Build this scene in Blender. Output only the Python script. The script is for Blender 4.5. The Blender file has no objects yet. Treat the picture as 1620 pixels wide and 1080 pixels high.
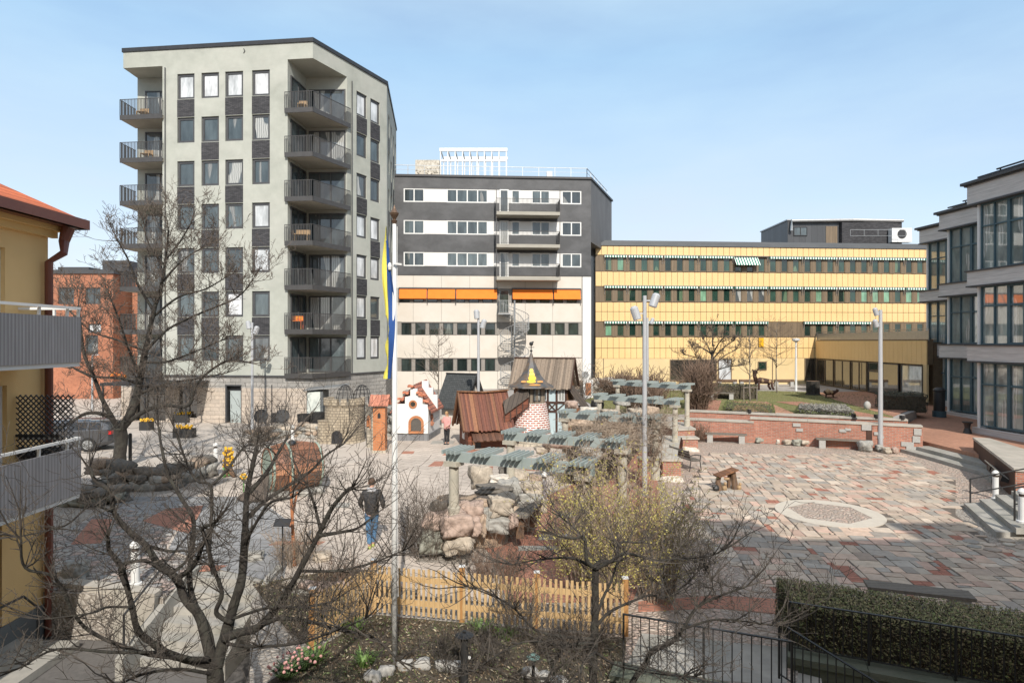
import bpy, math, random
from mathutils import Vector, Matrix, noise
PI=math.pi; R=math.radians
scene=bpy.context.scene; COL=scene.collection
CAMZ=5.2; FP=960.0
random.seed(7)
def P(px,py,Y): return Vector(((px-810)/FP*Y, Y, CAMZ-(py-540)/FP*Y))
def G(px,py,z=0.0):
    Y=FP*(CAMZ-z)/(py-540); return ((px-810)/FP*Y, Y)
CONV={}
def thing(name,label,cat,loc=(0,0,0),rz=0,group=None,world=False):
    o=bpy.data.objects.new(name,None); COL.objects.link(o)
    o.empty_display_size=.2
    o.location=loc; o.rotation_euler=(0,0,rz); o['label']=label; o['category']=cat
    if group: o['group']=group
    CONV[o.name]=(Vector(loc),rz) if world else None
    return o
def tag(o,label=None,cat=None,group=None,kind=None):
    if label: o['label']=label
    if cat: o['category']=cat
    if group: o['group']=group
    if kind: o['kind']=kind
    return o
def copy_tree(o,loc=None,rz=None,label=None,group=None,parent=None,scale=None):
    c=o.copy(); COL.objects.link(c)
    if parent: c.parent=parent
    if loc is not None: c.location=loc
    if rz is not None: c.rotation_euler=(0,0,rz)
    if scale is not None: c.scale=(scale,)*3 if not hasattr(scale,'__len__') else scale
    if label: c['label']=label
    if group: c['group']=group
    for ch in list(o.children): copy_tree(ch,parent=c)
    return c
class MB:
    def __init__(s): s.v=[]; s.f=[]; s.c=[]; s.uv={}; s.col=None
    def add(s,vs,fs,col=None,uvs=None):
        n=len(s.v); s.v.extend([tuple(p) for p in vs])
        for i,f in enumerate(fs):
            if uvs: s.uv[len(s.f)]=uvs[i]
            s.f.append(tuple(n+k for k in f)); s.c.append(col or s.col)
        return s
    def box(s,x0,x1,y0,y1,z0,z1,T=None,col=None):
        v=[(x0,y0,z0),(x1,y0,z0),(x1,y1,z0),(x0,y1,z0),(x0,y0,z1),(x1,y0,z1),(x1,y1,z1),(x0,y1,z1)]
        if T: v=[T@Vector(p) for p in v]
        return s.add(v,[(0,3,2,1),(4,5,6,7),(0,1,5,4),(1,2,6,5),(2,3,7,6),(3,0,4,7)],col)
    def cbox(s,c,sz,rz=0,rx=0,ry=0,col=None):
        T=Matrix.Translation(c)@Matrix.Rotation(rz,4,'Z')@Matrix.Rotation(ry,4,'Y')@Matrix.Rotation(rx,4,'X')
        a,b,d=sz[0]/2,sz[1]/2,sz[2]/2
        return s.box(-a,a,-b,b,-d,d,T,col)
    def prism(s,poly,z0,z1,bottom=True,top=True,col=None):
        n=len(poly); 
        ar=sum(poly[i][0]*poly[(i+1)%n][1]-poly[(i+1)%n][0]*poly[i][1] for i in range(n))
        if ar<0: poly=poly[::-1]
        v=[(p[0],p[1],z0) for p in poly]+[(p[0],p[1],z1) for p in poly]
        f=[(i,(i+1)%n,n+(i+1)%n,n+i) for i in range(n)]
        if top: f.append(tuple(range(n,2*n)))
        if bottom: f.append(tuple(range(n-1,-1,-1)))
        return s.add(v,f,col)
    def extr(s,poly,vec,col=None):
        n=len(poly); vec=Vector(vec)
        v=[Vector(p) for p in poly]+[Vector(p)+vec for p in poly]
        f=[(i,(i+1)%n,n+(i+1)%n,n+i) for i in range(n)]+[tuple(range(n,2*n)),tuple(range(n-1,-1,-1))]
        return s.add(v,f,col)
    def beam(s,p0,p1,w,h,col=None,roll=0):
        p0=Vector(p0);p1=Vector(p1); d=(p1-p0); L=d.length
        if L<1e-6: return s
        d/=L; up=Vector((0,0,1))
        if abs(d.z)>.98: up=Vector((0,1,0))
        sd=d.cross(up).normalized(); u=sd.cross(d)
        if roll:
            q=Matrix.Rotation(roll,3,d); sd=q@sd; u=q@u
        v=[]
        for p in (p0,p1):
            for a,b in ((-1,-1),(1,-1),(1,1),(-1,1)): v.append(p+sd*(a*w/2)+u*(b*h/2))
        return s.add(v,[(0,1,2,3),(7,6,5,4),(0,4,5,1),(1,5,6,2),(2,6,7,3),(3,7,4,0)],col)
    def tube(s,pts,rs,n=6,caps=True,col=None):
        pts=[Vector(p) for p in pts]; m=len(pts)
        if not hasattr(rs,'__len__'): rs=[rs]*m
        ref=None; v=[]
        for i in range(m):
            d=(pts[min(i+1,m-1)]-pts[max(i-1,0)])
            if d.length<1e-9: d=Vector((0,0,1))
            d.normalize()
            if ref is None: ref=Vector((1,0,0)) if abs(d.x)<.8 else Vector((0,1,0))
            a=d.cross(ref)
            if a.length<1e-6: a=d.orthogonal()
            a.normalize(); b=d.cross(a); ref=-b if False else a.cross(d)
            for k in range(n):
                t=2*PI*k/n; v.append(pts[i]+a*(math.cos(t)*rs[i])+b*(math.sin(t)*rs[i]))
        f=[]
        for i in range(m-1):
            for k in range(n): f.append((i*n+k,i*n+(k+1)%n,(i+1)*n+(k+1)%n,(i+1)*n+k))
        if caps: f.append(tuple(range(n-1,-1,-1))); f.append(tuple((m-1)*n+k for k in range(n)))
        return s.add(v,f,col)
    def lathe(s,prof,cx=0,cy=0,n=16,T=None,a0=0,a1=2*PI,col=None,nz=None):
        v=[];m=len(prof); full=abs(a1-a0-2*PI)<1e-6; nn=n if full else n+1
        for r,z in prof:
            for k in range(nn):
                t=a0+(a1-a0)*k/n; rr=r
                if nz: rr=r*(1+nz*noise.noise(Vector((math.cos(t)*2,math.sin(t)*2,z*2))))
                p=Vector((cx+rr*math.cos(t),cy+rr*math.sin(t),z)); v.append(T@p if T else p)
        f=[];uvs=[];rm=max(p[0] for p in prof)
        for i in range(m-1):
            for k in range(n):
                k2=(k+1)%nn
                f.append((i*nn+k,i*nn+k2,(i+1)*nn+k2,(i+1)*nn+k))
                u0=(a1-a0)*k/n*rm;u1=(a1-a0)*(k+1)/n*rm
                uvs.append([(u0,prof[i][1]),(u1,prof[i][1]),(u1,prof[i+1][1]),(u0,prof[i+1][1])])
        if full:
            f.append(tuple(range(nn-1,-1,-1))); f.append(tuple((m-1)*nn+k for k in range(nn)))
            uvs.append([(v[k][0],v[k][1]) for k in range(nn-1,-1,-1)]); uvs.append([(v[k][0],v[k][1]) for k in range(nn)])
        return s.add(v,f,col,uvs)
    def ball(s,c,r,n=10,col=None):
        c=Vector(c); sx,sy,sz=(r,r,r) if not hasattr(r,'__len__') else r
        m=max(4,n//2); prof=[(max(.001,math.sin(PI*i/m)),-math.cos(PI*i/m)) for i in range(m+1)]
        T=Matrix.Translation(c)@Matrix.Diagonal((sx,sy,sz,1))
        return s.lathe(prof,n=n,T=T,col=col)
    def out(s,name,mat,parent=None,smooth=False,uv=True,loc=None):
        me=bpy.data.meshes.new(name); vs=s.v
        cv=CONV.get(parent.name) if parent else None
        if loc is not None: vs=[(x-loc[0],y-loc[1],z-loc[2]) for x,y,z in vs]
        elif cv:
            (L,rz)=cv; c,sn=math.cos(-rz),math.sin(-rz)
            vs=[((x-L.x)*c-(y-L.y)*sn,(x-L.x)*sn+(y-L.y)*c,z-L.z) for x,y,z in vs]
        me.from_pydata(vs,[],s.f); me.update()
        if uv:
            ul=me.uv_layers.new(name='UVMap').data
            buf=[0.0]*(2*len(ul)); li=0
            for fi,f in enumerate(s.f):
                if fi in s.uv:
                    for q in s.uv[fi]: buf[li*2]=q[0];buf[li*2+1]=q[1];li+=1
                    continue
                nrm=me.polygons[fi].normal
                if abs(nrm.z)>.72:
                    for k in f: buf[li*2]=s.v[k][0];buf[li*2+1]=s.v[k][1];li+=1
                else:
                    L=math.hypot(nrm.x,nrm.y) or 1; tx,ty=-nrm.y/L,nrm.x/L
                    for k in f:
                        q=s.v[k]; buf[li*2]=q[0]*tx+q[1]*ty; buf[li*2+1]=q[2]/max(.3,math.sqrt(1-nrm.z**2)); li+=1
            ul.foreach_set('uv',buf)
        if any(c is not None for c in s.c):
            ca=me.color_attributes.new('Col','FLOAT_COLOR','CORNER'); buf=[]
            for f,c in zip(s.f,s.c):
                c=c or (1,1,1); buf.extend((c[0],c[1],c[2],1.0)*len(f))
            ca.data.foreach_set('color',buf)
        if smooth: me.polygons.foreach_set('use_smooth',[True]*len(me.polygons))
        o=bpy.data.objects.new(name,me); COL.objects.link(o)
        me.materials.append(mat)
        if loc is not None: o.location=loc
        if parent: o.parent=parent; CONV[o.name]=cv
        else: CONV[o.name]=None
        return o
class Fac:
    """vertical facade plane; U runs left to right for someone looking at it"""
    def __init__(s,a,b,z0=0):
        s.O=Vector((a[0],a[1],0)); d=Vector((b[0]-a[0],b[1]-a[1],0)); s.L=d.length; s.U=d/s.L
        s.N=Vector((s.U.y,-s.U.x,0)); s.Z=Vector((0,0,1))
    def p(s,u,v,d=0): return s.O+s.U*u+s.N*d+s.Z*v
    def u(s,px,d=0):
        k=(px-810)/FP; q=s.O+s.N*d
        return (k*q.y-q.x)/(s.U.x-k*s.U.y)
    def z(s,px,py,d=0):
        q=s.p(s.u(px,d),0,d); return CAMZ-(py-540)/FP*q.y
    def box(s,mb,u0,u1,v0,v1,d0,d1,col=None):
        a=[s.p(u,v,d) for v in (v0,v1) for (u,d) in ((u0,d1),(u1,d1),(u1,d0),(u0,d0))]
        return mb.add(a,[(0,3,2,1),(4,5,6,7),(0,1,5,4),(1,2,6,5),(2,3,7,6),(3,0,4,7)],col)
    def quad(s,mb,u0,u1,v0,v1,d=0,col=None):
        return mb.add([s.p(u0,v0,d),s.p(u1,v0,d),s.p(u1,v1,d),s.p(u0,v1,d)],[(0,1,2,3)],col)
    def wall(s,mb,u0,u1,v0,v1,holes=(),rec=.18,d=0):
        us=sorted(set([u0,u1]+[h[0] for h in holes]+[h[1] for h in holes])); vs=sorted(set([v0,v1]+[h[2] for h in holes]+[h[3] for h in holes]))
        us=[x for x in us if u0<=x<=u1]; vs=[x for x in vs if v0<=x<=v1]
        for j in range(len(vs)-1):
            run=None
            for i in range(len(us)-1):
                cu,cv=(us[i]+us[i+1])/2,(vs[j]+vs[j+1])/2
                hole=any(h[0]<cu<h[1] and h[2]<cv<h[3] for h in holes)
                if hole:
                    if run is not None: s.quad(mb,run,us[i],vs[j],vs[j+1],d); run=None
                elif run is None: run=us[i]
            if run is not None: s.quad(mb,run,us[-1],vs[j],vs[j+1],d)
        for (a,b,c,e) in holes:
            q=lambda u,v,dd: s.p(u,v,d+dd)
            mb.add([q(a,c,0),q(a,e,0),q(a,e,-rec),q(a,c,-rec)],[(0,1,2,3)])
            mb.add([q(b,c,0),q(b,c,-rec),q(b,e,-rec),q(b,e,0)],[(0,1,2,3)])
            mb.add([q(a,c,0),q(a,c,-rec),q(b,c,-rec),q(b,c,0)],[(0,1,2,3)])
            mb.add([q(a,e,0),q(b,e,0),q(b,e,-rec),q(a,e,-rec)],[(0,1,2,3)])
    def window(s,parent,u0,u1,v0,v1,fm,pm,fw=.06,rec=.1,mull=(),trans=(),name='window',th=.05,label=None,base=0):
        m=MB(); a,b=base-rec-.02,base-rec+th
        s.box(m,u0,u1,v0,v0+fw,a,b); s.box(m,u0,u1,v1-fw,v1,a,b)
        s.box(m,u0,u0+fw,v0+fw,v1-fw,a,b); s.box(m,u1-fw,u1,v0+fw,v1-fw,a,b)
        for k in mull:
            c=u0+(u1-u0)*k; s.box(m,c-fw/2,c+fw/2,v0+fw,v1-fw,a,b-.004)
        for k in trans:
            c=v0+(v1-v0)*k; s.box(m,u0+fw,u1-fw,c-fw/2,c+fw/2,a,b-.008)
        o=m.out(name,fm,parent)
        if label: o['label']=label
        g=MB(); s.quad(g,u0+fw*.4,u1-fw*.4,v0+fw*.4,v1-fw*.4,base-rec+.005)
        g.out('pane',pm,o); return o
def _u():pass
def bars(mb,p0,p1,z0,z1,sp=.11,r=.012,rail=.02,low=.08,pitch=None):
    """railing of vertical bars between two plan points (z may slope via 3-vectors)"""
    p0=Vector(p0);p1=Vector(p1); d=p1-p0; L=d.length; n=max(1,int(L/sp))
    for i in range(n+1):
        q=p0+d*(i/n); mb.beam((q.x,q.y,q.z+z0+low),(q.x,q.y,q.z+z1),r*2,r*2)
    mb.beam((p0.x,p0.y,p0.z+z1),(p1.x,p1.y,p1.z+z1),rail*2,rail*1.6)
    mb.beam((p0.x,p0.y,p0.z+z0+low),(p1.x,p1.y,p1.z+z0+low),rail*1.4,rail*1.2)
def nt(name):
    m=bpy.data.materials.new(name); m.use_nodes=True; t=m.node_tree
    return m,t,t.nodes['Principled BSDF']
def L(t,a,b): t.links.new(a,b)
def rgba(c): return (c[0],c[1],c[2],1)
def coords(t,kind='Object'):
    n=t.nodes.new('ShaderNodeTexCoord'); return n.outputs[kind]
def nz(t,vec,scale,detail=4,rough=.6):
    n=t.nodes.new('ShaderNodeTexNoise'); n.inputs['Scale'].default_value=scale; n.inputs['Detail'].default_value=detail; n.inputs['Roughness'].default_value=rough
    if vec: L(t,vec,n.inputs['Vector'])
    return n.outputs['Fac']
def ramp(t,fac,stops):
    n=t.nodes.new('ShaderNodeValToRGB'); e=n.color_ramp.elements
    while len(e)<len(stops): e.new(.5)
    for k,(p,c) in enumerate(stops): e[k].position=p; e[k].color=rgba(c)
    L(t,fac,n.inputs['Fac']); return n.outputs['Color']
def mix(t,fac,a,b,mode='MIX'):
    n=t.nodes.new('ShaderNodeMix'); n.data_type='RGBA'; n.blend_type=mode
    for s,x in ((n.inputs['Factor'],fac),(n.inputs[6],a),(n.inputs[7],b)):
        if hasattr(x,'is_linked'): L(t,x,s)
        elif hasattr(x,'__len__'): s.default_value=rgba(x)
        else: s.default_value=x
    return n.outputs[2]
def bump(t,b,h,strength=.4,dist=.02):
    n=t.nodes.new('ShaderNodeBump'); n.inputs['Strength'].default_value=strength; n.inputs['Distance'].default_value=dist
    L(t,h,n.inputs['Height']); L(t,n.outputs['Normal'],b.inputs['Normal'])
def mk(name,c1,c2=None,scale=3,rough=.8,bp=.0,bs=20,metal=0,spec=.5,big=None,stretch=None,dist=.02):
    """noise-mottled plain material; big = (colour,scale,amount) large stains"""
    m,t,b=nt(name); c2=c2 or tuple(x*.8 for x in c1); co=coords(t)
    if stretch:
        mp=t.nodes.new('ShaderNodeMapping'); mp.inputs['Scale'].default_value=stretch; L(t,co,mp.inputs['Vector']); co=mp.outputs['Vector']
    f=nz(t,co,scale,6); col=ramp(t,f,[(.3,c1),(.7,c2)])
    if big:
        f2=nz(t,co,big[1],5,.65); n=t.nodes.new('ShaderNodeMapRange'); n.inputs[1].default_value=.45; n.inputs[2].default_value=.75; n.inputs[4].default_value=big[2]; L(t,f2,n.inputs[0]); col=mix(t,n.outputs[0],col,big[0])
    L(t,col,b.inputs['Base Color']); b.inputs['Roughness'].default_value=rough; b.inputs['Metallic'].default_value=metal; b.inputs['Specular IOR Level'].default_value=spec
    if bp: bump(t,b,nz(t,co,bs,5),bp,dist)
    return m
def brick(name,c1,c2,mortar,bw=.25,bh=.075,mw=.01,off=.5,rough=.85,bp=.6,rot=0,wob=0,rnd=0,var=.35):
    m,t,b=nt(name); co=coords(t,'UV')
    mp=t.nodes.new('ShaderNodeMapping'); mp.inputs['Rotation'].default_value=(0,0,rot); L(t,co,mp.inputs['Vector']); v=mp.outputs['Vector']
    if wob:
        n=t.nodes.new('ShaderNodeTexNoise'); n.inputs['Scale'].default_value=1.5/bw; L(t,v,n.inputs['Vector'])
        v=mix(t,wob,v,n.outputs['Color'],'ADD')
    k=t.nodes.new('ShaderNodeTexBrick'); L(t,v,k.inputs['Vector']); k.offset=off
    k.inputs['Scale'].default_value=1; k.inputs['Brick Width'].default_value=bw; k.inputs['Row Height'].default_value=bh; k.inputs['Mortar Size'].default_value=mw; k.inputs['Mortar Smooth'].default_value=.2
    k.inputs['Color1'].default_value=rgba(c1);k.inputs['Color2'].default_value=rgba(c2);k.inputs['Mortar'].default_value=rgba(mortar); k.inputs['Bias'].default_value=rnd
    f=nz(t,co,6,6); col=mix(t,var,k.outputs['Color'],ramp(t,f,[(.3,(.35,.35,.35)),(.7,(1.25,1.25,1.25))]),'MULTIPLY')
    f2=nz(t,co,.35,5); col=mix(t,.45,col,ramp(t,f2,[(.35,(.6,.6,.6)),(.65,(1.2,1.2,1.2))]),'MULTIPLY')
    L(t,col,b.inputs['Base Color']); b.inputs['Roughness'].default_value=rough
    inv=t.nodes.new('ShaderNodeMath'); inv.operation='SUBTRACT'; inv.inputs[0].default_value=1; L(t,k.outputs['Fac'],inv.inputs[1])
    ad=t.nodes.new('ShaderNodeMath'); ad.operation='MULTIPLY_ADD'; L(t,nz(t,co,25,4),ad.inputs[0]); ad.inputs[1].default_value=.5; L(t,inv.outputs[0],ad.inputs[2])
    bump(t,b,ad.outputs[0],bp,.012); return m
def cobble(name,cols,scale=6,mortar=(.12,.1,.085),rnd=1,bp=1):
    m,t,b=nt(name); co=coords(t,'UV')
    n=t.nodes.new('ShaderNodeTexNoise'); n.inputs['Scale'].default_value=1.3; L(t,co,n.inputs['Vector']); v=mix(t,.25,co,n.outputs['Color'],'ADD')
    a=t.nodes.new('ShaderNodeTexVoronoi'); a.inputs['Scale'].default_value=scale; a.inputs['Randomness'].default_value=rnd; L(t,v,a.inputs['Vector'])
    e=t.nodes.new('ShaderNodeTexVoronoi'); e.feature='DISTANCE_TO_EDGE'; e.inputs['Scale'].default_value=scale; e.inputs['Randomness'].default_value=rnd; L(t,v,e.inputs['Vector'])
    sep=t.nodes.new('ShaderNodeSeparateColor'); L(t,a.outputs['Color'],sep.inputs[0])
    st=[(i/len(cols),c) for i,c in enumerate(cols)]; col=ramp(t,sep.outputs[0],st)
    col=mix(t,.5,col,ramp(t,nz(t,co,14,6),[(.3,(.6,.6,.6)),(.7,(1.2,1.2,1.2))]),'MULTIPLY')
    mr=t.nodes.new('ShaderNodeMapRange'); mr.inputs[1].default_value=.03; mr.inputs[2].default_value=.12; L(t,e.outputs['Distance'],mr.inputs[0])
    col=mix(t,mr.outputs[0],mortar,col); L(t,col,b.inputs['Base Color']); b.inputs['Roughness'].default_value=.8
    mr2=t.nodes.new('ShaderNodeMapRange'); mr2.inputs[1].default_value=0; mr2.inputs[2].default_value=.3; L(t,e.outputs['Distance'],mr2.inputs[0])
    bump(t,b,mr2.outputs[0],bp,.03); return m
def vcol(name,rough=.8,bp=.4,bs=18,amt=.5,sc=9,metal=0):
    m,t,b=nt(name); a=t.nodes.new('ShaderNodeAttribute'); a.attribute_name='Col'; co=coords(t)
    col=mix(t,amt,a.outputs['Color'],ramp(t,nz(t,co,sc,6,.65),[(.3,(.55,.55,.55)),(.7,(1.3,1.3,1.3))]),'MULTIPLY')
    L(t,col,b.inputs['Base Color']); b.inputs['Roughness'].default_value=rough; b.inputs['Metallic'].default_value=metal
    if bp: bump(t,b,nz(t,co,bs,6),bp,.02)
    return m
def stripes(name,c1,c2,pitch,rough=.7,duty=.5,bp=0,axis=0,metal=0,soft=.02,var=.25,vs=(8,8,.6),spec=.5):
    m,t,b=nt(name); co=coords(t,'UV'); s=t.nodes.new('ShaderNodeSeparateXYZ'); L(t,co,s.inputs[0])
    d=t.nodes.new('ShaderNodeMath'); d.operation='DIVIDE'; L(t,s.outputs[axis],d.inputs[0]); d.inputs[1].default_value=pitch
    f=t.nodes.new('ShaderNodeMath'); f.operation='FRACT'; L(t,d.outputs[0],f.inputs[0])
    col=ramp(t,f.outputs[0],[(0,c1),(max(0,duty-soft),c1),(min(1,duty+soft),c2),(1,c2)])
    fl=t.nodes.new('ShaderNodeMath'); fl.operation='FLOOR'; L(t,d.outputs[0],fl.inputs[0])
    wn=t.nodes.new('ShaderNodeTexWhiteNoise'); wn.noise_dimensions='1D'; L(t,fl.outputs[0],wn.inputs['W'])
    col=mix(t,var,col,ramp(t,wn.outputs['Value'],[(0,(.35,.35,.35)),(1,(1.5,1.5,1.5))]),'MULTIPLY')
    mp=t.nodes.new('ShaderNodeMapping'); mp.inputs['Scale'].default_value=vs; L(t,coords(t),mp.inputs['Vector'])
    col=mix(t,.5,col,ramp(t,nz(t,mp.outputs[0],2,6),[(.3,(.6,.6,.6)),(.7,(1.25,1.25,1.25))]),'MULTIPLY')
    L(t,col,b.inputs['Base Color']); b.inputs['Roughness'].default_value=rough; b.inputs['Metallic'].default_value=metal; b.inputs['Specular IOR Level'].default_value=spec
    if bp: bump(t,b,col,bp,.02)
    return m
def glass(name,c1,c2,rough=.03,spec=.8,ior=1.6,curtain=None,wave=.0):
    """window glass with a dim room (and curtains) behind, differing from pane to pane"""
    m,t,b=nt(name); oi=t.nodes.new('ShaderNodeObjectInfo'); co=coords(t,'UV')
    col=ramp(t,oi.outputs['Random'],[(0,c1),(1,c2)])
    mp=t.nodes.new('ShaderNodeMapping'); mp.inputs['Scale'].default_value=(1.3,.35,1); L(t,co,mp.inputs['Vector'])
    col=mix(t,.55,col,ramp(t,nz(t,mp.outputs[0],1.6,3),[(.35,(.35,.35,.35)),(.65,(1.5,1.5,1.5))]),'MULTIPLY')
    if curtain:
        s=t.nodes.new('ShaderNodeTexWave'); s.inputs['Scale'].default_value=2.2; s.inputs['Distortion'].default_value=3; L(t,co,s.inputs['Vector'])
        n=t.nodes.new('ShaderNodeMapRange'); n.inputs[1].default_value=curtain[1]; n.inputs[2].default_value=curtain[1]+.02; L(t,nz(t,mp.outputs[0],.9,0),n.inputs[0])
        cc=ramp(t,s.outputs['Fac'],[(0,tuple(x*.5 for x in curtain[0])),(1,curtain[0])]); col=mix(t,n.outputs[0],col,cc)
    L(t,col,b.inputs['Base Color']); b.inputs['Roughness'].default_value=rough; b.inputs['IOR'].default_value=ior; b.inputs['Specular IOR Level'].default_value=spec
    if wave: bump(t,b,nz(t,coords(t),.8,1),wave,.02)
    return m
M={}
M['stucco']=mk('tower_plaster',(.40,.41,.36),(.305,.315,.275),.9,.9,.4,30,big=((.46,.455,.41),.22,.8))
M['ceil']=mk('balcony_soffit',(.36,.34,.29),(.3,.28,.24),1,.9)
M['black']=mk('black_metal',(.018,.018,.02),(.03,.03,.032),4,.45)
M['rail']=mk('charcoal_railing',(.045,.042,.04),(.06,.057,.055),4,.5)
M['frame']=mk('grey_window_frame',(.05,.05,.052),(.065,.065,.068),4,.5)
M['dbrick']=brick('dark_brick',(.035,.035,.039),(.08,.078,.083),(.012,.012,.013),.27,.065,.008)
M['blind']=glass('pane_blind',(.5,.52,.525),(.6,.6,.6),.08,.6)
M['glass']=glass('pane_dark',(.03,.038,.042),(.10,.125,.13),curtain=((.25,.25,.235),.72))
M['glass2']=glass('pane_curtain',(.06,.07,.075),(.12,.13,.13),curtain=((.45,.45,.42),.5))
M['stone_rough']=brick('grey_rough_stone',(.36,.34,.31),(.27,.26,.24),(.16,.15,.14),.7,.26,.012,bp=1)
M['stone_sand']=brick('sandstone_blocks',(.50,.42,.34),(.42,.36,.30),(.26,.22,.19),.6,.25,.010,bp=.7)
M['doorgrey']=mk('grey_door',(.36,.4,.39),(.33,.37,.36),2,.5)
M['dark_clad']=mk('charcoal_render',(.04,.041,.043),(.065,.066,.069),.7,.55,big=((.15,.15,.155),.35,.35),stretch=(1,1,1.5))
M['dark_clad2']=mk('charcoal_side_render',(.08,.08,.082),(.12,.12,.122),.7,.7,big=((.2,.2,.2),.3,.4),stretch=(1,1,.4))
M['cream']=mk('cream_stone_panel',(.60,.555,.49),(.555,.51,.445),.8,.85,big=((.52,.45,.37),.5,.6))
M['white']=mk('white_paint',(.64,.63,.605),(.6,.59,.565),2,.6)
M['whiteframe']=mk('white_frame',(.66,.66,.645),(.62,.62,.6),3,.5)
M['orange']=mk('orange_canvas',(.85,.2,.015),(.78,.17,.01),2,.8)
M['gframe']=mk('grey_pillar',(.26,.24,.21),(.2,.18,.16),6,.7)
M['galv']=mk('galvanised_steel',(.42,.43,.43),(.34,.35,.35),5,.4,metal=.6)
M['alu']=mk('grey_lamp_metal',(.50,.51,.52),(.44,.45,.46),2,.4,metal=.3)
M['yellow']=mk('yellow_enamel_panel',(.71,.50,.24),(.665,.46,.21),.6,.35)
M['yback']=mk('dark_bronze',(.12,.085,.05),(.16,.115,.07),3,.6)
M['bronze']=stripes('bronze_corrugated',(.21,.15,.09),(.11,.08,.05),.1,.5)
M['gglass']=glass('pane_green',(.008,.022,.016),(.03,.07,.05),curtain=((.13,.2,.12),.66))
M['dglass']=glass('pane_dim',(.012,.018,.017),(.035,.05,.045),curtain=((.16,.18,.16),.66))
M['gglass2']=glass('pane_green_blind',(.12,.26,.17),(.2,.34,.22),.1)
M['stripe']=stripes('green_striped_canvas',(.0,.16,.10),(.75,.76,.72),.26,.8,var=0)
M['roofgrey']=mk('roof_sheet',(.10,.105,.11),(.08,.085,.09),1,.5)
M['ystucco']=mk('pale_yellow_render',(.62,.48,.26),(.57,.43,.22),.8,.9,.2,30,big=((.5,.4,.24),.5,.5))
M['plant_room']=stripes('black_standing_seam',(.06,.062,.066),(.035,.035,.038),.6,.4,duty=.94)
M['bglass']=glass('pane_tinted_lobby',(.03,.028,.022),(.06,.05,.04),spec=1.0,ior=1.8)
M['teal']=mk('teal_frame',(.045,.095,.12),(.055,.11,.135),3,.45)
M['greyboard']=stripes('grey_boarding',(.54,.515,.49),(.36,.345,.33),.42,.7,duty=.95,axis=1,var=.08,vs=(.6,.6,9))
M['rglass']=glass('pane_office',(.16,.20,.185),(.32,.36,.33),spec=1.0,ior=2.0,curtain=((.5,.52,.48),.6),wave=.03)  # base colour lightened to stand in for sky reflected in the panes
M['ochre']=mk('ochre_render',(.70,.48,.22),(.65,.44,.20),.7,.9,.3,40,big=((.55,.35,.13),.3,.4))
M['ochre2']=mk('ochre_moulding',(.68,.47,.20),(.62,.42,.18),1,.9)
M['maroon']=mk('maroon_gutter',(.12,.035,.022),(.15,.045,.028),3,.4)
M['tile']=stripes('orange_roof_tiles',(.55,.14,.05),(.30,.07,.03),.2,.8,duty=.8,soft=.15)
M['corr']=stripes('grey_corrugated_sheet',(.24,.24,.25),(.15,.15,.16),.075,.5,soft=.25,duty=.5,var=.05)
M['plinth']=mk('grey_plinth',(.13,.14,.145),(.11,.12,.12),2,.8)
M['rbrick']=brick('red_brick_far',(.44,.17,.09),(.36,.13,.07),(.36,.2,.13),.25,.08,.008)
M['wbrick']=brick('red_brick_wall',(.50,.20,.125),(.38,.14,.09),(.36,.29,.24),.24,.075,.012,wob=.012)
M['cap']=mk('concrete_coping',(.46,.42,.36),(.34,.31,.265),2,.9,.5,15,big=((.22,.22,.18),.8,.6))
M['conc']=mk('weathered_concrete_column',(.46,.42,.34),(.36,.33,.27),3,.9,.5,20,big=((.25,.25,.2),1.5,.5))
M['steps']=mk('stair_concrete',(.38,.36,.32),(.27,.26,.235),3,.9,.4,20,big=((.18,.18,.14),1.2,.6))
M['asphalt']=mk('asphalt',(.085,.08,.075),(.13,.122,.115),14,.9,.4,80,big=((.17,.16,.15),.25,.6))
M['street']=mk('street_paving',(.50,.445,.385),(.43,.38,.33),1.2,.9,.3,30,big=((.36,.32,.28),.15,.6))
M['slabs']=brick('concrete_slabs',(.54,.47,.40),(.49,.425,.36),(.2,.165,.14),.75,.42,.012,rot=R(28),bp=.5,var=.25)
M['dslabs']=brick('grey_path_slabs',(.30,.30,.30),(.25,.25,.25),(.1,.1,.09),.7,.5,.015,rot=R(10),bp=.5)
M['pbrick']=brick('paving_brick',(.46,.20,.135),(.38,.17,.11),(.22,.15,.11),.25,.12,.01,rot=R(15),bp=.4)
M['terrace']=brick('terrace_brick',(.44,.22,.14),(.38,.19,.12),(.3,.2,.14),.22,.11,.006,rot=R(5),bp=.3)
M['cob']=cobble('cobbles',[(.47,.35,.28),(.55,.46,.38),(.40,.34,.29),(.58,.42,.34),(.40,.33,.28)],8.5,(.30,.24,.19))
M['setts']=cobble('setts',[(.36,.32,.27),(.42,.38,.33),(.33,.30,.26)],10,(.2,.17,.14),bp=.6)
M['cobL']=cobble('large_cobbles',[(.36,.33,.29),(.42,.38,.34),(.30,.31,.30),(.42,.31,.26),(.27,.26,.25)],5)
M['grout']=mk('sand_joint',(.10,.08,.065),(.15,.125,.10),12,.95,.4,60)
M['flag']=vcol('flagstone',.75,.5,25,.45,5)
M['rock']=vcol('granite',.85,1,9,.85,7)
M['soil']=mk('soil',(.055,.042,.03),(.10,.075,.05),8,.95,.9,25,big=((.06,.075,.03),1.2,.7),dist=.05)
M['grass']=mk('lawn',(.12,.135,.04),(.18,.17,.06),6,.95,.6,60,big=((.19,.16,.07),.6,.6),dist=.04)
M['path']=mk('gravel_path',(.35,.33,.31),(.29,.275,.26),3,.9,.3,40)
M['bark']=mk('bark',(.016,.013,.011),(.042,.036,.03),9,.95,.9,30,dist=.03,big=((.085,.088,.068),6,.55))
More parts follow.
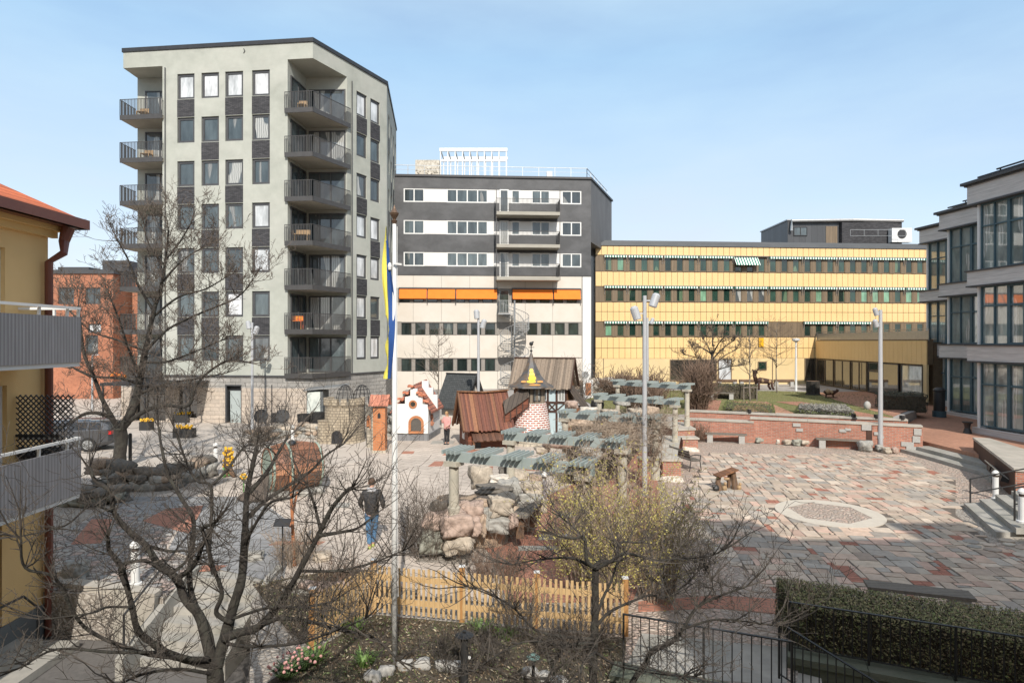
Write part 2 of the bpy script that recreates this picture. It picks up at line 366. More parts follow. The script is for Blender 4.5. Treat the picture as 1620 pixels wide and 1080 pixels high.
M['barkL']=mk('pale_bark',(.15,.125,.10),(.24,.21,.175),8,.95,.7,30,dist=.02)
M['twig']=mk('twig',(.06,.046,.036),(.115,.092,.072),2,.9)
M['twigd']=mk('dark_twig',(.032,.027,.022),(.075,.063,.052),2,.9)
M['twigr']=mk('reddish_twig',(.11,.07,.05),(.17,.115,.08),2,.9)
M['vine']=mk('vine_stem',(.20,.15,.11),(.30,.24,.18),2,.9)
M['bud']=mk('yellow_buds',(.42,.36,.06),(.33,.31,.07),5,.8)
M['leaf']=vcol('leaves',.6,0,10,.2,5)
M['pgreen']=mk('grey_green_paint',(.31,.35,.335),(.25,.295,.28),2,.6,.1,20)
M['picket']=mk('new_pine',(.56,.39,.20),(.45,.30,.14),5,.6,stretch=(6,6,1))
M['post']=mk('pine_post',(.40,.21,.075),(.33,.17,.06),5,.6,stretch=(6,6,1))
M['flagw']=mk('white_pole',(.68,.68,.66),(.6,.6,.58),3,.4)
M['gold']=mk('tarnished_gold',(.13,.085,.06),(.18,.12,.08),3,.4,metal=.5)
M['fblue']=mk('blue_cloth',(.02,.07,.25),(.025,.085,.28),3,.85)
M['fyel']=mk('yellow_cloth',(.85,.75,.12),(.8,.7,.1),3,.85)
M['red_planks']=stripes('red_plank_roof',(.36,.09,.035),(.09,.022,.012),.15,.6,duty=.84,bp=.6,var=.6,soft=.06)
M['gold_planks']=stripes('red_gold_planks',(.40,.15,.05),(.08,.03,.015),.15,.6,duty=.84,bp=.6,var=.8,soft=.06)
M['brown_planks']=stripes('brown_plank_roof',(.16,.07,.04),(.05,.025,.015),.14,.75,duty=.84,bp=.5,var=.6,soft=.06)
M['grey_planks']=stripes('grey_plank_roof',(.27,.22,.165),(.09,.07,.055),.12,.85,duty=.85,bp=.5,var=.6,soft=.08)
M['dk_planks']=stripes('dark_plank_roof',(.085,.065,.05),(.02,.016,.013),.22,.7,duty=.88,bp=.5,var=.5)
M['wood_wall']=stripes('stained_boards',(.17,.055,.028),(.05,.018,.01),.16,.7,duty=.9,bp=.4,axis=1,var=.5)
M['wood_v']=stripes('brown_upright_boards',(.22,.10,.045),(.06,.03,.018),.17,.75,duty=.9,bp=.4,var=.5)
M['timber']=mk('dark_timber',(.07,.03,.018),(.045,.02,.012),4,.7)
M['timber_y']=mk('ochre_infill',(.55,.38,.12),(.5,.33,.1),3,.8)
M['slate']=brick('slate_shingles',(.075,.08,.08),(.05,.055,.055),(.02,.02,.02),.16,.12,.01,bp=1)
M['limewash']=mk('white_limewash',(.68,.67,.65),(.63,.62,.6),2,.9,.3,20)
M['terracotta']=brick('terracotta_tiles',(.52,.2,.13),(.42,.15,.1),(.13,.06,.045),.3,.22,.025,bp=1)
M['obrick']=brick('orange_brick',(.58,.2,.07),(.5,.17,.06),(.40,.24,.14),.22,.08,.012,var=.2)
M['wmbrick']=brick('brick_white_mortar',(.46,.13,.07),(.32,.09,.055),(.80,.76,.72),.30,.11,.028,wob=.02)
M['pale_stone']=brick('pale_rubble',(.50,.44,.35),(.42,.37,.29),(.28,.25,.2),.34,.17,.02,wob=.03,bp=1)
M['fort']=brick('sandy_rubble',(.44,.37,.27),(.36,.30,.22),(.24,.2,.15),.24,.14,.02,wob=.03,bp=1)
M['greyplank']=stripes('grey_skirting_boards',(.2,.2,.205),(.08,.08,.085),.22,.8,duty=.93)
M['barrel']=stripes('varnished_staves',(.34,.12,.05),(.08,.03,.015),.13,.35,duty=.92,bp=.3,var=.5)
M['hoop']=mk('pale_green_hoop',(.30,.36,.30),(.26,.32,.26),3,.5)
M['dome']=mk('painted_tin_roof',(.05,.05,.052),(.11,.11,.11),3,.55,metal=0,spec=.4,big=((.22,.12,.04),2,.7))
M['yelpaint']=mk('yellow_mural_paint',(.75,.55,.05),(.7,.45,.04),6,.5)
M['orpaint']=mk('orange_mural_paint',(.55,.2,.04),(.45,.3,.1),6,.5)
M['paleblue']=mk('pale_blue_plaster',(.45,.55,.57),(.4,.5,.52),3,.8)
M['tomb']=mk('iron',(.02,.02,.02),(.03,.03,.03),3,.5)
M['bench']=stripes('weathered_plank',(.16,.14,.115),(.08,.07,.06),.14,.85,duty=.9,axis=1)
M['granite']=mk('pale_granite',(.40,.39,.36),(.33,.32,.3),12,.8,.3,50)
M['ringst']=mk('pale_ring_stone',(.54,.49,.41),(.48,.43,.36),6,.8,.2,50)
M['skin']=mk('skin',(.55,.33,.24),(.5,.3,.21),5,.6)
M['hair']=mk('brown_hair',(.09,.05,.03),(.06,.035,.02),20,.7)
M['blond']=mk('fair_hair',(.4,.25,.12),(.3,.18,.09),20,.7)
M['jacket']=mk('black_down_jacket',(.018,.018,.02),(.03,.03,.032),6,.6,.6,12,dist=.04)
M['jeans']=mk('blue_jeans',(.06,.14,.25),(.10,.2,.33),5,.9,.2,40)
M['pink']=mk('pink_coat',(.62,.33,.30),(.55,.28,.26),5,.85)
M['blackcloth']=mk('black_cloth',(.015,.015,.017),(.025,.025,.027),5,.9)
M['shoe']=mk('lime_shoe',(.4,.45,.12),(.3,.34,.1),8,.7)
M['greyhood']=mk('grey_hood',(.45,.45,.46),(.4,.4,.41),5,.9)
M['car']=mk('grey_car_paint',(.12,.125,.135),(.125,.13,.14),2,.25,metal=.7,spec=.8)
M['carglass']=mk('car_glass',(.012,.014,.016),(.02,.022,.024),2,.05,spec=1)
M['tyre']=mk('tyre',(.012,.012,.012),(.02,.02,.02),3,.8)
M['redlamp']=mk('red_taillight',(.5,.02,.02),(.4,.015,.015),3,.2)
M['carved']=mk('carved_log',(.17,.10,.055),(.09,.055,.035),6,.8,.5,20)
M['carvedL']=mk('pale_carved_log',(.42,.29,.16),(.3,.2,.11),6,.8,.5,20)
M['rust']=mk('orange_brown_pole',(.42,.17,.07),(.33,.12,.05),5,.6)
M['teallamp']=mk('verdigris_cap',(.12,.22,.2),(.1,.18,.17),4,.6)
M['blackplastic']=mk('black_plastic',(.02,.02,.02),(.03,.03,.03),3,.5)
M['pot_y']=mk('yellow_flowers',(.75,.5,.03),(.65,.3,.02),30,.8)
M['redcloth']=mk('red_canopy_cloth',(.6,.03,.02),(.7,.35,.03),4,.8)
M['hedge_stem']=mk('hedge_twigs',(.05,.042,.03),(.09,.075,.05),10,.95)
M['screen']=mk('display_plate',(.45,.45,.42),(.36,.36,.33),6,.4,metal=.4)
M['gnome_g']=mk('green_paint',(.12,.3,.08),(.09,.24,.06),10,.6)
M['gabion']=mk('white_cloth_cover',(.66,.62,.54),(.3,.27,.22),7,.9,.6,8)
def struct(o): o['kind']='structure'; return o
# ---------- ground sheets
g=MB(); g.add([(-700,-300,-.96),(700,-300,-.96),(700,1500,-.96),(-700,1500,-.96)],[(0,1,2,3)])
struct(g.out('ground',M['asphalt']))
g=MB(); plz=[(-14.5,13.1),(-7.1,12.35),(-7.1,13.75),(-5.2,13.75),(-5.2,12.1),(-3.9,9),(-3.4,3.2),(1.2,3.2),(1.55,9.25),(3.9,8.4),(4.6,9.75),(8.4,8.25),(40,2),(200,2),(200,400),(-200,400),(-200,40),(-40,20),(-14.5,16)]
g.prism(plz,-.95,-.006); struct(g.out('pavement',M['setts']))
def sheet(name,poly,z,mat,t=.01):
    g=MB(); g.prism(poly,z-t,z); return struct(g.out(name,mat))
sheet('street_paving',[(-60,22),(-24,21),(-13,21.2),(-9,24),(-5,27.5),(-2,34),(-6,60),(-90,90)],.006,M['street'])
slab=[(-12,20.5),(-8.5,15),(-4.6,12.9),(-.2,12.0),(-.3,14),(-2.3,14.3),(-1.6,17.5),(.2,19.5),(3,23),(4.4,28),(4.4,38),(-8,40),(-5.9,27),(-9.8,23.2)]
sheet('slab_paving',slab,.012,M['slabs'])
sheet('path',[(-13.5,20.3),(-8.6,20.3),(-6.2,17.2),(-4.9,13.0),(-6.6,13.8),(-8.6,15.2),(-9.5,17.5),(-11,17.6)],.018,M['dslabs'])
sheet('cobbled_ground',[(-12.5,19),(-9.6,17.7),(-8.7,15.2),(-7.1,13.8),(-7.1,12.45),(-12,12.9)],.020,M['cobL'])
sheet('brick_paving_patch',[G(112,862),G(145,822),G(178,822),G(160,860)],.026,M['pbrick'])
sheet('brick_paving_patch',[G(226,825),G(262,806),G(322,800),G(300,845)],.026,M['pbrick'])
sheet('cobbled_square',[(1.2,11.6),(3.6,13),(4.5,17),(5.3,21),(7,29),(9.6,31.4),(19,28.7),(18.4,23.5),(17.2,20.4),(13.8,19.3),(12,15.8),(16,15),(16,8),(8.4,8.6),(4.6,9.9),(3.9,8.6),(1.65,9.4)],.008,M['cob'])
sheet('brick_path',[(-.1,12.1),(2.4,12.1),(4.2,17),(5.1,21),(6.6,28.5),(4.5,28.5),(3,23.3),(.4,19.2),(-1.3,17.2),(-.4,14.4)],.016,M['pbrick'])
sheet('brick_strip',[G(1230,972),G(1230,948),G(1130,942),G(1010,952),G(1010,968),G(1130,962)],.018,M['pbrick'])
sheet('concrete_path',[G(1015,1002),G(1245,1025),G(1245,1085),G(985,1065)],.014,M['steps'])
sheet('flower_bed',[(-3.3,10.2),(-2.6,11.5),(2.0,10.6),(1.7,9.3),(1.3,3.3),(-3.2,3.3),(-3.8,9)],.03,M['soil'],.03)
sheet('flower_bed',[G(400,925),G(520,905),G(590,905),(-2.75,11.6),(-3.5,10.4),(-4.1,11.0)],.03,M['soil'],.03)
# flagstones laid one by one on a bed of sand
fp=[(5.7,12.0),(4.9,15.6),(5.5,20),(9.2,28.3),(17.6,27.6),(16.6,22.7),(13.3,18.2),(12.2,15.3),(15.3,13.2),(15.5,8.4),(8.6,8.9),(7.2,12.3)]
def inside(x,y,poly):
    c=False;n=len(poly)
    for i in range(n):
        x0,y0=poly[i];x1,y1=poly[(i+1)%n]
        if (y0>y)!=(y1>y) and x<(x1-x0)*(y-y0)/(y1-y0)+x0: c=not c
    return c
sheet('joint_sand',fp,.014,M['grout'],.01)
rr=random.Random(11); cs=.14; ang=R(-9); ca,sa=math.cos(ang),math.sin(ang)
occ={}; st=MB()
cols=[(.46,.39,.31),(.40,.36,.30),(.49,.38,.30),(.34,.32,.285),(.44,.36,.29),(.52,.45,.37),(.39,.32,.26),(.50,.36,.29),(.44,.37,.30),(.36,.33,.29)]
ring_c=G(1311,812)
for j in range(0,150):
    for i in range(0,120):
        if (i,j) in occ: continue
        w,h=rr.choice([(4,2),(3,2),(3,3),(2,2),(5,2),(2,4),(2,3),(3,4),(4,3),(2,2),(3,2),(3,3),(2,1),(3,1),(5,3)])
        while w>1 and any((i+a,j) in occ for a in range(w)): w-=1
        while h>1 and any((i+a,j+b) in occ for a in range(w) for b in range(h)): h-=1
        for a in range(w):
            for b in range(h): occ[(i+a,j+b)]=1
        u0,u1,v0,v1=i*cs,(i+w)*cs,j*cs,(j+h)*cs
        lx,ly=(u0+u1)/2,(v0+v1)/2
        tr=lambda u,v:(3.5+u*ca-v*sa,8.6+u*sa+v*ca)
        x,y=tr(lx,ly)
        if not inside(x,y,fp): continue
        if math.hypot(x-ring_c[0],y-ring_c[1])<1.55: continue
        g_=.014; q=[]
        for (u,v) in ((u0+g_,v0+g_),(u1-g_,v0+g_),(u1-g_,v1-g_),(u0+g_,v1-g_)):
            q.append(tr(u+rr.uniform(-.026,.026),v+rr.uniform(-.026,.026)))
        k=rr.random()
        if k<.085 and w*h<=8:   # a patch of bricks
            n=max(1,round((v1-v0)/.11)); 
            for r_ in range(n):
                m=max(1,round((u1-u0)/.24))
                for c_ in range(m):
                    a0,a1=u0+(u1-u0)*c_/m+.006,u0+(u1-u0)*(c_+1)/m-.006; b0,b1=v0+(v1-v0)*r_/n+.006,v0+(v1-v0)*(r_+1)/n-.006
                    f=rr.uniform(.8,1.1); st.prism([tr(a0,b0),tr(a1,b0),tr(a1,b1),tr(a0,b1)],0,.022,False,col=(.36*f,.15*f,.10*f))
            continue
        b=rr.choice(cols); f=rr.uniform(.78,1.14); c=(b[0]*f*1.04,b[1]*f,b[2]*f*.97)
        st.prism(q,0,.022+rr.uniform(0,.008),False,col=c)
struct(st.out('flagstone_paving',M['flag']))
# round stone ring set into the paving
g=MB(); cx,cy=ring_c; N=48; ro=1.5
for k in range(N):
    t0,t1=2*PI*k/N,2*PI*(k+1)/N
    def hexr(t): 
        a=(t+PI/6)%(PI/3)-PI/6; return 1.08*math.cos(PI/6)/math.cos(a)*1.05
    g.add([(cx+ro*math.cos(t0),cy+ro*math.sin(t0),.034),(cx+ro*math.cos(t1),cy+ro*math.sin(t1),.034),(cx+hexr(t1)*math.cos(t1),cy+hexr(t1)*math.sin(t1),.034),(cx+hexr(t0)*math.cos(t0),cy+hexr(t0)*math.sin(t0),.034)],[(0,1,2,3)])
    g.add([(cx+ro*math.cos(t0),cy+ro*math.sin(t0),0),(cx+ro*math.cos(t1),cy+ro*math.sin(t1),0),(cx+ro*math.cos(t1),cy+ro*math.sin(t1),.034),(cx+ro*math.cos(t0),cy+ro*math.sin(t0),.034)],[(0,1,2,3)])
struct(g.out('stone_ring_paving',M['ringst']))
g=MB(); g.lathe([(1.1,.0),(1.1,.03)],cx,cy,24); struct(g.out('ring_cobble_paving',M['cob']))
# big rounded flat stones at the right of the square
g=MB(); r2=random.Random(3)
spots=[]
for k in range(400):
    x,y=r2.uniform(11.6,17),r2.uniform(12.8,15.8)
    if x<12.2 and y<15: continue
    if x>13.6 and y>15.4: continue
    s_=r2.uniform(.13,.24)
    if all(math.hypot(x-a,y-b)>(s_+c)*.98 for a,b,c in spots): spots.append((x,y,s_))
for x,y,s_ in spots:
    n=8; f=r2.uniform(.8,1.15); c=r2.choice(cols); ph=r2.random()*3
    g.prism([(x+s_*1.12*r2.uniform(.85,1.1)*math.cos(ph+2*PI*i/n),y+s_*.9*r2.uniform(.85,1.1)*math.sin(ph+2*PI*i/n)) for i in range(n)],0,.045,False,col=tuple(z*f for z in c))
struct(g.out('round_stone_paving',M['flag']))
# garden level behind the brick walls, terrace by the glass offices
gp=[(3.2,35.2),(9.9,33.95),(19.4,30.1),(21,33),(24,36),(27.5,45),(29,50),(29.3,58.4),(43,62),(43,75),(-9,70),(-9,50),(-5,42)]
g=MB(); g.prism(gp,-.1,1.1); struct(g.out('garden_terrace',M['path']))
lawn=[(5.5,35),(10.0,34.1),(19.3,30.4),(21.5,34.5),(24.5,39.5),(27.5,47),(22,50),(8,51),(5,42)]
sheet('lawn',lawn,1.125,M['grass'],.03)
sheet('garden_path',[(20.7,33),(24,36.5),(28,46),(28.8,49.6),(24,48.5),(22.5,42)],1.135,M['terrace'],.03)
sheet('garden_path',[(13.6,33),(15.6,32.2),(17.2,41),(15,41.5)],1.14,M['terrace'],.03)
sheet('garden_path',[(10.2,36),(12,35.4),(14.5,42),(12.6,42.5)],1.14,M['pbrick'],.03)
sheet('garden_path',[(19,31.2),(20.3,31.6),(19.5,41),(17.8,41)],1.145,M['pbrick'],.03)
tp=[(19.5,28.4),(19.5,24.5),(17.8,20.5),(17.6,16),(40,10),(60,40),(40,60),(30,48),(27.2,45),(24,36),(20.7,32.4),(19.6,30.3)]
def tz(x,y): return .48+max(0,(y-30))*.03
v=[(x,y,tz(x,y)) for x,y in tp]; n=len(v)
g=MB(); g.add(v+[(x,y,-.05) for x,y in tp],[tuple(range(n))]+[((i+1)%n,i,n+i,n+(i+1)%n) for i in range(n)]); struct(g.out('office_terrace',M['terrace']))

# small brick and stone inlays scattered in the pale paving
rq=random.Random(17)
for px,py,w,h,mt in ((690,734,26,8,'pbrick'),(730,716,60,9,'pbrick'),(645,716,22,4,'pbrick'),(700,700,40,5,'steps'),(760,742,40,8,'pbrick'),(840,742,30,6,'pbrick'),(330,900,60,10,'pbrick'),(470,860,90,6,'pbrick'),(430,830,40,8,'dslabs'),(540,800,30,8,'steps'),(880,850,60,10,'dslabs'),(905,815,46,9,'dslabs'),(850,868,60,8,'steps'),(920,780,30,8,'steps')):
    x0,y0=G(px-w/2,py+h/2);x1,y1=G(px+w/2,py-h/2)
    sheet('paving_inlay',[(x0,y0),(x1+rq.uniform(-.1,.1),y0+rq.uniform(0,.1)),(x1,y1),(x0+rq.uniform(0,.15),y1)],.022,M[mt])
# ================= grey apartment tower
A=(-25.24,39.4);B=(-12.47,38.0);Cc=(-9.16,44.4);D=(-10.3,54);E_=(-25.24,56)
tw=thing('apartment_tower','tall pale grey plastered apartment block with dark brick panels between its windows and corner balconies','apartment block',(-18,40,0),world=True)
FL=Fac(A,B);FR=Fac(B,Cc);FD=Fac(Cc,D)
def onF(F,u,d=0): q=F.p(u,0,d); return (q.x,q.y)
uF0=FL.u(257);uF1=FL.u(455);uF2=FR.u(549)
F0=onF(FL,uF0);F1=onF(FL,uF1);F2=onF(FR,uF2);I1=(F0[0],40.9);I2=(-25.24,40.9);IN=(-13.85,40.85)
pats=dict(c1=(280.4,307.7,[1,0,1,0,1,1],'ddddddd'),c2=(318.6,346.4,[0,1,0,1,0,1],''),c3=(356.2,384.6,[1,0,1,0,1,0],''),c4=(398.6,426.8,[1,1,0,1,0,1],''))
pats['c1']=(280.4,307.7,[1,0,1,0,1,1]);
blindsL={(0,0),(0,1),(0,2),(0,3),(3,3),(4,3),(5,2)}
zt=[FL.z(350,y) for y in (114,183.5,253,322,391.5,461,530.5)]
H=1.62
hl=[];wins=[]
for ci,k in enumerate(('c1','c2','c3','c4')):
    a,b,pt=pats[k][:3]; u0,u1=FL.u(a),FL.u(b)
    for r in range(7):
        hl.append((u0,u1,zt[r]-H,zt[r])); wins.append((FL,u0,u1,zt[r],(r,ci) in blindsL))
m=MB(); FL.wall(m,uF0,uF1,3.0,22.93,hl,.2)
hr=[]; zr=[z-.0 for z in zt]
for ci,(a,b,pt) in enumerate(((564,580.5,[1,0,1,0,1,1]),(586,601,[1,1,0,1,0,1]))):
    u0,u1=FR.u(a),FR.u(b)
    for r in range(7):
        hr.append((u0,u1,zr[r]-H,zr[r])); wins.append((FR,u0,u1,zr[r],r in (0,3,4,6) or (r==5 and ci==0)))
FR.wall(m,uF2,FR.L,3.0,22.93,hr,.2)
hd=[]
for u in (1.3,3.6,5.9,8):
    for r in range(7): hd.append((u,u+.95,zt[r]-H,zt[r])); wins.append((FD,u,u+.95,zt[r],False))
FD.wall(m,0,FD.L,3.0,22.93,hd,.2)
for a,b in ((F1,IN),(IN,F2),(I1,F0),(I2,I1),(E_,I2),(D,E_)):
    F=Fac(a,b); F.quad(m,0,F.L,3,22.93)
m.out('wall',M['stucco'],tw)
m=MB(); m.prism([A,B,Cc,D,E_],22.93,23.95); m.out('parapet',M['stucco'],tw)
def offs(poly,d):
    c=[sum(p[i] for p in poly)/len(poly) for i in (0,1)]; o=[]
    for p in poly:
        v=Vector((p[0]-c[0],p[1]-c[1])); v.normalize(); o.append((p[0]+v.x*d,p[1]+v.y*d))
    return o
m=MB(); m.prism(offs([A,B,Cc,D,E_],.09),23.95,24.2); m.out('roof_edge',M['black'],tw)
for F,u0,u1,z,bl in wins:
    F.window(tw,u0+.02,u1-.02,z-H+.02,z-.02,M['frame'],M['blind'] if bl else (M['glass'] if random.random()<.7 else M['glass2']),fw=.13,rec=.14)
def panels(F,spec):
    for a,b,pt in spec:
        u0,u1=(F.u(a),F.u(b)) if a>20 else (a,b)
        for r,on in enumerate(pt):
            if on:
                m=MB(); F.box(m,u0+.0,u1-.0,zt[r+1]+.03,zt[r]-H-.03,-.03,.012); m.out('brick_panel',M['dbrick'],tw)
panels(FL,[pats[k][:3] for k in ('c1','c2','c3','c4')])
panels(FR,[(564,580.5,[1,0,1,0,1,1]),(586,601,[1,1,0,1,0,1])])
panels(FD,[(1.3,2.25,[1,0,1,1,0,1]),(3.6,4.55,[0,1,1,0,1,1]),(5.9,6.85,[1,1,0,1,0,1]),(8,8.95,[0,1,1,0,1,1])])
sl=[3.12+2.77*k for k in range(7)]
off=.16
dB=Vector((.3,-.95)).normalized()*.2
for z in sl:
    # right corner balcony
    b0=onF(FL,uF1-.12,off);bB=(B[0]+dB.x*.9,B[1]-.17);b2=onF(FR,uF2+.15,off)
    m=MB(); m.prism([b0,bB,b2,onF(FR,uF2,-.02),IN,onF(FL,uF1,-.02)],z-.2,z); s_=m.out('balcony',M['ceil'],tw)
    m=MB(); 
    for p,q in ((b0,bB),(bB,b2)):
        m.beam((p[0],p[1],z-.08),(q[0],q[1],z-.08),.05,.3)
        bars(m,(p[0],p[1],z),(q[0],q[1],z),-.1,1.08,sp=.10,r=.014,low=0)
    m.out('railing',M['rail'],s_)
    # glazing of the recess
    F=Fac(F1,IN); F.window(tw,.35,F.L-.15,z+.02,z+2.35,M['frame'],M['glass'],fw=.08,rec=-.03,mull=(.5,),name='balcony_door')
    F=Fac(IN,F2); F.window(tw,.2,F.L-.1,z+.02,z+2.35,M['frame'],random.choice([M['glass'],M['glass2']]),fw=.08,rec=-.03,mull=(.3,.6),name='balcony_door')
    # left corner balcony
    a0=(A[0]-.12,A[1]-.15);a1=onF(FL,uF0+.1,off)
    m=MB(); m.prism([a0,a1,onF(FL,uF0+.1,0),F0,I1,(I2[0],I2[1]),(A[0]-.12,I2[1])],z-.2,z); s_=m.out('balcony',M['ceil'],tw)
    m=MB(); m.beam((a0[0],a0[1],z-.08),(a1[0],a1[1],z-.08),.05,.3)
    bars(m,(a0[0],a0[1],z),(a1[0],a1[1],z),-.1,1.08,sp=.10,r=.014,low=0); bars(m,(a0[0],a0[1],z),(A[0]-.12,40.9,z),-.1,1.08,sp=.1,r=.014,low=0)
    m.out('railing',M['rail'],s_)
    F=Fac(I2,I1); F.window(tw,.55,F.L-.1,z+.02,z+2.3,M['frame'],M['glass2'],fw=.08,rec=-.03,mull=(.5,),name='balcony_door')
# balcony furniture seen between the bars
for k,(px,py,sz,c) in enumerate([(478,160,.5,'wood'),(478,374,.9,'wood'),(226,170,.6,'wood'),(232,243,.6,'wood'),(470,520,.7,'red')]):
    q=P(px,py,38.9 if px>400 else 40.2)
    zf=max([z for z in sl if z<=q.z+.3] or [3.12])
    m=MB(); 
    for i in range(4): m.box(q.x-sz/2+(i%2)*sz*.92,q.x-sz/2+(i%2)*sz*.92+.05,q.y-.25+(i//2)*.45,q.y-.2+(i//2)*.45,zf+.002,zf+.6)
    for i in range(5): m.box(q.x-sz/2,q.x+sz/2+.0,q.y-.25+i*.105,q.y-.16+i*.105,zf+.6,zf+.64)
    m.box(q.x-sz/2,q.x+sz/2,q.y+.21,q.y+.24,zf+.65,zf+.95)
    nm=['slatted wooden chair on the top right corner balcony of the grey tower','light wooden bench piled high on the fourth right corner balcony down the grey tower','wooden table bench on the top left corner balcony of the grey tower','wooden table bench on the second left corner balcony from the top of the grey tower','red covered bench on the second lowest right corner balcony of the grey tower'][k]
    tag(m.out('balcony_bench',M['carvedL'] if c=='wood' else M['redcloth'],loc=(q.x,q.y,zf)),nm,'bench')
# stone ground storey
def inset(poly,d): return offs(poly,d)
FLb=Fac(onF(FL,-.0,-.06),onF(FL,FL.L,-.06)); FRb=Fac(onF(FL,FL.L,-.06),onF(FR,FR.L,-.06))
m=MB(); du0,du1=FLb.u(357),FLb.u(382); ca0,ca1=FLb.u(283),FLb.u(312); cb0,cb1=FLb.u(215),FLb.u(262)
holes=[(du0,du1,.02,2.45),(ca0,ca1,.3,2.5),(cb0,cb1,.1,2.5)]
FLb.wall(m,-0.2,FLb.L,-.05,2.25,[(h[0],h[1],max(h[2],0),2.25) for h in holes],.25); m.out('sandstone_base',M['stone_sand'],tw)
m=MB(); FLb.wall(m,-.2,FLb.L,2.25,2.97,[(h[0],h[1],2.25,h[3]) for h in holes],.25); FRb.wall(m,0,FRb.L,-.05,2.97,(),.1); F=Fac(Cc,D); F.quad(m,0,F.L,-.05,2.97,-.05); F=Fac(E_,A);F.quad(m,0,F.L,-.05,2.97); m.out('rough_stone_base',M['stone_rough'],tw)
m=MB(); m.prism(offs([A,B,Cc,D,E_],.05),2.97,3.06); m.out('string_course',M['frame'],tw)
m=MB(); FLb.box(m,du0,du0+.09,0,2.45,-.26,.06); FLb.box(m,du1-.04,du1,0,2.45,-.26,.02); FLb.box(m,du0,du1,2.38,2.45,-.26,.06); FLb.box(m,du0+.1,du1-.05,2.02,2.37,-.24,-.2); d_=m.out('door_frame',M['frame'],tw)
m=MB(); FLb.box(m,du0+.22,du1-.05,.02,2.05,-.2,-.15); dd=m.out('door',M['doorgrey'],tw)
m=MB(); FLb.box(m,du0+.3,du0+.33,.95,1.2,-.148,-.1); m.out('handle',M['galv'],dd)
FLb.window(tw,ca0,ca1,.3,2.5,M['black'],M['bglass'],rec=.2,mull=(.5,)); FLb.window(tw,cb0,cb1,.1,2.5,M['black'],M['bglass'],rec=.2,mull=(.33,.66),trans=(.7,))
# rainwater pipes and vents on the tower
for F_,px in ((FL,262),(FR,556)):
    u=F_.u(px); m=MB(); m.tube([F_.p(u,3.1,.06),F_.p(u,22.8,.06)],.035,6); m.out('downpipe',M['frame'],tw)
for px,py in ((387,81),):
    m=MB(); u=FL.u(px); z=FL.z(px,py); m.tube([FL.p(u-.06,z+.15,.02),FL.p(u+.05,z,.06),FL.p(u-.06,z-.15,.02)],.02,5); m.out('bracket',M['black'],tw)
for k in range(4):
    q=FL.p(3+k*2.6,24.2,-3-k*.8); m=MB(); m.tube([q,q+Vector((0,0,.35+.1*k))],.07,8); m.out('roof_vent',M['galv'],tw)
# dark cafe canopy on posts
cn=thing('cafe_canopy','low black flat canopy on thin posts against the ground floor of the grey tower','canopy',(-22.5,36.8,0),world=True)
m=MB(); x0,x1=(163-810)/FP*36.5,(300-810)/FP*36.5
m.box(x0,x1,36.2,39.2,2.55,2.72); m.out('roof',M['black'],cn)
for x in (x0+.1,(x0+x1)/2,x1-.15):
    m=MB(); m.box(x,x+.08,36.25,36.33,0,2.55); m.out('post',M['black'],cn)
# ================= middle building: charcoal upper floors over cream panels
mb=thing('mixed_use_building','six storey block with charcoal rendered upper floors over cream stone panels and orange awnings','building',(-1,53,0),world=True)
FM=Fac((-12.0,51.9),(6.91,53.1)); FS=Fac((6.91,53.1),(10.1,61.5))
Zt,Zm=19.35,10.9
U=lambda cx,F=FM,s=4.153,o=600: F.u(o+cx/s)
rowz=[(18.38,17.15),(15.63,14.42),(12.87,11.66)]
rowz=[(CAMZ+(540-a)/960*52,CAMZ+(540-b)/960*52) for a,b in ((297.3,319),(347.3,369.8),(398,420.6))]
wsp=[(160,297,(.5,)),(442,714,(.25,.5,.75)),(868,925,()),(1000,1122,(.5,)),(1198,1328,(.5,))]
holes=[]
for (zt_,zb_) in rowz:
    for a,b,_ in wsp: holes.append((U(a),U(b),zb_,zt_))
m=MB(); FM.wall(m,0,FM.L,Zm,Zt,[(U(160),U(714),b,a) for a,b in rowz]+[(U(714),U(1198),b,a) for a,b in rowz]+[(U(1198),U(1328),b,a) for a,b in rowz]+[],.12)
m.prism([(-12,52.2),(6.85,53.4),(10,61.5),(-12,66)],13.92,Zt-.01); m.prism([(-12,52.2),(6.85,53.4),(7.0,61.5),(-12,66)],Zm+.02,13.91); m.out('charcoal_render',M['dark_clad'],mb)
m=MB(); FS.quad(m,0,FS.L,13.9,Zt); Fac((6.91,53.1),(7.15,62)).quad(m,0,8.9,-.1,13.9); m.add([(6.91,53.1,13.9),(7.15,62,13.9),(10.1,61.5,13.9)],[(0,1,2)]); m.out('side_wall',M['dark_clad2'],mb)
m=MB(); m.prism([(-12.1,51.8),(6.97,52.98),(10.25,61.5),(-12,66)],Zt,Zt+.18); m.out('roof_edge',M['black'],mb)
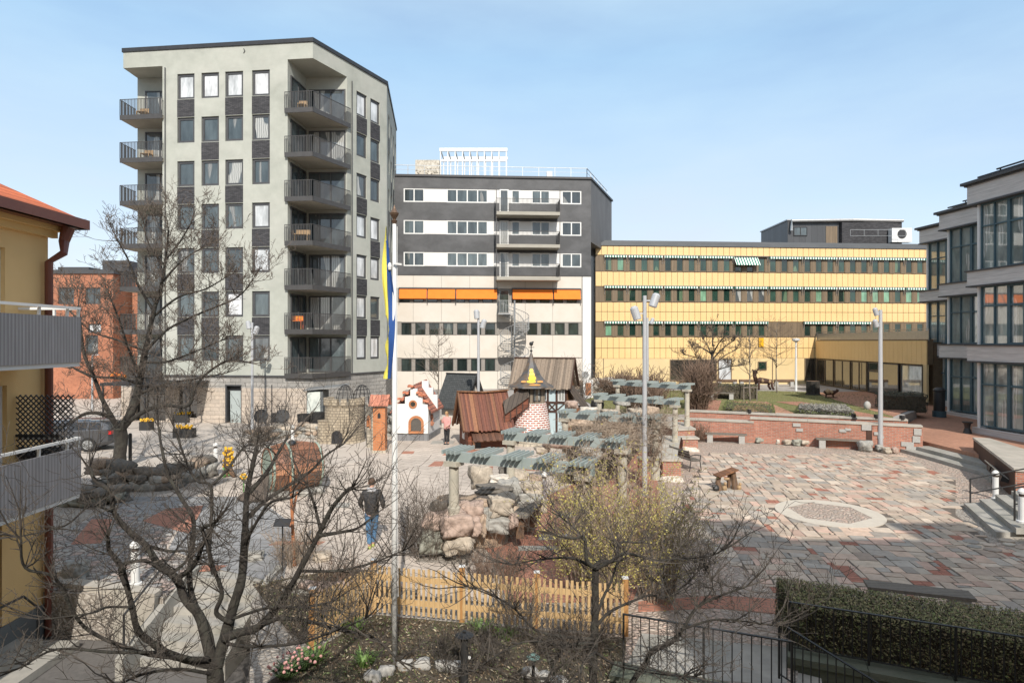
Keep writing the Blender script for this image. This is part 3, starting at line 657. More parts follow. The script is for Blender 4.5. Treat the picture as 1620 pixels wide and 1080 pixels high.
for ri,(zt_,zb_) in enumerate(rowz):
    for a,b,mu in wsp: FM.window(mb,U(a),U(b),zb_,zt_,M['whiteframe'],M['glass'],fw=.1,rec=.08,mull=mu)
    for a,b in ((297,442),(714,790),(850,868),(925,1000),(1122,1198)):
        m=MB(); FM.box(m,U(a),U(b),zb_+.02,zt_-.02,-.11,-.03); m.out('white_panel',M['white'],mb)
    z0=zb_-.95
    FM.window(mb,U(790),U(850),z0,zt_,M['whiteframe'],M['glass2'],fw=.1,rec=-.05,name='balcony_door')
    # balcony
    u0,u1=U(765),U(1172); z0-=.05
    m=MB(); FM.box(m,u0,u1,z0-.28,z0,.0,1.45); s_=m.out('balcony',M['ceil'],mb)
    m=MB(); p=[FM.p(u0,z0,.05),FM.p(u0,z0,1.42),FM.p(u1,z0,1.42),FM.p(u1,z0,.05)]
    for i in range(3): bars(m,p[i],p[i+1],0,1.1,sp=.11,r=.013,low=.1)
    for q in (p[1],p[2]): m.beam((q.x,q.y,z0-.3),(q.x,q.y,z0+2.3),.06,.06)
    m.out('railing',M['rail'],s_)
# cream storeys
m=MB(); zc=lambda py: FM.z(760,py)
ro=[(zc(458.5),zc(478.8)),(zc(510.6),zc(529.4)),(zc(567),zc(586.4))]
X=lambda cx: FM.u(600+cx/3.724)
g2=MB(); FM.box(g2,0,FM.L,-.1,Zm,-.3,-.06); g2.prism([(-12,52.4),(6.8,53.7),(7.0,61.5),(-12,66)],-.1,Zm); g2.out('core_wall',M['gframe'],mb)
joints=[108-330,108-165,33+0,200-0,366,533,690,]
xs=[-70,35,200,366,533,697,860,1022,1193]
bands=[(ro[0][0]+.12,Zm-.05),(ro[1][0]+.08,ro[0][1]-.02),(ro[2][0]+.08,ro[1][1]-.02),(-.1,ro[2][1]-.02)]
for z0,z1 in bands:
    for i in range(len(xs)-1): FM.box(m,max(0,X(xs[i]))+.012,X(xs[i+1])-.012,z0,z1,-.058,0)
m.out('stone_panels',M['cream'],mb)
m=MB(); FM.box(m,X(1197),FM.L,-.1,Zm-.06,-.06,.05); w_=m.out('white_pier',M['white'],mb)
m=MB(); q=FM.p(FM.u(925.7),FM.z(925.7,592.5),.06); m.lathe([(.3,0),(.3,.03)],n=16,T=Matrix.Translation(q)@Matrix.Rotation(PI/2,4,'X')); m.out('round_vent',M['galv'],w_)
def winrow(z1,z0,x0,x1,n,F=FM):
    for i in range(n):
        a=x0+(x1-x0)*i/n; b=a+(x1-x0)/n*.72
        F.window(mb,X(a),X(b),z0,z1,M['tomb'],M['dglass'],fw=.05,rec=.0,th=.04)
        m=MB(); F.box(m,X(b)+.01,X(a+(x1-x0)/n)-.01,z0,z1,-.06,.05); m.out('grey_pillar',M['gframe'],mb)
for zi in (1,2):
    winrow(ro[zi][0],ro[zi][1],131,705,7)
winrow(ro[1][0],ro[1][1],872,1195,4)
m=MB(); FM.box(m,X(872),X(1195),ro[2][1],ro[2][0],-.058,-.004); m.out('stone_panels',M['cream'],mb)
winrow(ro[0][1]+.75,ro[0][1],121,690,7); winrow(ro[0][1]+.75,ro[0][1],785,1185,5)
for zi in (1,2):
    m=MB(); FM.box(m,X(131),X(695),ro[zi][0],ro[zi][0]+.08,-.04,.12); m.out('window_head',M['gframe'],mb)
for a,b in ((120,280),(287,447),(455,693),(785,1020),(1028,1183)):
    m=MB(); z1,z0=ro[0][0]+.05,FM.z(760,473); u0,u1=X(a),X(b)
    m.add([FM.p(u0,z1,.1),FM.p(u1,z1,.1),FM.p(u1,z0,.42),FM.p(u0,z0,.42),FM.p(u0,z1-.03,.07),FM.p(u1,z1-.03,.07),FM.p(u1,z0-.03,.39),FM.p(u0,z0-.03,.39)],[(3,2,1,0),(4,5,6,7),(0,1,5,4),(3,7,6,2),(0,4,7,3),(1,2,6,5)])
    aw=m.out('awning',M['orange'],mb)
    m=MB()
    for u in (u0-.05,u1+.03): FM.box(m,u-.02,u+.02,z0-.5,z1+.1,.0,.1); m.beam(FM.p(u,z1-.7,.08),FM.p(u,z0,.42),.03,.03)
    FM.box(m,u0-.05,u1+.05,z1,z1+.12,.0,.16); m.out('awning_arm',M['rail'],aw)
FM.window(mb,X(703),X(765),ro[0][0]-2.05,ro[0][0],M['gframe'],M['dglass'],fw=.08,rec=-.03,name='stair_door')
# spiral escape stair
sc=FM.p(X(790),0,1.55); zs=ro[0][0]-2.1
st_=MB(); n=int((zs+.2)/.18); 
for k in range(n):
    z=zs-.18*k; a=R(150)-k*R(22)
    pts=[]
    for aa,rr_ in ((a,.1),(a,1.2),(a+R(24),1.2),(a+R(24),.1)): pts.append((sc.x+math.cos(aa)*rr_,sc.y+math.sin(aa)*rr_,z))
    st_.extr(pts,(0,0,-.05))
tr_=st_.out('spiral_staircase',M['galv'],mb)
r_=MB(); r_.tube([(sc.x,sc.y,0),(sc.x,sc.y,zs+1.1)],.08,8)
hp=[];lp=[]
for k in range(n*2):
    z=zs-.09*k; a=R(150)-k*R(11); hp.append((sc.x+math.cos(a)*1.22,sc.y+math.sin(a)*1.22,z+1.0)); lp.append((sc.x+math.cos(a)*1.22,sc.y+math.sin(a)*1.22,z))
    r_.beam(hp[-1],lp[-1],.02,.02)
r_.tube(hp,.028,5);r_.tube(lp,.03,5)
r_.out('stair_railing',M['galv'],tr_)
m=MB(); FM.box(m,X(700),X(772),zs-.08,zs,.02,1.5); l_=m.out('stair_landing',M['galv'],mb)
m=MB(); p=[FM.p(X(700),zs,.05),FM.p(X(700),zs,1.45),FM.p(X(772),zs,1.45)]
for i in range(2): bars(m,p[i],p[i+1],0,1.1,sp=.12)
m.out('railing',M['galv'],l_)
# roof structures
zr_=Zt+.18; Y=54.5
m=MB(); x0,x1=(697-810)/FP*Y,(801-810)/FP*Y; zh=CAMZ+(540-237)/FP*Y
for yy in (Y,Y+2.6):
    zz=zh if yy==Y else zh
    for i in range(10):
        x=x0+(x1-x0)*i/9; m.beam((x,yy,zr_),(x,yy,zz),.09,.09)
    m.beam((x0-.1,yy,zz),(x1+.1,yy,zz),.14,.3); 
m.beam((x0,Y,zr_+1.9),(x1,Y,zr_+1.9),.1,.18)
for i in range(10):
    x=x0+(x1-x0)*i/9; m.beam((x,Y,zh),(x,Y+2.6,zh-.1),.07,.14)
m.out('roof_frame',M['whiteframe'],mb)
m=MB(); xa,xb=(657-810)/FP*Y,(695-810)/FP*Y; m.box(xa,xb,Y,Y+1.5,zr_,CAMZ+(540-253)/FP*Y)
for i in range(60): m.ball((random.uniform(xa+.1,xb-.1),Y,random.uniform(zr_+.1,zr_+1.2)),.09,5)
m.out('roof_hut',M['gabion'],mb)
m=MB(); xa=(865-810)/FP*Y; m.box(xa,xa+.5,Y,Y+.6,zr_,zr_+.95); m.out('roof_box',M['galv'],mb)
m=MB(); p=[FM.p(.2,zr_,-.3),FM.p(FM.L-.3,zr_,-.3),FS.p(FS.L-.3,zr_,-.4)]
for i in range(2):
    d=p[i+1]-p[i]; k=int(d.length/1.4)
    for j in range(k+1): q=p[i]+d*j/k; m.beam(q,q+Vector((0,0,.85)),.05,.05)
    m.beam(p[i]+Vector((0,0,.87)),p[i+1]+Vector((0,0,.87)),.05,.05); m.beam(p[i]+Vector((0,0,.5)),p[i+1]+Vector((0,0,.5)),.025,.025)
m.out('roof_railing',M['galv'],mb)
# ================= yellow panelled building
yb=thing('yellow_office_building','long three storey office block clad in glossy yellow panels with green striped awnings','office building',(25,58,0),world=True)
FY=Fac((7.84,57.0),(52.3,60.15)); base=1.05
zy=lambda py: FY.z(945,py)
V=lambda c: zy(340+c/2.893); XY=lambda c: FY.u(920+c/2.893)
bandsY=[(182,142),(325,260),(441,400),(486,443),(608,560),(656,610)]
uA=FY.u(942); uB=43.0; pw=.562
for bi,(lo,hi) in enumerate(bandsY):
    m=MB(); n=int((uB-uA)/pw)
    for i in range(n):
        if bi>=4 and FY.p(uA+i*pw,0).x>29.3: break
        if bi==4 and XY(809)<uA+(i+.5)*pw<XY(845): continue
        FY.box(m,uA+i*pw+.018,uA+(i+1)*pw-.018,V(lo),V(hi),-.03,.03)
    m.out('cladding',M['yellow'],yb)
m=MB(); FY.box(m,XY(811),XY(847),V(604),V(562),-.03,.02); m.out('bright_panel',mk('bright_yellow_panel',(.78,.42,.0),(.74,.38,0),1,.5),yb)
m=MB(); FY.box(m,0,uB+.3,V(658),V(140),-.4,-.031); m.prism([(7.9,57.5),(52.3,60.7),(54,76),(9,74)],base-.2,V(140)); m.out('backing_wall',M['yback'],yb)
m=MB(); FY.box(m,0,uB+.3,base-.1,V(657),-.35,-.0); m.out('ground_storey_wall',M['ystucco'],yb)
m=MB()
for k in range(5):
    d=-.4-k*.5; FY.box(m,-.15,uB+.4,V(140)-.0+.1*k,V(140)+.28+.11*k,d-1.2,.12-k*.35)
m.prism([(8,60),(52,63),(53,75),(9,74)],V(140)+.3,V(140)+.7); m.out('roof_edge',M['roofgrey'],yb)
rowsY=[(257,190),(397,330),(556,492)]
pit=54.6/2.893/ (XY(1)-XY(0)) if False else (XY(654)-XY(108))/10.1
Gi=0
for ri,(lo,hi) in enumerate(rowsY):
    z0,z1=V(lo),V(hi); u=XY(108); i=0; last=XY(104)
    m=MB(); bz=MB()
    ez=MB(); FY.box(ez,uA,XY(104),z0,z1,-.03,.01); ez.out('end_panel',M['bronze'],yb)
    while u<uB-.8:
        a,b=u,u+pit*.56
        cpx=(a-XY(0))/(XY(1)-XY(0))
        blank=(ri==2 and XY(855)<a+.3<XY(1010))
        if not blank:
            pm=M['gglass']
            rv=random.random()
            if (ri==1 and i in(18,22,23,24,26,27)) or (ri==0 and i==1) or rv<.08: pm=M['gglass2']
            if ri==1 and i in (11,12,13): pm=M['glass2']
            FY.window(yb,a,b,z0+.06,z1-.02,M['yback'],pm,fw=.05,rec=.01,th=.03)
        FY.box(bz,b+.01,a+pit-.01,z0,z1,-.03,.045 if not blank else .02)
        if blank: FY.box(bz,a,b+.01,z0,z1,-.03,.02)
        u+=pit;i+=1
    bz.out('bronze_pillars',M['bronze'],yb)
    # rolled awnings, every three windows
    u=XY(100)
    k=0
    while u<uB-2:
        w=pit*(2 if k==0 else 3)
        if not(ri==2 and (XY(850)<u+w/2<XY(1010) or u>XY(1200))):
            ext=(ri==0 and k==4)
            m=MB()
            if ext: m.add([FY.p(u,z1+.12,.12),FY.p(u+w*.68,z1+.12,.12),FY.p(u+w*.68,z1-.72,.75),FY.p(u,z1-.72,.75),FY.p(u,z1+.08,.1),FY.p(u+w*.68,z1+.08,.1),FY.p(u+w*.68,z1-.78,.74),FY.p(u,z1-.78,.74)],[(3,2,1,0),(4,5,6,7),(0,1,5,4),(3,7,6,2),(0,4,7,3),(1,2,6,5)])
            else: FY.box(m,u+.05,u+w-.1,z1-.1,z1+.1,.1,.3)
            aw=m.out('awning',M['stripe'],yb)
            m=MB()
            FY.box(m,u+.03,u+w-.08,z1+.1,z1+.16,.05,.32)
            for uu in (u+.05,u+w-.12): FY.box(m,uu,uu+.05,z1-.65,z1+.1,.06,.11); m.beam(FY.p(uu+.025,z1-.6,.09),FY.p(uu+.025,z1,.3),.03,.03)
            m.out('awning_arm',M['gframe'],aw)
        u+=w;k+=1
# ground storey openings
for a,b,lo,hi,pm,mu in ((404,618,760,662,'bglass',(.3,.6)),(624,686,760,660,'blind',()),(806,846,712,672,'gglass',()),(1020,1070,765,656,'bglass',())):
    z0,z1=max(V(lo),base+.05),V(hi)
    FY.window(yb,XY(a),XY(b),z0,z1,M['yback'],M['lilac'] if pm=='blind' and 'lilac' in M else M[pm],fw=.08,rec=-.04,mull=mu)
m=MB(); FY.box(m,XY(99),XY(102),base,V(658),0,.02); FY.box(m,XY(872),XY(875),base,V(658),0,.05); m.out('downpipe',M['yback'],yb)
# low wing
FW=Fac((29.2,58.3),(28.4,41.5)); zw1,zw0=CAMZ+.05,3.6
m=MB(); n=int(FW.L/.56)
for i in range(n): FW.box(m,i*.56+.01,(i+1)*.56-.01,zw0,zw1,-.03,.03)
m.out('cladding',M['yellow'],yb)
m=MB(); FW.box(m,0,FW.L,zw0,zw1+.1,-.4,-.031); m.prism([(29.4,58),(28.9,41.6),(40,41.6),(42,59)],base-.2,zw1-.1); m.out('backing_wall',M['yback'],yb)
wu=[0,3.1,6.2,9.3,12.4,FW.L]
for i,(a,b) in enumerate(((.3,3.6),(3.8,6.6),(6.8,9.2),(9.4,11.2),(11.4,13.6),(13.9,FW.L-.4))):
    FW.window(yb,a,b,base+.1,zw0-.06,M['yback'] if i<3 else M['frame'],M['bglass'] if i not in(5,) else M['rglass'],fw=.08,rec=-.04,mull=(.5,) if i<3 else (),trans=(.35,.7) if i==3 else ())
m=MB(); FW.box(m,FW.L-.4,FW.L,base,zw0,-.1,.04); m.out('corner_pier',M['ystucco'],yb)
m=MB(); p0=FW.p(0,zw1,-.1);p1=FW.p(FW.L,zw1,-.1); k=14
for j in range(k+1): q=p0+(p1-p0)*j/k; m.beam(q,q+Vector((0,0,.8)),.05,.05)
FW.box(m,0,FW.L,zw1+.12,zw1+.7,-.12,-.08); m.beam(p0+Vector((0,0,.82)),p1+Vector((0,0,.82)),.06,.05); 
m.out('terrace_railing',M['galv'],yb)
# roof plant room
pr=thing('rooftop_plant_room','black metal plant room with white ducts standing on the roof of the yellow office block','plant room',(33,64,11.3),world=True)
Y1=62.0; xa,xb=436/960*Y1,612/960*Y1; zt1=CAMZ+(540-349)/960*Y1
m=MB(); m.prism([(xa,Y1),(xb,Y1),(xb,Y1+6.6),(xa,Y1+6.6)],13.2,zt1); m.out('wall',M['plant_room'],pr)
Fp=Fac((xa,Y1),(xb,Y1)); PX=lambda c:Fp.u(920+c/2.893); PZ=lambda c:Fp.z(1300,340+c/2.893)
m=MB(); m.prism([(xa-.1,Y1-.1),(xb+.1,Y1-.1),(xb+.1,Y1+6.7),(xa-.1,Y1+6.7)],zt1,zt1+.12); m.out('roof_edge',M['galv'],pr)
Fp.window(pr,PX(970),PX(1032),PZ(96),PZ(55),M['black'],M['glass'],fw=.07,rec=-.04,mull=(.5,),name='louvre')
m=MB(); Fp.box(m,PX(1118),PX(1170),PZ(135),PZ(52),0,.04); m.out('door',M['bronze'],pr)
m=MB(); Fp.box(m,PX(1180),PX(1452),PZ(135),PZ(38),0,.5); m.out('solar_screen',M['dbrick'],pr)
m=MB(); m.tube([Fp.p(PX(955),PZ(75),.3),Fp.p(PX(955),PZ(30),.3),Fp.p(PX(1235),PZ(26),.3),Fp.p(PX(1455),PZ(32),.6)],.16,8); m.out('duct',M['galv'],pr)
m=MB(); c0=Fp.p(PX(1432),PZ(97),1.2); m.box(c0.x-1.0,c0.x+1.0,c0.y,c0.y+.6,c0.z-.8,c0.z+.6); f_=m.out('fan_unit',M['whiteframe'],pr)
m=MB(); 
m.lathe([(.45,0),(.45,.05)],n=20,T=Matrix.Translation(c0)@Matrix.Rotation(PI/2,4,'X')); m.out('fan',M['black'],f_)
m=MB(); bars(m,Fp.p(PX(1175),PZ(135),2.2),Fp.p(PX(1420),PZ(135),2.2),0,1.1,sp=1.3,low=.5); m.out('railing',M['galv'],pr)
# ================= bay fronted offices on the right
rb=thing('glass_office_building','grey boarded office block with tall teal framed window bays stepping back along the right side','office building',(27,34,.4),world=True)
def ray_on(F,px): return F.u(px)
bays=[((23.5,31.0),15,[0,.42,1.32,1.72,2.7,3.9,4.5,5.7,7,8.2,9.4,10.6,12,13.4,14.6]),((27.0,38.0),8.6,[0,.6,2.2,3.0,4.6,6.2,8.2]),((29.25,43.2),6.2,[0,.7,1.7,2.6,4.2,6])]
for bi,(p,Lb,_) in enumerate(bays):
    dr=Vector((.11,-1)).normalized(); F=Fac(p,(p[0]+dr.x*Lb,p[1]+dr.y*Lb))
    back=14
    o=F.O; q=[F.p(-.45,0,-.25),F.p(F.L,0,-.25),F.p(F.L,0,-back),F.p(-.45,0,-back)]
    poly=[(a.x,a.y) for a in q]
    gb=.3
    levels=[(12.15,13.05),(8.02,8.72),(4.22,4.98)]
    m=MB()
    for z0,z1 in levels:
        pl=[F.p(.0,0,.28),F.p(F.L,0,.28),F.p(F.L,0,-back),F.p(.0,0,-back)]
        m.prism([(a.x,a.y) for a in pl],z0,z1)
    pl=[F.p(.2,0,.18),F.p(F.L,0,.18),F.p(F.L,0,-back),F.p(.2,0,-back)]
    m.prism([(a.x,a.y) for a in pl],gb-.5,.88 if bi<2 else 1.2)
    m.out('grey_boarding',M['greyboard'],rb)
    m=MB()
    for z0,z1 in levels:
        pl=[F.p(-.1,0,.36),F.p(F.L,0,.36),F.p(F.L,0,-back),F.p(-.1,0,-back)]
        m.prism([(a.x,a.y) for a in pl],z1,z1+.07); 
        pl=[F.p(-.05,0,.32),F.p(F.L,0,.32),F.p(F.L,0,-back),F.p(-.05,0,-back)]
        m.prism([(a.x,a.y) for a in pl],z0-.08,z0)
    pl=[F.p(-.2,0,.5),F.p(F.L,0,.5),F.p(F.L,0,-back),F.p(-.2,0,-back)]
    m.prism([(a.x,a.y) for a in pl],13.13,13.27); m.out('flashing',M['frame'],rb)
    m=MB(); pl=[F.p(.75,0,-.3),F.p(F.L,0,-.3),F.p(F.L,0,-back),F.p(.75,0,-back)]; m.prism([(a.x,a.y) for a in pl],0,12.5); m.out('inner_wall',M['greyboard'],rb)
    for li,(z0,z1) in enumerate(((8.79,12.07),(5.05,7.94),(.95,4.14))):
        us=bays[bi][2]; i=0
        uu=.5
        wd=[1.5,.85,1.9,1.5,.85,1.9,1.5,.85,1.9,1.6]
        k=0
        while uu<F.L-.3:
            w=min(wd[k%len(wd)],F.L-uu)
            nar=wd[k%len(wd)]<1
            door=(li==2 and bi==0 and k in (2,3))
            o_=F.window(rb,uu,uu+w,z0,z1,M['teal'],M['rglass'],fw=.06 if not nar else .1,rec=.1,mull=() if w<1.4 or nar else (.5,),trans=(.66,) if not door else (.3,.66),th=.1,base=0)
            uu+=w;k+=1
    # return side at the far end of each bay
    pass
    for (z0,z1) in ((8.79,12.07),(5.05,7.94),(.95,4.14)):
        pass
        Fq=Fac((F.p(.5,0,-1.4).x,F.p(.5,0,-1.4).y),(F.p(.5,0,-.05).x,F.p(.5,0,-.05).y))
        Fq.window(rb,0,Fq.L,z0,z1,M['teal'],M['rglass'],fw=.09,rec=0,trans=(.66,))
    m=MB(); c=F.p(.38,0,-.05); m.tube([(c.x,c.y,.4),(c.x,c.y,12.1)],.09,8); m.out('corner_pipe',M['whiteframe'],rb)
    m=MB()
    for i in range(5):
        u=.8+i*1.6
        if u<F.L: m.beam(F.p(u,13.27,-.8),F.p(u,13.85,-.8),.05,.05)
    m.beam(F.p(.6,13.85,-.8),F.p(F.L,13.85,-.8),.07,.07); m.beam(F.p(.6,13.6,-.8),F.p(F.L,13.6,-.8),.04,.04)
    if bi<2: m.extr([F.p(.1,13.5,-.2),F.p(.1,13.75,-1.8),F.p(5.5,13.75,-1.8),F.p(5.5,13.5,-.2)],(0,0,.08))
    m.out('roof_railing',M['black'] if bi<2 else M['galv'],rb)
# ================= ochre house on the left
lh=thing('ochre_house','ochre rendered house with orange tiled hip roof and grey corrugated balconies at the left edge','house',(-10,10,-.95),world=True)
XW=-9.75; FH=Fac((XW,-4),(XW,12.75)); FE=Fac((XW,12.75),(-22,12.75))
holes=[(FH.u(-70),FH.u(8),4.75,7.0),(FH.u(-70),FH.u(11),2.15,4.35),(FH.u(-60),FH.u(3),-.5,1.75)]
m=MB(); FH.wall(m,0,FH.L,-.5,7.9,holes,.2); FE.quad(m,0,FE.L,-.5,7.9); m.out('wall',M['ochre'],lh)
m=MB(); FH.box(m,-.01,FH.L+.04,-.96,-.25,-.3,.04); FE.box(m,0,FE.L,-.96,-.25,-.3,.04); m.out('plinth',M['plinth'],lh)
for i,h in enumerate(holes): 
    FH.window(lh,h[0],h[1],h[2],h[3],M['whiteframe'] if i<2 else M['frame'],M['glass2'],fw=.1,rec=.14,mull=(.35,.7),name='window' if i<1 else 'balcony_door')
m=MB(); FH.box(m,0,FH.L+.12,7.38,7.52,0,.12); FH.box(m,0,FH.L+.2,7.52,7.62,0,.22); m.out('cornice',M['ochre2'],lh)
ex,ey=-9.2,13.2
m=MB(); m.box(-22,ex,-5,ey,7.62,7.68); m.out('eaves',M['maroon'],lh)
m=MB()
m.beam((ex-.05,-5,7.72),(ex-.05,ey,7.72),.14,.2); m.beam((ex,ey-.05,7.72),(-22,ey-.05,7.72),.14,.2)
m.out('gutter',M['maroon'],lh)
m=MB(); hx=-16; k=.55
zr=lambda d:7.8+d*k
m.add([(ex,-6,7.78),(ex,ey,7.78),(hx,ey+ (hx-ex),zr(ex-hx)),(hx,-6,zr(ex-hx)),(-22,ey,7.78)],[(0,1,2,3),(1,4,2)])
m.out('roof',M['tile'],lh)
m=MB(); px_=XW+.12; py_=12.62
m.tube([(ex-.2,12.85,7.6),(ex-.25,12.8,7.3),(px_+.25,12.7,7.05),(px_,py_,6.85),(px_,py_,-.9)],[.13,.1,.075,.075,.075],10); m.out('downpipe',M['maroon'],lh)
for zb,zt_ in ((4.73,5.68),(2.14,3.12)):
    x0=-8.55; y0,y1=5.5,12.0
    m=MB(); m.box(XW,x0,y0,y1,zb-.02,zb+.12); s_=m.out('balcony',M['whiteframe'],lh)
    m=MB(); m.box(x0,x0+.03,y0,y1,zb+.06,zt_); m.box(XW+.01,x0,y1-.03,y1,zb+.06,zt_); m.out('balcony_panel',M['corr'],s_)
    m=MB(); m.beam((x0,y0,zt_+.17),(x0,y1+.0,zt_+.17),.05,.05); m.beam((x0,y1,zt_+.17),(XW,y1,zt_+.17),.05,.05); 
    for yy in (8.2,9.7,11.0,11.7,y1): m.beam((x0-.05,yy,zt_-.3),(x0-.02,yy,zt_+.17),.04,.04)
    for yy in (x0-.5,): m.beam((yy,y1,zt_-.3),(yy,y1,zt_+.17),.04,.04)
    m.out('handrail',M['whiteframe'],s_)
# trellis on lower balcony
m=MB(); 
for i in range(26):
    a=XW+.02; 
    for sgn in (1,-1):
        x0_=a-1.4+i*.105
        p0=(x0_,2.9); p1=(x0_+sgn*1.25,4.15)
        def clip(p0,p1):
            t0,t1=0,1; dx=p1[0]-p0[0]
            lo,hi=XW+.02,-8.62
            for bnd,s in ((lo,1),(hi,-1)):
                f0=(p0[0]-bnd)*s; f1=(p1[0]-bnd)*s
                if f0<0 and f1<0: return None
                if f0<0: t0=max(t0,f0/(f0-f1))
                elif f1<0: t1=min(t1,f0/(f0-f1))
            return (t0,t1) if t0<t1 else None
        if sgn<0: p0=(x0_+1.25,2.9);p1=(x0_,4.15)
        t=clip(p0,p1)
        if t: 
            f=lambda tt:(p0[0]+(p1[0]-p0[0])*tt,11.93+.02*sgn,p0[1]+(p1[1]-p0[1])*tt)
            m.beam(f(t[0]),f(t[1]),.018,.018)
m.beam((XW,11.93,2.95),(-8.6,11.93,2.95),.03,.04); m.beam((XW,11.93,3.35),(-8.9,11.93,3.35),.04,.05)
m.out('trellis',M['black'],lh)
m=MB(); m.box(-11.2,-9.6+.9,9.2,12.2,-.95,-.8); m.box(-11.2,-9.2,9.2,11.9,-.8,-.62); m.out('doorstep',M['steps'],lh)
m=MB(); m.tube([(-9.7,10.6,.2),(-9.55,10.6,.25),(-9.5,11.8,.25),(-9.45,12.1,-.1),(-9.45,12.1,-.8)],.025,6); m.out('handrail',M['black'],lh)
# ================= red brick block far left
rd=thing('brick_building','flat roofed orange red brick block beyond the street, left of the grey tower','building',(-40,58,0),world=True)
Y=55; xl,xr=-60,(179-810)/FP*Y; FB=Fac((xl,Y),(xr,Y)); ztop=CAMZ+(540-433)/FP*Y
wn=[(92,117,481,455),(135,159,481,455),(139,160,526,512),(92,112,560,530),(135,155,560,530)]
m=MB(); hs=[(FB.u(a),FB.u(b),FB.z(a,c),FB.z(a,d)) for a,b,c,d in wn]
FB.wall(m,0,FB.L,-.1,ztop,hs,.2); FBs=Fac((xr,Y),(xr+0.4,Y+16)); FBs.quad(m,0,FBs.L,-.1,ztop); m.out('wall',M['rbrick'],rd)
m=MB(); m.prism([(xl,Y+.3),(xr-.1,Y+.3),(xr,Y+16),(xl,Y+16)],0,ztop-.05); m.out('core',M['frame'],rd)
for i,h in enumerate(hs): FB.window(rd,*h,M['frame'],M['blind'] if i==2 else M['glass'],fw=.1,rec=.15,mull=(.5,) if i<2 else ())
m=MB(); m.prism([(xl,Y-.15),(xr+.15,Y-.15),(xr+.5,Y+16),(xl,Y+16)],ztop,ztop+.35); 
m.box(xr-3,xr-.5,Y+3,Y+6,ztop+.35,ztop+1.6); m.box(xr-8,xr-5,Y+4,Y+7,ztop+.35,ztop+1.1); m.out('roof',M['frame'],rd)
m=MB(); m.prism([(xr+.5,Y+2),(xr+14,Y+9),(xr+14,Y+16),(xr+.5,Y+16)],0,ztop-.6)
tag(m.out('brick_annex',M['rbrick'],loc=(xr+5,Y+8,0)),'dark brick annex behind the left balconies of the grey tower','building')
# ================= the house the photograph is taken from (behind the camera)
ob=thing('viewpoint_house','plain rendered house at the near edge of the square, taller at right','house',(0,-5,-.95),world=True)
m=MB(); m.box(6.0,40,-12,-1.2,-.96,13.4); m.box(-9.5,6.0,-12,-1.2,-.96,7.3); m.out('wall',M['ochre'],ob)
m=MB(); m.extr([(5.8,-12.2,13.38),(5.8,-1.0,13.38),(5.8,-6.6,16.3)],(35,0,0)); rf_=m.out('roof',M['tile'],ob)
for x,w,z in ((8.2,1.6,15.2),(13.5,2.2,15.0),(19,1.2,15.6)):  # unseen dormers, like the gable, added to break up the shadow edge
    m=MB(); m.box(x,x+w,-4.2,-1.6,13.6,z); m.out('shadow_dormer',M['ochre2'],rf_)
# ---------- helpers for rocks
def rock(mb,c,sz,seed,col,flat=.35,rz=None,sub=3):
    """one boulder: a rounded, dented block"""
    rr_=random.Random(seed); c=Vector(c); a=rr_.uniform(0,3) if rz is None else rz
    Rm=Matrix.Rotation(a,3,'Z')@Matrix.Rotation(rr_.uniform(-.15,.15),3,'X')
    n=sub+1; V={};vs=[];fs=[]
    def vid(p):
        k=(round(p[0],4),round(p[1],4),round(p[2],4))
        if k not in V:
            V[k]=len(vs); q=Vector(k); s_=q.normalized(); m=(q*.60+s_*.50)
            o=Vector((seed*7.3,seed*1.7,0)); cz_=noise.cell(s_*1.9+o); nn=noise.noise(s_*1.3+o)*.36+(cz_-.5)*.10+noise.noise(s_*4.5+o)*.09
            m*=1+nn
            m=Vector((m.x*sz[0]/2,m.y*sz[1]/2,m.z*sz[2]/2)); vs.append(c+Rm@m)
        return V[k]
    for ax in range(3):
        for sg in (-1,1):
            for i in range(n):
                for j in range(n):
                    q=[]
                    for (di,dj) in ((0,0),(1,0),(1,1),(0,1)):
                        p=[0,0,0]; p[ax]=sg; p[(ax+1)%3]=-1+2*(i+di)/n; p[(ax+2)%3]=-1+2*(j+dj)/n; q.append(vid(p))
                    fs.append(tuple(q if sg>0 else q[::-1]))
    mb.add(vs,fs,col)
RC=dict(pink=(.40,.30,.245),tan=(.40,.345,.275),grey=(.32,.31,.28),green=(.27,.27,.225),dark=(.15,.135,.115),brown=(.38,.29,.215),pale=(.56,.51,.44))
def boulder(px,py,Y,w,h,col,label,group=None,d=None,rz=.2,flat=None):
    q=P(px,py,Y); W=w*Y/960;Hh=h*Y/960; dd=d or (W+Hh)/2
    q.y+=dd/2-.1
    m=MB(); rock(m,(q.x,q.y,q.z),(W*.98,dd,Hh*.98),int(px*13+py),RC[col],rz=rz,sub=9 if Y<19 else 5)
    o=m.out('boulder',M['rock'],loc=(q.x,q.y,q.z-Hh/2),smooth=True); return tag(o,label,'boulder',group)
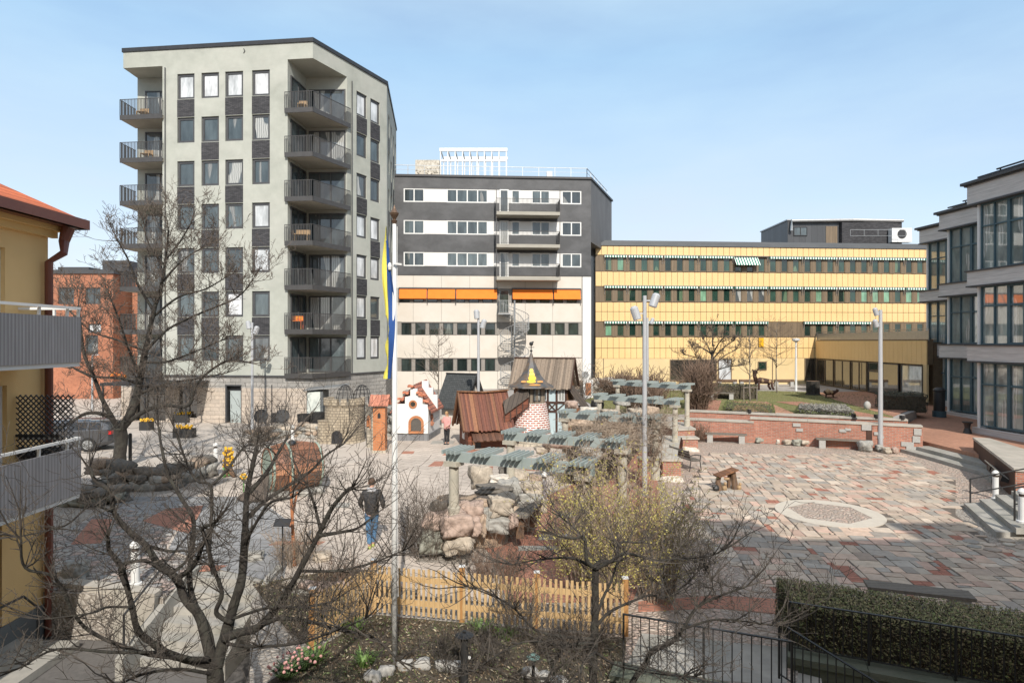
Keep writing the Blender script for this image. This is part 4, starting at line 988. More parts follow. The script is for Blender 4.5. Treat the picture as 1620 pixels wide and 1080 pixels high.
def rubble(name,path,h,label,thick=.6,cols=('grey','dark','tan'),sz=(.45,.8),seed=1,cat='stone wall',z0=0):
    rr_=random.Random(seed); m=MB(); 
    for i in range(len(path)-1):
        a,b=Vector(path[i]),Vector(path[i+1]); Ls=(b-a).length; dr=(b-a)/Ls; nn=Vector((dr.y,-dr.x))
        z=0; row=0
        while z<h*.95:
            hh=rr_.uniform(.28,.42)*min(1,h); x=-rr_.uniform(0,.3)
            while x<Ls:
                w=rr_.uniform(*sz)
                for side in ((0,)) :
                    p=a+dr*(x+w/2)+nn*rr_.uniform(-.08,.08); c=RC[rr_.choice(cols)]; f=rr_.uniform(.75,1.15)
                    rock(m,(p.x,p.y,z0+z+hh*.45),(w*1.08,thick*rr_.uniform(.8,1.1)*(1-.25*z/max(h,.1)),hh*1.25),rr_.randint(0,9999),tuple(k*f for k in c),rz=math.atan2(dr.y,dr.x)+rr_.uniform(-.15,.15),sub=2)
                x+=w
            z+=hh*.9; row+=1
    p=path[0]
    return tag(m.out(name,M['rock'],loc=(p[0],p[1],z0),smooth=True),label,cat)
q2=lambda cx,cy,Y: P(600+cx/5.4,560+cy/5.4,Y)
# ================= white stepped gable playhouse
wh=thing('gabled_playhouse','small white playhouse with stepped gable, round window and arched brick framed window','playhouse',(-5.3,31.8,0),world=True)
Y=31.8
ol=[(120,680),(135,500),(140,425),(180,425),(180,425),(220,425),(220,365),(265,357),(265,295),(325,295),(325,357),(370,362),(370,425),(412,430),(420,500),(415,680)]
pts=[q2(a,b,Y) for a,b in ol]
m=MB(); m.extr(pts,(0,.18,0))
side0=q2(415,680,Y); dirS=Vector((.12,1,0)).normalized(); Lh=2.6
ze=q2(420,480,Y).z; xR=side0.x; xL=pts[0].x
m.add([(xR,Y+.18,.05),(xR+dirS.x*Lh,Y+Lh,.05),(xR+dirS.x*Lh,Y+Lh,ze),(xR,Y+.18,ze)],[(0,1,2,3)]); m.add([(xL,Y+.18,.05),(xL,Y+.18,ze),(xL+.3,Y+Lh,ze),(xL+.3,Y+Lh,.05)],[(0,1,2,3)])
m.out('wall',M['limewash'],wh)
m=MB(); m.prism([(xL-.02,Y-.06),(xR+.05,Y-.06),(xR+.05+dirS.x*Lh,Y+Lh),(xL+.3,Y+Lh)],0,.33); m.out('plinth',M['greyplank'],wh)
def ring(m,c,r0,r1,n,a0,a1,y0,y1,sx=1):
    for k in range(n):
        t0=a0+(a1-a0)*k/n;t1=a0+(a1-a0)*(k+.9)/n
        p=[(c.x+sx*r*math.cos(t),y0,c.z+r*math.sin(t)) for r,t in ((r0,t0),(r1,t0),(r1,t1),(r0,t1))]
        m.extr(p,(0,y1-y0,0))
c=q2(288,427,Y); m=MB(); ring(m,c,.13,.215,16,0,2*PI,Y-.05,Y-.001); w_=m.out('round_window',M['obrick'],wh)
m=MB(); m.lathe([(.135,0),(.135,.01)],n=20,T=Matrix.Translation((c.x,Y-.002,c.z))@Matrix.Rotation(PI/2,4,'X')); m.out('pane',M['bglass'],w_)
c=q2(315,590,Y); rw=.375; m=MB(); ring(m,c,.27,.40,13,0,PI,Y-.06,Y-.001); zb=q2(315,672,Y).z
for k in range(5):
    for sx in (-1,1): m.box(c.x+sx*.335-.065,c.x+sx*.335+.065,Y-.06,Y-.001,c.z-.1*k-.1,c.z-.1*k-.01)
m.box(c.x-.4,c.x+.4,Y-.07,Y-.001,zb-.03,zb+.09); w_=m.out('arched_window',M['obrick'],wh)
m=MB(); m.add([(c.x-.27,Y-.003,zb+.05)]+[(c.x+.27,Y-.003,zb+.05)]+[(c.x+.27*math.cos(PI*k/12),Y-.003,c.z+.27*math.sin(PI*k/12)) for k in range(13)],[tuple(range(15))]); m.out('pane',M['bglass'],w_)
# tiled roofs either side of the gable: wavy clay tiles
def tiled(parent,name,a,b,c_,d,mat,th=.09,ov=0):
    m=MB(); m.extr([a,b,c_,d],(0,0,th)); return m.out(name,mat,parent)
pk=q2(295,262,Y+.2); eR=q2(430,505,Y); 
rdg0=Vector((pk.x,Y+.2,pk.z-.08)); rdg1=Vector((pk.x+.3,Y+Lh+.2,pk.z+.05))
tiled(wh,'roof',(rdg0.x,rdg0.y,rdg0.z),(eR.x+.12,Y-.05,eR.z),(eR.x+.12+dirS.x*Lh,Y+Lh+.1,eR.z),tuple(rdg1),M['terracotta'])
tiled(wh,'roof',tuple(rdg1),(xL+.1,Y+Lh+.1,eR.z),(xL-.15,Y-.05,eR.z),tuple(rdg0),M['terracotta'])
m=MB(); 
for (a,b) in ((275,290),(232,345),(190,400)):  # ragged tiles lying along each step of the gable
    for k in range(2):
        p=q2(a-18+k*22,b-18+k*4,Y); rock(m,(p.x,Y+.02,p.z),(.2,.3,.12),a+k,(.5,.19,.11),rz=0,sub=2)
for (a,b) in ((335,330),(365,348),(390,400),(350,345)):
    for k in range(2):
        p=q2(a+k*20,b+k*4,Y); rock(m,(p.x,Y+.02,p.z),(.2,.3,.12),a+k,(.5,.19,.11),rz=0,sub=2)
m.out('verge_tiles',M['rock'],wh)
p=q2(395,268,Y+1.3); m=MB(); m.box(p.x-.18,p.x+.18,Y+1.2,Y+1.5,2.2,p.z+.25); m.box(p.x+.18,p.x+.42,Y+1.2,Y+1.5,1.7,p.z-.12); m.box(p.x+.42,p.x+.66,Y+1.2,Y+1.5,1.5,p.z-.5); m.out('stepped_chimney',M['limewash'],wh)
m=MB(); p=q2(452,575,Y+.6)
for k in range(3): rock(m,(xR+.12,Y+.7,.8+.2*k),(.14,.2,.2),k,(.45,.2,.12),sub=2)
m.out('side_niche',M['rock'],wh)
# ================= dark shingled hut
hut=thing('shingled_hut','small dark grey shingled hut with pointed roof behind the white playhouse','playhouse',(-3,37,0),rz=R(-28))
m=MB(); m.box(-1.0,.75,-.8,.8,0,1.6); m.add([(.75,-.8,1.6),(.75,.8,1.6),(.75,0,2.95)],[(0,1,2)]); m.out('wall',M['cream'],hut)
m=MB()
for s in (-1,1):
    a=[(-1.2,0,3.12),(1.0,0,3.12),(1.0,s*1.2,1.15),(-1.2,s*1.2,1.15)]
    if s>0: a=a[::-1]
    m.extr(a,(0,0,.1))
m.out('roof',M['slate'],hut)
m=MB(); 
for s in (-1,1): m.beam((1.02,0,3.2),(1.02,s*1.2,1.2),.06,.14)
m.beam((-1.2,0,3.24),(1.05,0,3.24),.12,.08); m.out('barge_board',M['tomb'],hut)
# ================= red plank playhouse
rh=thing('plank_playhouse','steep roofed playhouse of red and gold stained planks with lean-to porch roof','playhouse',(-2.12,29.4,0),rz=R(17))
W,Dp,ez,rz_=1.95,2.0,1.0,2.6
m=MB(); m.box(0,W,0,Dp,0,ez+.25); m.out('wall',M['wood_wall'],rh)
m=MB(); m.extr([(-.02,.1,ez+.1),(-.02,Dp-.1,ez+.1),(-.02,Dp/2,rz_-.1)][::-1],(.1,0,0)); m.out('gable',M['timber_y'],rh)
m=MB()
for k in range(-4,5):
    y=Dp/2+k*.25; zt_=rz_-.1-abs(k*.25)*1.5
    if zt_>ez+.2:
        m.beam((-.04,y,ez+.1),(-.04,Dp/2+k*.25+.2*(1 if k<0 else -1 if k>0 else 0),zt_),.03,.05); 
for s in (-1,1): m.beam((-.3,Dp/2,rz_+.05),(-.3,Dp/2+s*1.35,ez-.12),.08,.2); m.beam((-.05,Dp/2+s*.9,ez+.1),(-.05,Dp/2-s*.1,rz_-.7),.05,.06)
m.beam((-.05,0,ez+.08),(-.05,Dp,ez+.08),.1,.14); m.beam((-.25,.45,1.55),(-.25,.45,1.3),.05,.05); m.out('gable_timber',M['wood_v'],rh)
for s,mt in ((-1,'gold_planks'),(1,'red_planks')):
    m=MB(); yo=Dp/2+s*1.38
    N=24
    for k in range(N):
        x0=-.32+(W+.64)*k/N; x1=-.32+(W+.64)*(k+1)/N-.006; lift=.03*(k%2); dz=random.uniform(-.03,.03); sag=-.07*math.sin(PI*(k+.5)/N)
        a=[(x0,Dp/2,rz_+.06+lift+sag),(x1,Dp/2,rz_+.06+lift+sag),(x1,yo,ez-.14+lift+dz),(x0,yo,ez-.14+lift+dz)]
        if s>0: a=a[::-1]
        f=random.uniform(.75,1.2); c=random.choice([(.15,.048,.025),(.18,.064,.03),(.12,.038,.02),(.21,.09,.04),(.16,.052,.026)]); m.extr(a,(0,0,.035),col=tuple(v*f for v in c))
    m.out('roof',M['vplank'] if 'vplank' in M else M.setdefault('vplank',vcol('stained_plank',.55,.5,40,.6,12)),rh)
m=MB(); m.beam((-.34,Dp/2,rz_+.12),(W/2,Dp/2,rz_+.05),.3,.05); m.beam((W/2,Dp/2,rz_+.05),(W+.34,Dp/2,rz_+.12),.3,.05); m.out('ridge_board',M['wood_v'],rh)
m=MB()
for k in range(11):
    x0=.12+1.75*k/11; x1=x0+.155; lift=.03*(k%2); f=random.uniform(.6,1.2)
    m.extr([(x0,.02,ez-.08+lift),(x0,-.62,.42+lift),(x1,-.62,.42+lift),(x1,.02,ez-.08+lift)],(0,0,.03),col=(.13*f,.062*f,.038*f))
m.out('porch_roof',M['vplank'],rh)
m=MB(); 
for x in (.16,1.82): m.beam((x,-.5,0),(x,-.5,.45),.09,.09)
m.beam((.1,-.5,.43),(1.9,-.5,.43),.08,.08); m.out('porch_post',M['wood_v'],rh)
m=MB(); m.box(.25,.62,-.03,-.001,.0,.75); m.box(1.15,1.5,-.03,-.001,.3,.7); m.out('opening',M['black'],rh)
m=MB(); m.box(-.04,-.001,.75,1.2,.35,.8); m.out('end_window',M['limewash'],rh)
# ================= round brick tower
bt=thing('brick_tower','round playground tower of red brick in white mortar under a pointed tin roof','tower',(.98,31.0,0))
m=MB(); m.lathe([(1.06,0),(1.04,.52)],n=28); m.out('stone_foot',M['pale_stone'],bt)
m=MB(); m.lathe([(1.0,.5),(.96,1.0),(.86,1.6),(.76,2.08)],n=28); m.out('brick_drum',M['wmbrick'],bt)
m=MB(); m.lathe([(.74,2.06),(.74,2.95)],n=8,a0=R(22.5),a1=R(382.5)); m.out('wooden_storey',M['grey_planks'],bt)
for ang in (-112,-68):
    a=R(ang); T=Matrix.Rotation(a,4,'Z')
    m=MB(); 
    for y0,y1,z0,z1 in ((-.2,-.16,2.2,2.85),(.16,.2,2.2,2.85),(-.2,.2,2.81,2.85),(-.2,.2,2.2,2.24),(-.02,.02,2.2,2.85),(-.2,.2,2.5,2.53)): m.box(.70,.735,y0,y1,z0,z1,T)
    f_=m.out('window',M['tomb'],bt); m=MB(); m.box(.69,.71,-.2,.2,2.2,2.85,T); m.out('pane',M['glass2'],f_)
m=MB(); m.lathe([(1.22,2.88),(1.2,2.94),(.85,3.12),(.52,3.5),(.27,4.0),(.1,4.45),(.05,4.62)],n=8,a0=R(22.5),a1=R(382.5)); cone=m.out('tin_roof',M['dome'],bt)
m=MB(); m.tube([(0,0,4.55),(0,0,5.0)],.025,6); m.ball((0,0,4.72),.07,8); m.beam((-.14,0,4.9),(.16,0,4.9),.02,.03); m.ball((0,0,5.08),.11,8); m.ball((.09,0,5.17),.05,6); m.out('weather_vane',M['tomb'],bt)
# painted patch on the roof (plain rounded shape)
def on_cone(x,z,e=.02):
    pr=[(1.2,2.94),(.85,3.12),(.52,3.5),(.27,4.0),(.1,4.45)]
    for i in range(4):
        if pr[i][1]<=z<=pr[i+1][1]:
            r=pr[i][0]+(pr[i+1][0]-pr[i][0])*(z-pr[i][1])/(pr[i+1][1]-pr[i][1]); break
    else: r=.5
    return (x,-(r*math.cos(R(22.5)))*1.0-e,z)
m=MB()
def blob(cx,cz,rx,rz__):
    n=10; m.add([on_cone(cx,cz)]+[on_cone(cx+rx*math.cos(2*PI*k/n),cz+rz__*math.sin(2*PI*k/n)) for k in range(n)],[(0,1+k,1+(k+1)%n) for k in range(n)])
blob(.0,3.72,.10,.12); blob(.02,3.52,.14,.16); blob(.03,3.36,.20,.14); blob(-.02,3.2,.24,.07)
m.out('roof_mural',M['yelpaint'],cone)
m=MB(); blob(-.4,3.2,.14,.05); blob(.42,3.2,.16,.05); blob(.15,3.05,.3,.04); m.out('roof_mural',M['orpaint'],cone)
# ================= covered bridge between red playhouse and tower
br=thing('covered_bridge','sloping wooden covered bridge joining the red plank playhouse to the brick tower','bridge',(0,30.4,1.2),world=True)
a=Vector((-.45,30.2,1.15)); b=Vector((.75,30.45,2.0)); dr=(b-a); sd=Vector((-dr.y,dr.x,0)).normalized()*.38
m=MB(); m.extr([a-sd,b-sd,b-sd+Vector((0,0,.55)),a-sd+Vector((0,0,.55))],sd*2); m.out('bridge_side',M['wood_wall'],br)
m=MB(); up=Vector((0,0,.55)); rg=Vector((0,0,1.02))
for s in (-1,1):
    q=[a+rg,b+rg,b+up+sd*s*1.35-Vector((0,0,.08)),a+up+sd*s*1.35-Vector((0,0,.08))]
    if s>0: q=q[::-1]
    m.extr(q,(0,0,.05))
m.out('roof',M['dk_planks'],br)
m=MB()
for k in range(5):
    p=a+dr*(k/4)-sd*1.05; m.beam(p-Vector((0,0,.1)),p+Vector((0,0,.5)),.06,.06)
m.out('bridge_post',M['timber'],br)
# ================= half timbered house
ht=thing('half_timbered_house','two storey half timbered playhouse with weathered grey plank roof behind the brick tower','playhouse',(.1,34.6,0),rz=R(-16))
Lh_=3.1; 
m=MB(); m.box(0,Lh_,0,2,0,2.75); m.out('wall',M['wood_v'],ht)
m=MB(); m.box(1.5,Lh_-.05,-.05,-.001,0,2.7); m.out('blue_plaster',M['paleblue'],ht)
m=MB()
for x in (1.5,1.95,2.45,Lh_-.12): m.box(x,x+.11,-.09,-.052,0,2.7)
for z in (1.25,1.75,2.6): m.box(1.45,Lh_,-.1,-.053,z,z+.1)
m.beam((2.05,-.09,1.35),(2.45,-.09,1.75),.03,.06); m.beam((2.45,-.09,1.35),(2.05,-.09,1.75),.03,.06); m.beam((2.5,-.09,1.35),(2.95,-.09,1.75),.03,.06); m.out('timber_frame',M['timber'],ht)
m=MB(); m.box(1.62,1.95,-.07,-.054,0,1.2); m.out('door_opening',M['black'],ht)
for x0,x1 in ((1.62,1.94),(2.58,2.96)):
    m=MB()
    for u0,u1,z0,z1 in ((x0,x1,1.88,1.91),(x0,x1,2.56,2.59),(x0,x0+.03,1.91,2.56),(x1-.03,x1,1.91,2.56),((x0+x1)/2-.012,(x0+x1)/2+.012,1.91,2.56)): m.box(u0,u1,-.085,-.055,z0,z1)
    f_=m.out('window',M['whiteframe'],ht); m=MB(); m.box(x0+.02,x1-.02,-.065,-.056,1.9,2.57); m.out('pane',M['glass2'],f_)
m=MB()
N=26
for s in (-1,1):
    for k in range(N):
        x0=-.25+(Lh_+.5)*k/N; x1=x0+(Lh_+.5)/N-.008; lift=.025*(k%2); dz=random.uniform(-.05,.03); f=random.uniform(.65,1.25)
        q=[(x0,1,4.2+lift),(x1,1,4.2+lift),(x1,1+s*1.35,2.55+lift+dz),(x0,1+s*1.35,2.55+lift+dz)]
        if s>0: q=q[::-1]
        m.extr(q,(0,0,.03),col=(.215*f,.165*f,.12*f))
m.out('roof',M['vplank'],ht)
m=MB(); m.extr([(Lh_-.02,0,2.7),(Lh_-.02,2,2.7),(Lh_-.02,1,4.1)],(-.05,0,0)); m.out('gable',M['wood_v'],ht)
m=MB(); m.beam((-.25,1,4.26),(Lh_+.25,1,4.26),.16,.06)
for s in (-1,1): m.beam((Lh_+.26,1,4.24),(Lh_+.26,1+s*1.38,2.55),.05,.13)
m.out('barge_board',M['timber'],ht)
m=MB(); m.box(Lh_,Lh_+.75,.15,1.7,0,1.5); s_=m.out('side_shed',M['wood_v'],ht); m=MB(); m.extr([(Lh_-.0,.0,2.6),(Lh_+.95,.0,1.35),(Lh_+.95,1.85,1.35),(Lh_,1.85,2.6)],(0,0,.06)); m.out('shed_roof',M['dk_planks'],s_)
# ================= toy castle of sandy stone
ft=thing('toy_castle','round waist high toy castle of sandy rubble with battlements and a low tunnel','play castle',(-8.75,31.7,0))
m=MB(); m.lathe([(1.08,0),(1.02,.1),(.99,1.85),(1.04,1.95)],n=30,nz=.04); m.out('castle_wall',M['fort'],ft)
m=MB(); m.lathe([(.42,0),(.38,1.1),(.40,1.15)],cx=-.85,cy=-.5,n=14,nz=.06); m.out('side_turret',M['fort'],ft)
for k in range(14):
    a=2*PI*k/14
    if math.sin(a)<.6:
        m=MB(); m.box(.82,1.05,-.14,.14,1.93,2.27,Matrix.Rotation(a,4,'Z')); m.out('battlement',M['fort'],ft)
m=MB(); T=Matrix.Rotation(R(-95),4,'Z')
m.add([T@Vector((1.075+.0,y,z)) for y,z in [(-.28,0.02),(.28,0.02)]+[(.28*math.cos(PI*k/10),.42+.28*math.sin(PI*k/10)) for k in range(11)]],[tuple(range(13))]); m.out('tunnel_mouth',M['black'],ft)
# orange brick gate
og=thing('brick_gatehouse','orange brick gate pier with clay tiled roof and arched opening beside the toy castle','gate',(-6.2,28.3,0))
m=MB(); m.box(-.28,.28,0,.5,0,2.12); m.out('brick_pier',M['obrick'],og)
m=MB(); m.box(-.32,.32,-.04,.54,-.02,.12); m.out('foot',M['pale_stone'],og)
m=MB(); m.add([(-.07,-.004,1.62),(.07,-.004,1.62),(.07,-.004,1.8),(0,-.004,1.9),(-.07,-.004,1.8)],[(0,1,2,3,4)]); m.out('slot_window',M['black'],og)
m=MB()
for k in range(7):
    x0=-.45+k*.13; 
    for s in (-1,1):
        q=[(x0,.25,2.66-.02*(k%2)),(x0+.12,.25,2.66-.02*(k%2)),(x0+.12,.25+s*.42,2.2),(x0,.25+s*.42,2.2)]
        if s>0:q=q[::-1]
        f=random.uniform(.7,1.2); m.extr(q,(0,0,.05),col=(.5*f,.2*f,.13*f))
m.out('tiled_roof',M['rock'],og)
m=MB(); m.extr([(-.285,0,2.1),(-.285,.5,2.1),(-.285,.25,2.6)],(.57,0,0)); m.out('gable_plaster',M['pale_stone'],og)
m=MB(); T=Matrix.Translation((-.28,.25,0))@Matrix.Rotation(R(112),4,'Z')
for x0,x1,z0,z1 in ((0,.35,0,2.1),(1.35,1.8,0,2.1),(.35,1.35,1.55,2.1)): m.box(x0,x1,-.12,.12,z0,z1,T)
m.out('arch_wall',M['pale_stone'],og)
m=MB(); 
for k in range(12):
    t0,t1=PI*k/12,PI*(k+.9)/12
    p=[T@Vector((.85+r*math.cos(t),-.16,1.05+r*math.sin(t)*1.15)) for r,t in ((.4,t0),(.52,t0),(.52,t1),(.4,t1))]; m.extr(p,T.to_3x3()@Vector((0,.32,0)))
m.out('arch_bricks',M['obrick'],og)
# ================= giant barrel on its side
bl=thing('giant_barrel','huge reddish wooden barrel lying on its side with pale green hoops, open at left','play barrel',(-7.55,20.9,0),rz=R(36))
TX=Matrix.Translation((0,0,.89))@Matrix.Rotation(PI/2,4,'Y')
L2=.86
prof=[(.74,-L2),(.85,-.35),(.88,0),(.85,.35),(.74,L2)]
m=MB(); N=26
for k in range(N):
    a0,a1=2*PI*k/N,2*PI*(k+.93)/N; f=random.uniform(.6,1.25); c=random.choice([(.30,.13,.07),(.36,.17,.09),(.25,.11,.06)]); c=tuple(v*f for v in c)
    for i in range(4):
        (r0,z0),(r1,z1)=prof[i],prof[i+1]
        v=[]
        for (r,z) in ((r0,z0),(r1,z1)):
            for rr_ in (r,r-.05):
                for a in (a0,a1): v.append(TX@Vector((rr_*math.cos(a),rr_*math.sin(a),z)))
        m.add(v,[(0,1,5,4),(3,2,6,7),(0,4,6,2),(1,3,7,5)]+([(0,2,3,1)] if i==0 else [])+([(4,5,7,6)] if i==3 else []),c)
m.out('staves',M['vplank'],bl)
m=MB(); m.lathe([(.66,L2-.12),(.66,L2-.06)],n=24,T=TX); m.out('barrel_head',M['wood_v'],bl)
for z,r in ((-L2+.06,.765),(-.25,.875),(L2-.07,.77)):
    m=MB(); 
    for i in range(1): m.lathe([(r-.01,z-.035),(r+.012,z-.035),(r+.012,z+.035),(r-.01,z+.035)],n=32,T=TX)
    m.out('hoop',M['hoop'],bl)
m=MB(); m.ball((-.1,-.25,1.74),(.14,.14,.12),12); m.out('porthole',M['carglass'],bl)
m=MB()
for k in range(7):
    a=R(150+k*16); m.extr([(-.8,-.15,.85),(-.95+.85*math.cos(a),.0+.7*math.sin(a)-.1,.05),(-.95+.85*math.cos(a+R(15)),.7*math.sin(a+R(15))-.1,.05)],(0,0,.03))
m.out('fan_skirt',M['dk_planks'],bl)
for k,(x,y,w) in enumerate(((-.5,-.65,.4),(.1,-.75,.5),(.6,-.6,.45),(.95,-.3,.4),(.9,.3,.35),(-.1,-.85,.3))):
    m=MB(); c,s=math.cos(R(14)),math.sin(R(14)); X_,Y_=-7.65+x*c-y*s,20.9+x*s+y*c
    rock(m,(X_,Y_,.09),(w,w*.8,.24),k+50,RC['grey'],sub=3)
    tag(m.out('stone',M['rock'],loc=(X_,Y_,0),smooth=True),['small grey stone at the left front foot of the giant barrel','wide grey stone under the middle of the giant barrel','grey stone at the right front foot of the giant barrel','outermost grey stone right of the giant barrel','grey stone behind the right end of the giant barrel','smallest grey stone in front of the giant barrel'][k],'stone','stones around the giant barrel')
# flower figure
fg=thing('flower_figure','statue of a figure covered with yellow flowers over green and brown legs','statue',(-10.9,23.3,0))
m=MB(); m.tube([(0,0,.25),(0,0,.55),(.02,0,.85),(.03,0,1.02)],[.13,.17,.15,.1],10); m.tube([(-.06,0,0),(-.05,0,.3)],[.08,.09],8); m.tube([(.06,0,.3),(.18,-.08,.16),(.34,-.15,.05)],[.1,.1,.07],8); m.out('body',M['carved'],fg)
m=MB(); r_=random.Random(5)
for k in range(60):
    a=r_.uniform(0,2*PI); z=r_.uniform(.42,1.12); rr_=.17*(1 if z<.95 else .7); m.ball((rr_*math.cos(a),rr_*math.sin(a),z),r_.uniform(.035,.055),6)
m.out('flowers',M['pot_y'],fg)
m=MB()
for k in range(16):
    a=r_.uniform(0,2*PI); z=r_.uniform(.02,.45); m.ball((-.05+.1*math.cos(a),-.03+.1*math.sin(a),z),.045,6)
m.out('leaves',M['gnome_g'],fg)
ff=thing('flower_ornament','two small yellow flower ornaments at the open end of the giant barrel','ornament',(-8.7,20.0,0))
m=MB()
for cx_,cz in ((-.15,.75),(.25,.35)):
    for k in range(6): m.ball((cx_+.08*math.cos(k*1.05),0,cz+.08*math.sin(k*1.05)),(.05,.03,.05),6)
m.out('petals',M['pot_y'],ff); m=MB(); m.tube([(-.15,.02,0),(-.15,.02,.75)],.02,6); m.tube([(.25,.02,0),(.25,.02,.35)],.02,6); m.out('stem',M['gnome_g'],ff)
# kiosk box with pale panel
kb=thing('service_kiosk','pale panelled service box with sloping grey roof against the tower corner','kiosk',(-11.4,35,0),world=True)
m=MB(); m.box(-11.85,-10.9,35,36.1,0,2.35); m.out('body',M['plinth'],kb)
m=MB(); m.box(-11.8,-11.05,34.96,34.999,.9,2.3); m.out('front_panel',mk('pale_green_panel',(.6,.63,.57),(.55,.58,.53),2,.6),kb)
m=MB(); m.extr([(-12,34.8,2.35),(-9.6,34.8,2.6),(-9.6,36.3,2.65),(-12,36.3,2.4)],(0,0,.07)); m.out('roof',M['galv'],kb)
for k,x in enumerate((-11.75,-10.95)):
    b_=thing('planter_tub',['left black tub below the pale kiosk panel','right taller black tub beside the pale kiosk panel'][k],'tub',(x,34.3,0)); m=MB(); m.lathe([(.3,0),(.38,1.05+.1*k),(.4,1.1+.1*k),(.34,1.1+.1*k),(.34,1.0)],n=14); m.out('tub',M['blackplastic'],b_)
    m=MB(); m.lathe([(.33,.98),(.33,1.0)],n=14); m.out('soil',M['soil'],b_)
for k,px in enumerate((546,573)):
    Y=34.2; x=(px-810)/960*Y
    m=MB(); r_=.5
    for i in range(12):
        a=2*PI*i/12; m.tube([(x+r_*math.cos(a),Y+r_*math.sin(a),0),(x+r_*math.cos(a),Y+r_*math.sin(a),2.0),(x+r_*.8*math.cos(a),Y+r_*.8*math.sin(a),2.45),(x+r_*.4*math.cos(a),Y+r_*.4*math.sin(a),2.7),(x,Y,2.78)],.014,4)
    for z,rr_ in ((.5,.5),(1,.5),(1.5,.5),(2.0,.5),(2.25,.46),(2.5,.36),(2.65,.24)): m.tube([(x+rr_*math.cos(2*PI*j/20),Y+rr_*math.sin(2*PI*j/20),z) for j in range(21)],.012,4,caps=False)
    tag(m.out('wire_cage',M['rust'] if 0 else M['tomb'],loc=(x,Y,0)),['left domed wire cage showing above the toy castle','right domed wire cage showing above the toy castle'][k],'wire cage')
# cafe tables stacked against the wall
for k,px in enumerate((413,447)):
    Y=36.2; x=(px-810)/960*Y
    t_=thing('folded_table',['left dark round cafe table tipped on its side with a chair on top','right dark round cafe table tipped on its side with a chair on top'][k],'table',(x,Y,0))
    m=MB(); m.lathe([(.42,0),(.42,.03)],n=20,T=Matrix.Translation((0,0,.75))@Matrix.Rotation(R(75),4,'X')); m.out('table_top',M['blackplastic'],t_)
    m=MB(); 
    for s in (-1,1): m.tube([(s*.3,-.15,0),(s*.3,.05,.75),(s*.34,.0,1.3)],.02,5); m.tube([(s*.1,0,1.0),(s*.25,0,1.4),(s*.1,0,1.65)],.018,5); m.tube([(s*.3,.25,0),(0,.05,.75)],.02,5)
    m.tube([(-.4,0,1.35),(.4,0,1.35)],.018,5); m.out('table_frame',M['black'],t_)
m=MB(); Y=36.4; x=(430-810)/960*Y; m.tube([(x,Y,0),(x,Y,2.6)],.03,8); m.lathe([(.3,0),(.3,.08)],cx=x,cy=Y,n=16); tag(m.out('parasol_stand',M['black'],loc=(x,Y,0)),'bare black parasol pole standing between the two tipped cafe tables','parasol stand')
ch_=thing('cafe_chair','low black cafe chair between the tipped round tables','chair',((433-810)/960*36,36,0))
m=MB(); m.box(-.24,.24,-.22,.22,.42,.46); m.out('seat',M['blackplastic'],ch_); m=MB(); m.box(-.24,.24,.2,.23,.46,.95); m.out('backrest',M['blackplastic'],ch_)
for sx in (-1,1):
    for sy in (-1,1): m=MB(); m.tube([(sx*.21,sy*.19,0),(sx*.21,sy*.19,.42)],.015,5); m.out('leg',M['black'],ch_)
# yellow planter boxes by the cafe
for k,(px,py,wd) in enumerate(((288,660,26),(292,684,30),(232,672,16))):
    Y=4992/(py+8-540); x=(px-810)/960*Y; w_=wd*Y/960
    t_=thing('planter_box',['black planter of yellow flowers under the cafe window of the grey tower','black planter of yellow flowers nearest the street, by the cafe','narrow black planter of yellow flowers behind the big street tree'][k],'planter',(x,Y,0))
    m=MB(); m.box(-w_/2,w_/2,-.25,.25,0,.5); m.out('box',M['blackplastic'],t_); m=MB(); r_=random.Random(k)
    for i in range(40): m.ball((r_.uniform(-w_/2,w_/2),r_.uniform(-.22,.22),r_.uniform(.52,.66)),.06,6)
    m.out('flowers',M['pot_y'],t_)
m=MB(); Y=37; x=(186-810)/960*Y; [m.ball((x+a,Y,2.95+b),.13,8) for a,b in ((-.35,.15),(-.15,.28),(.1,.15),(.3,.3),(.42,.12))]
tag(m.out('red_canopy_ornament',M['redcloth'],loc=(x,Y,2.95)),'red and yellow cloth ornament on top of the black cafe canopy','ornament')
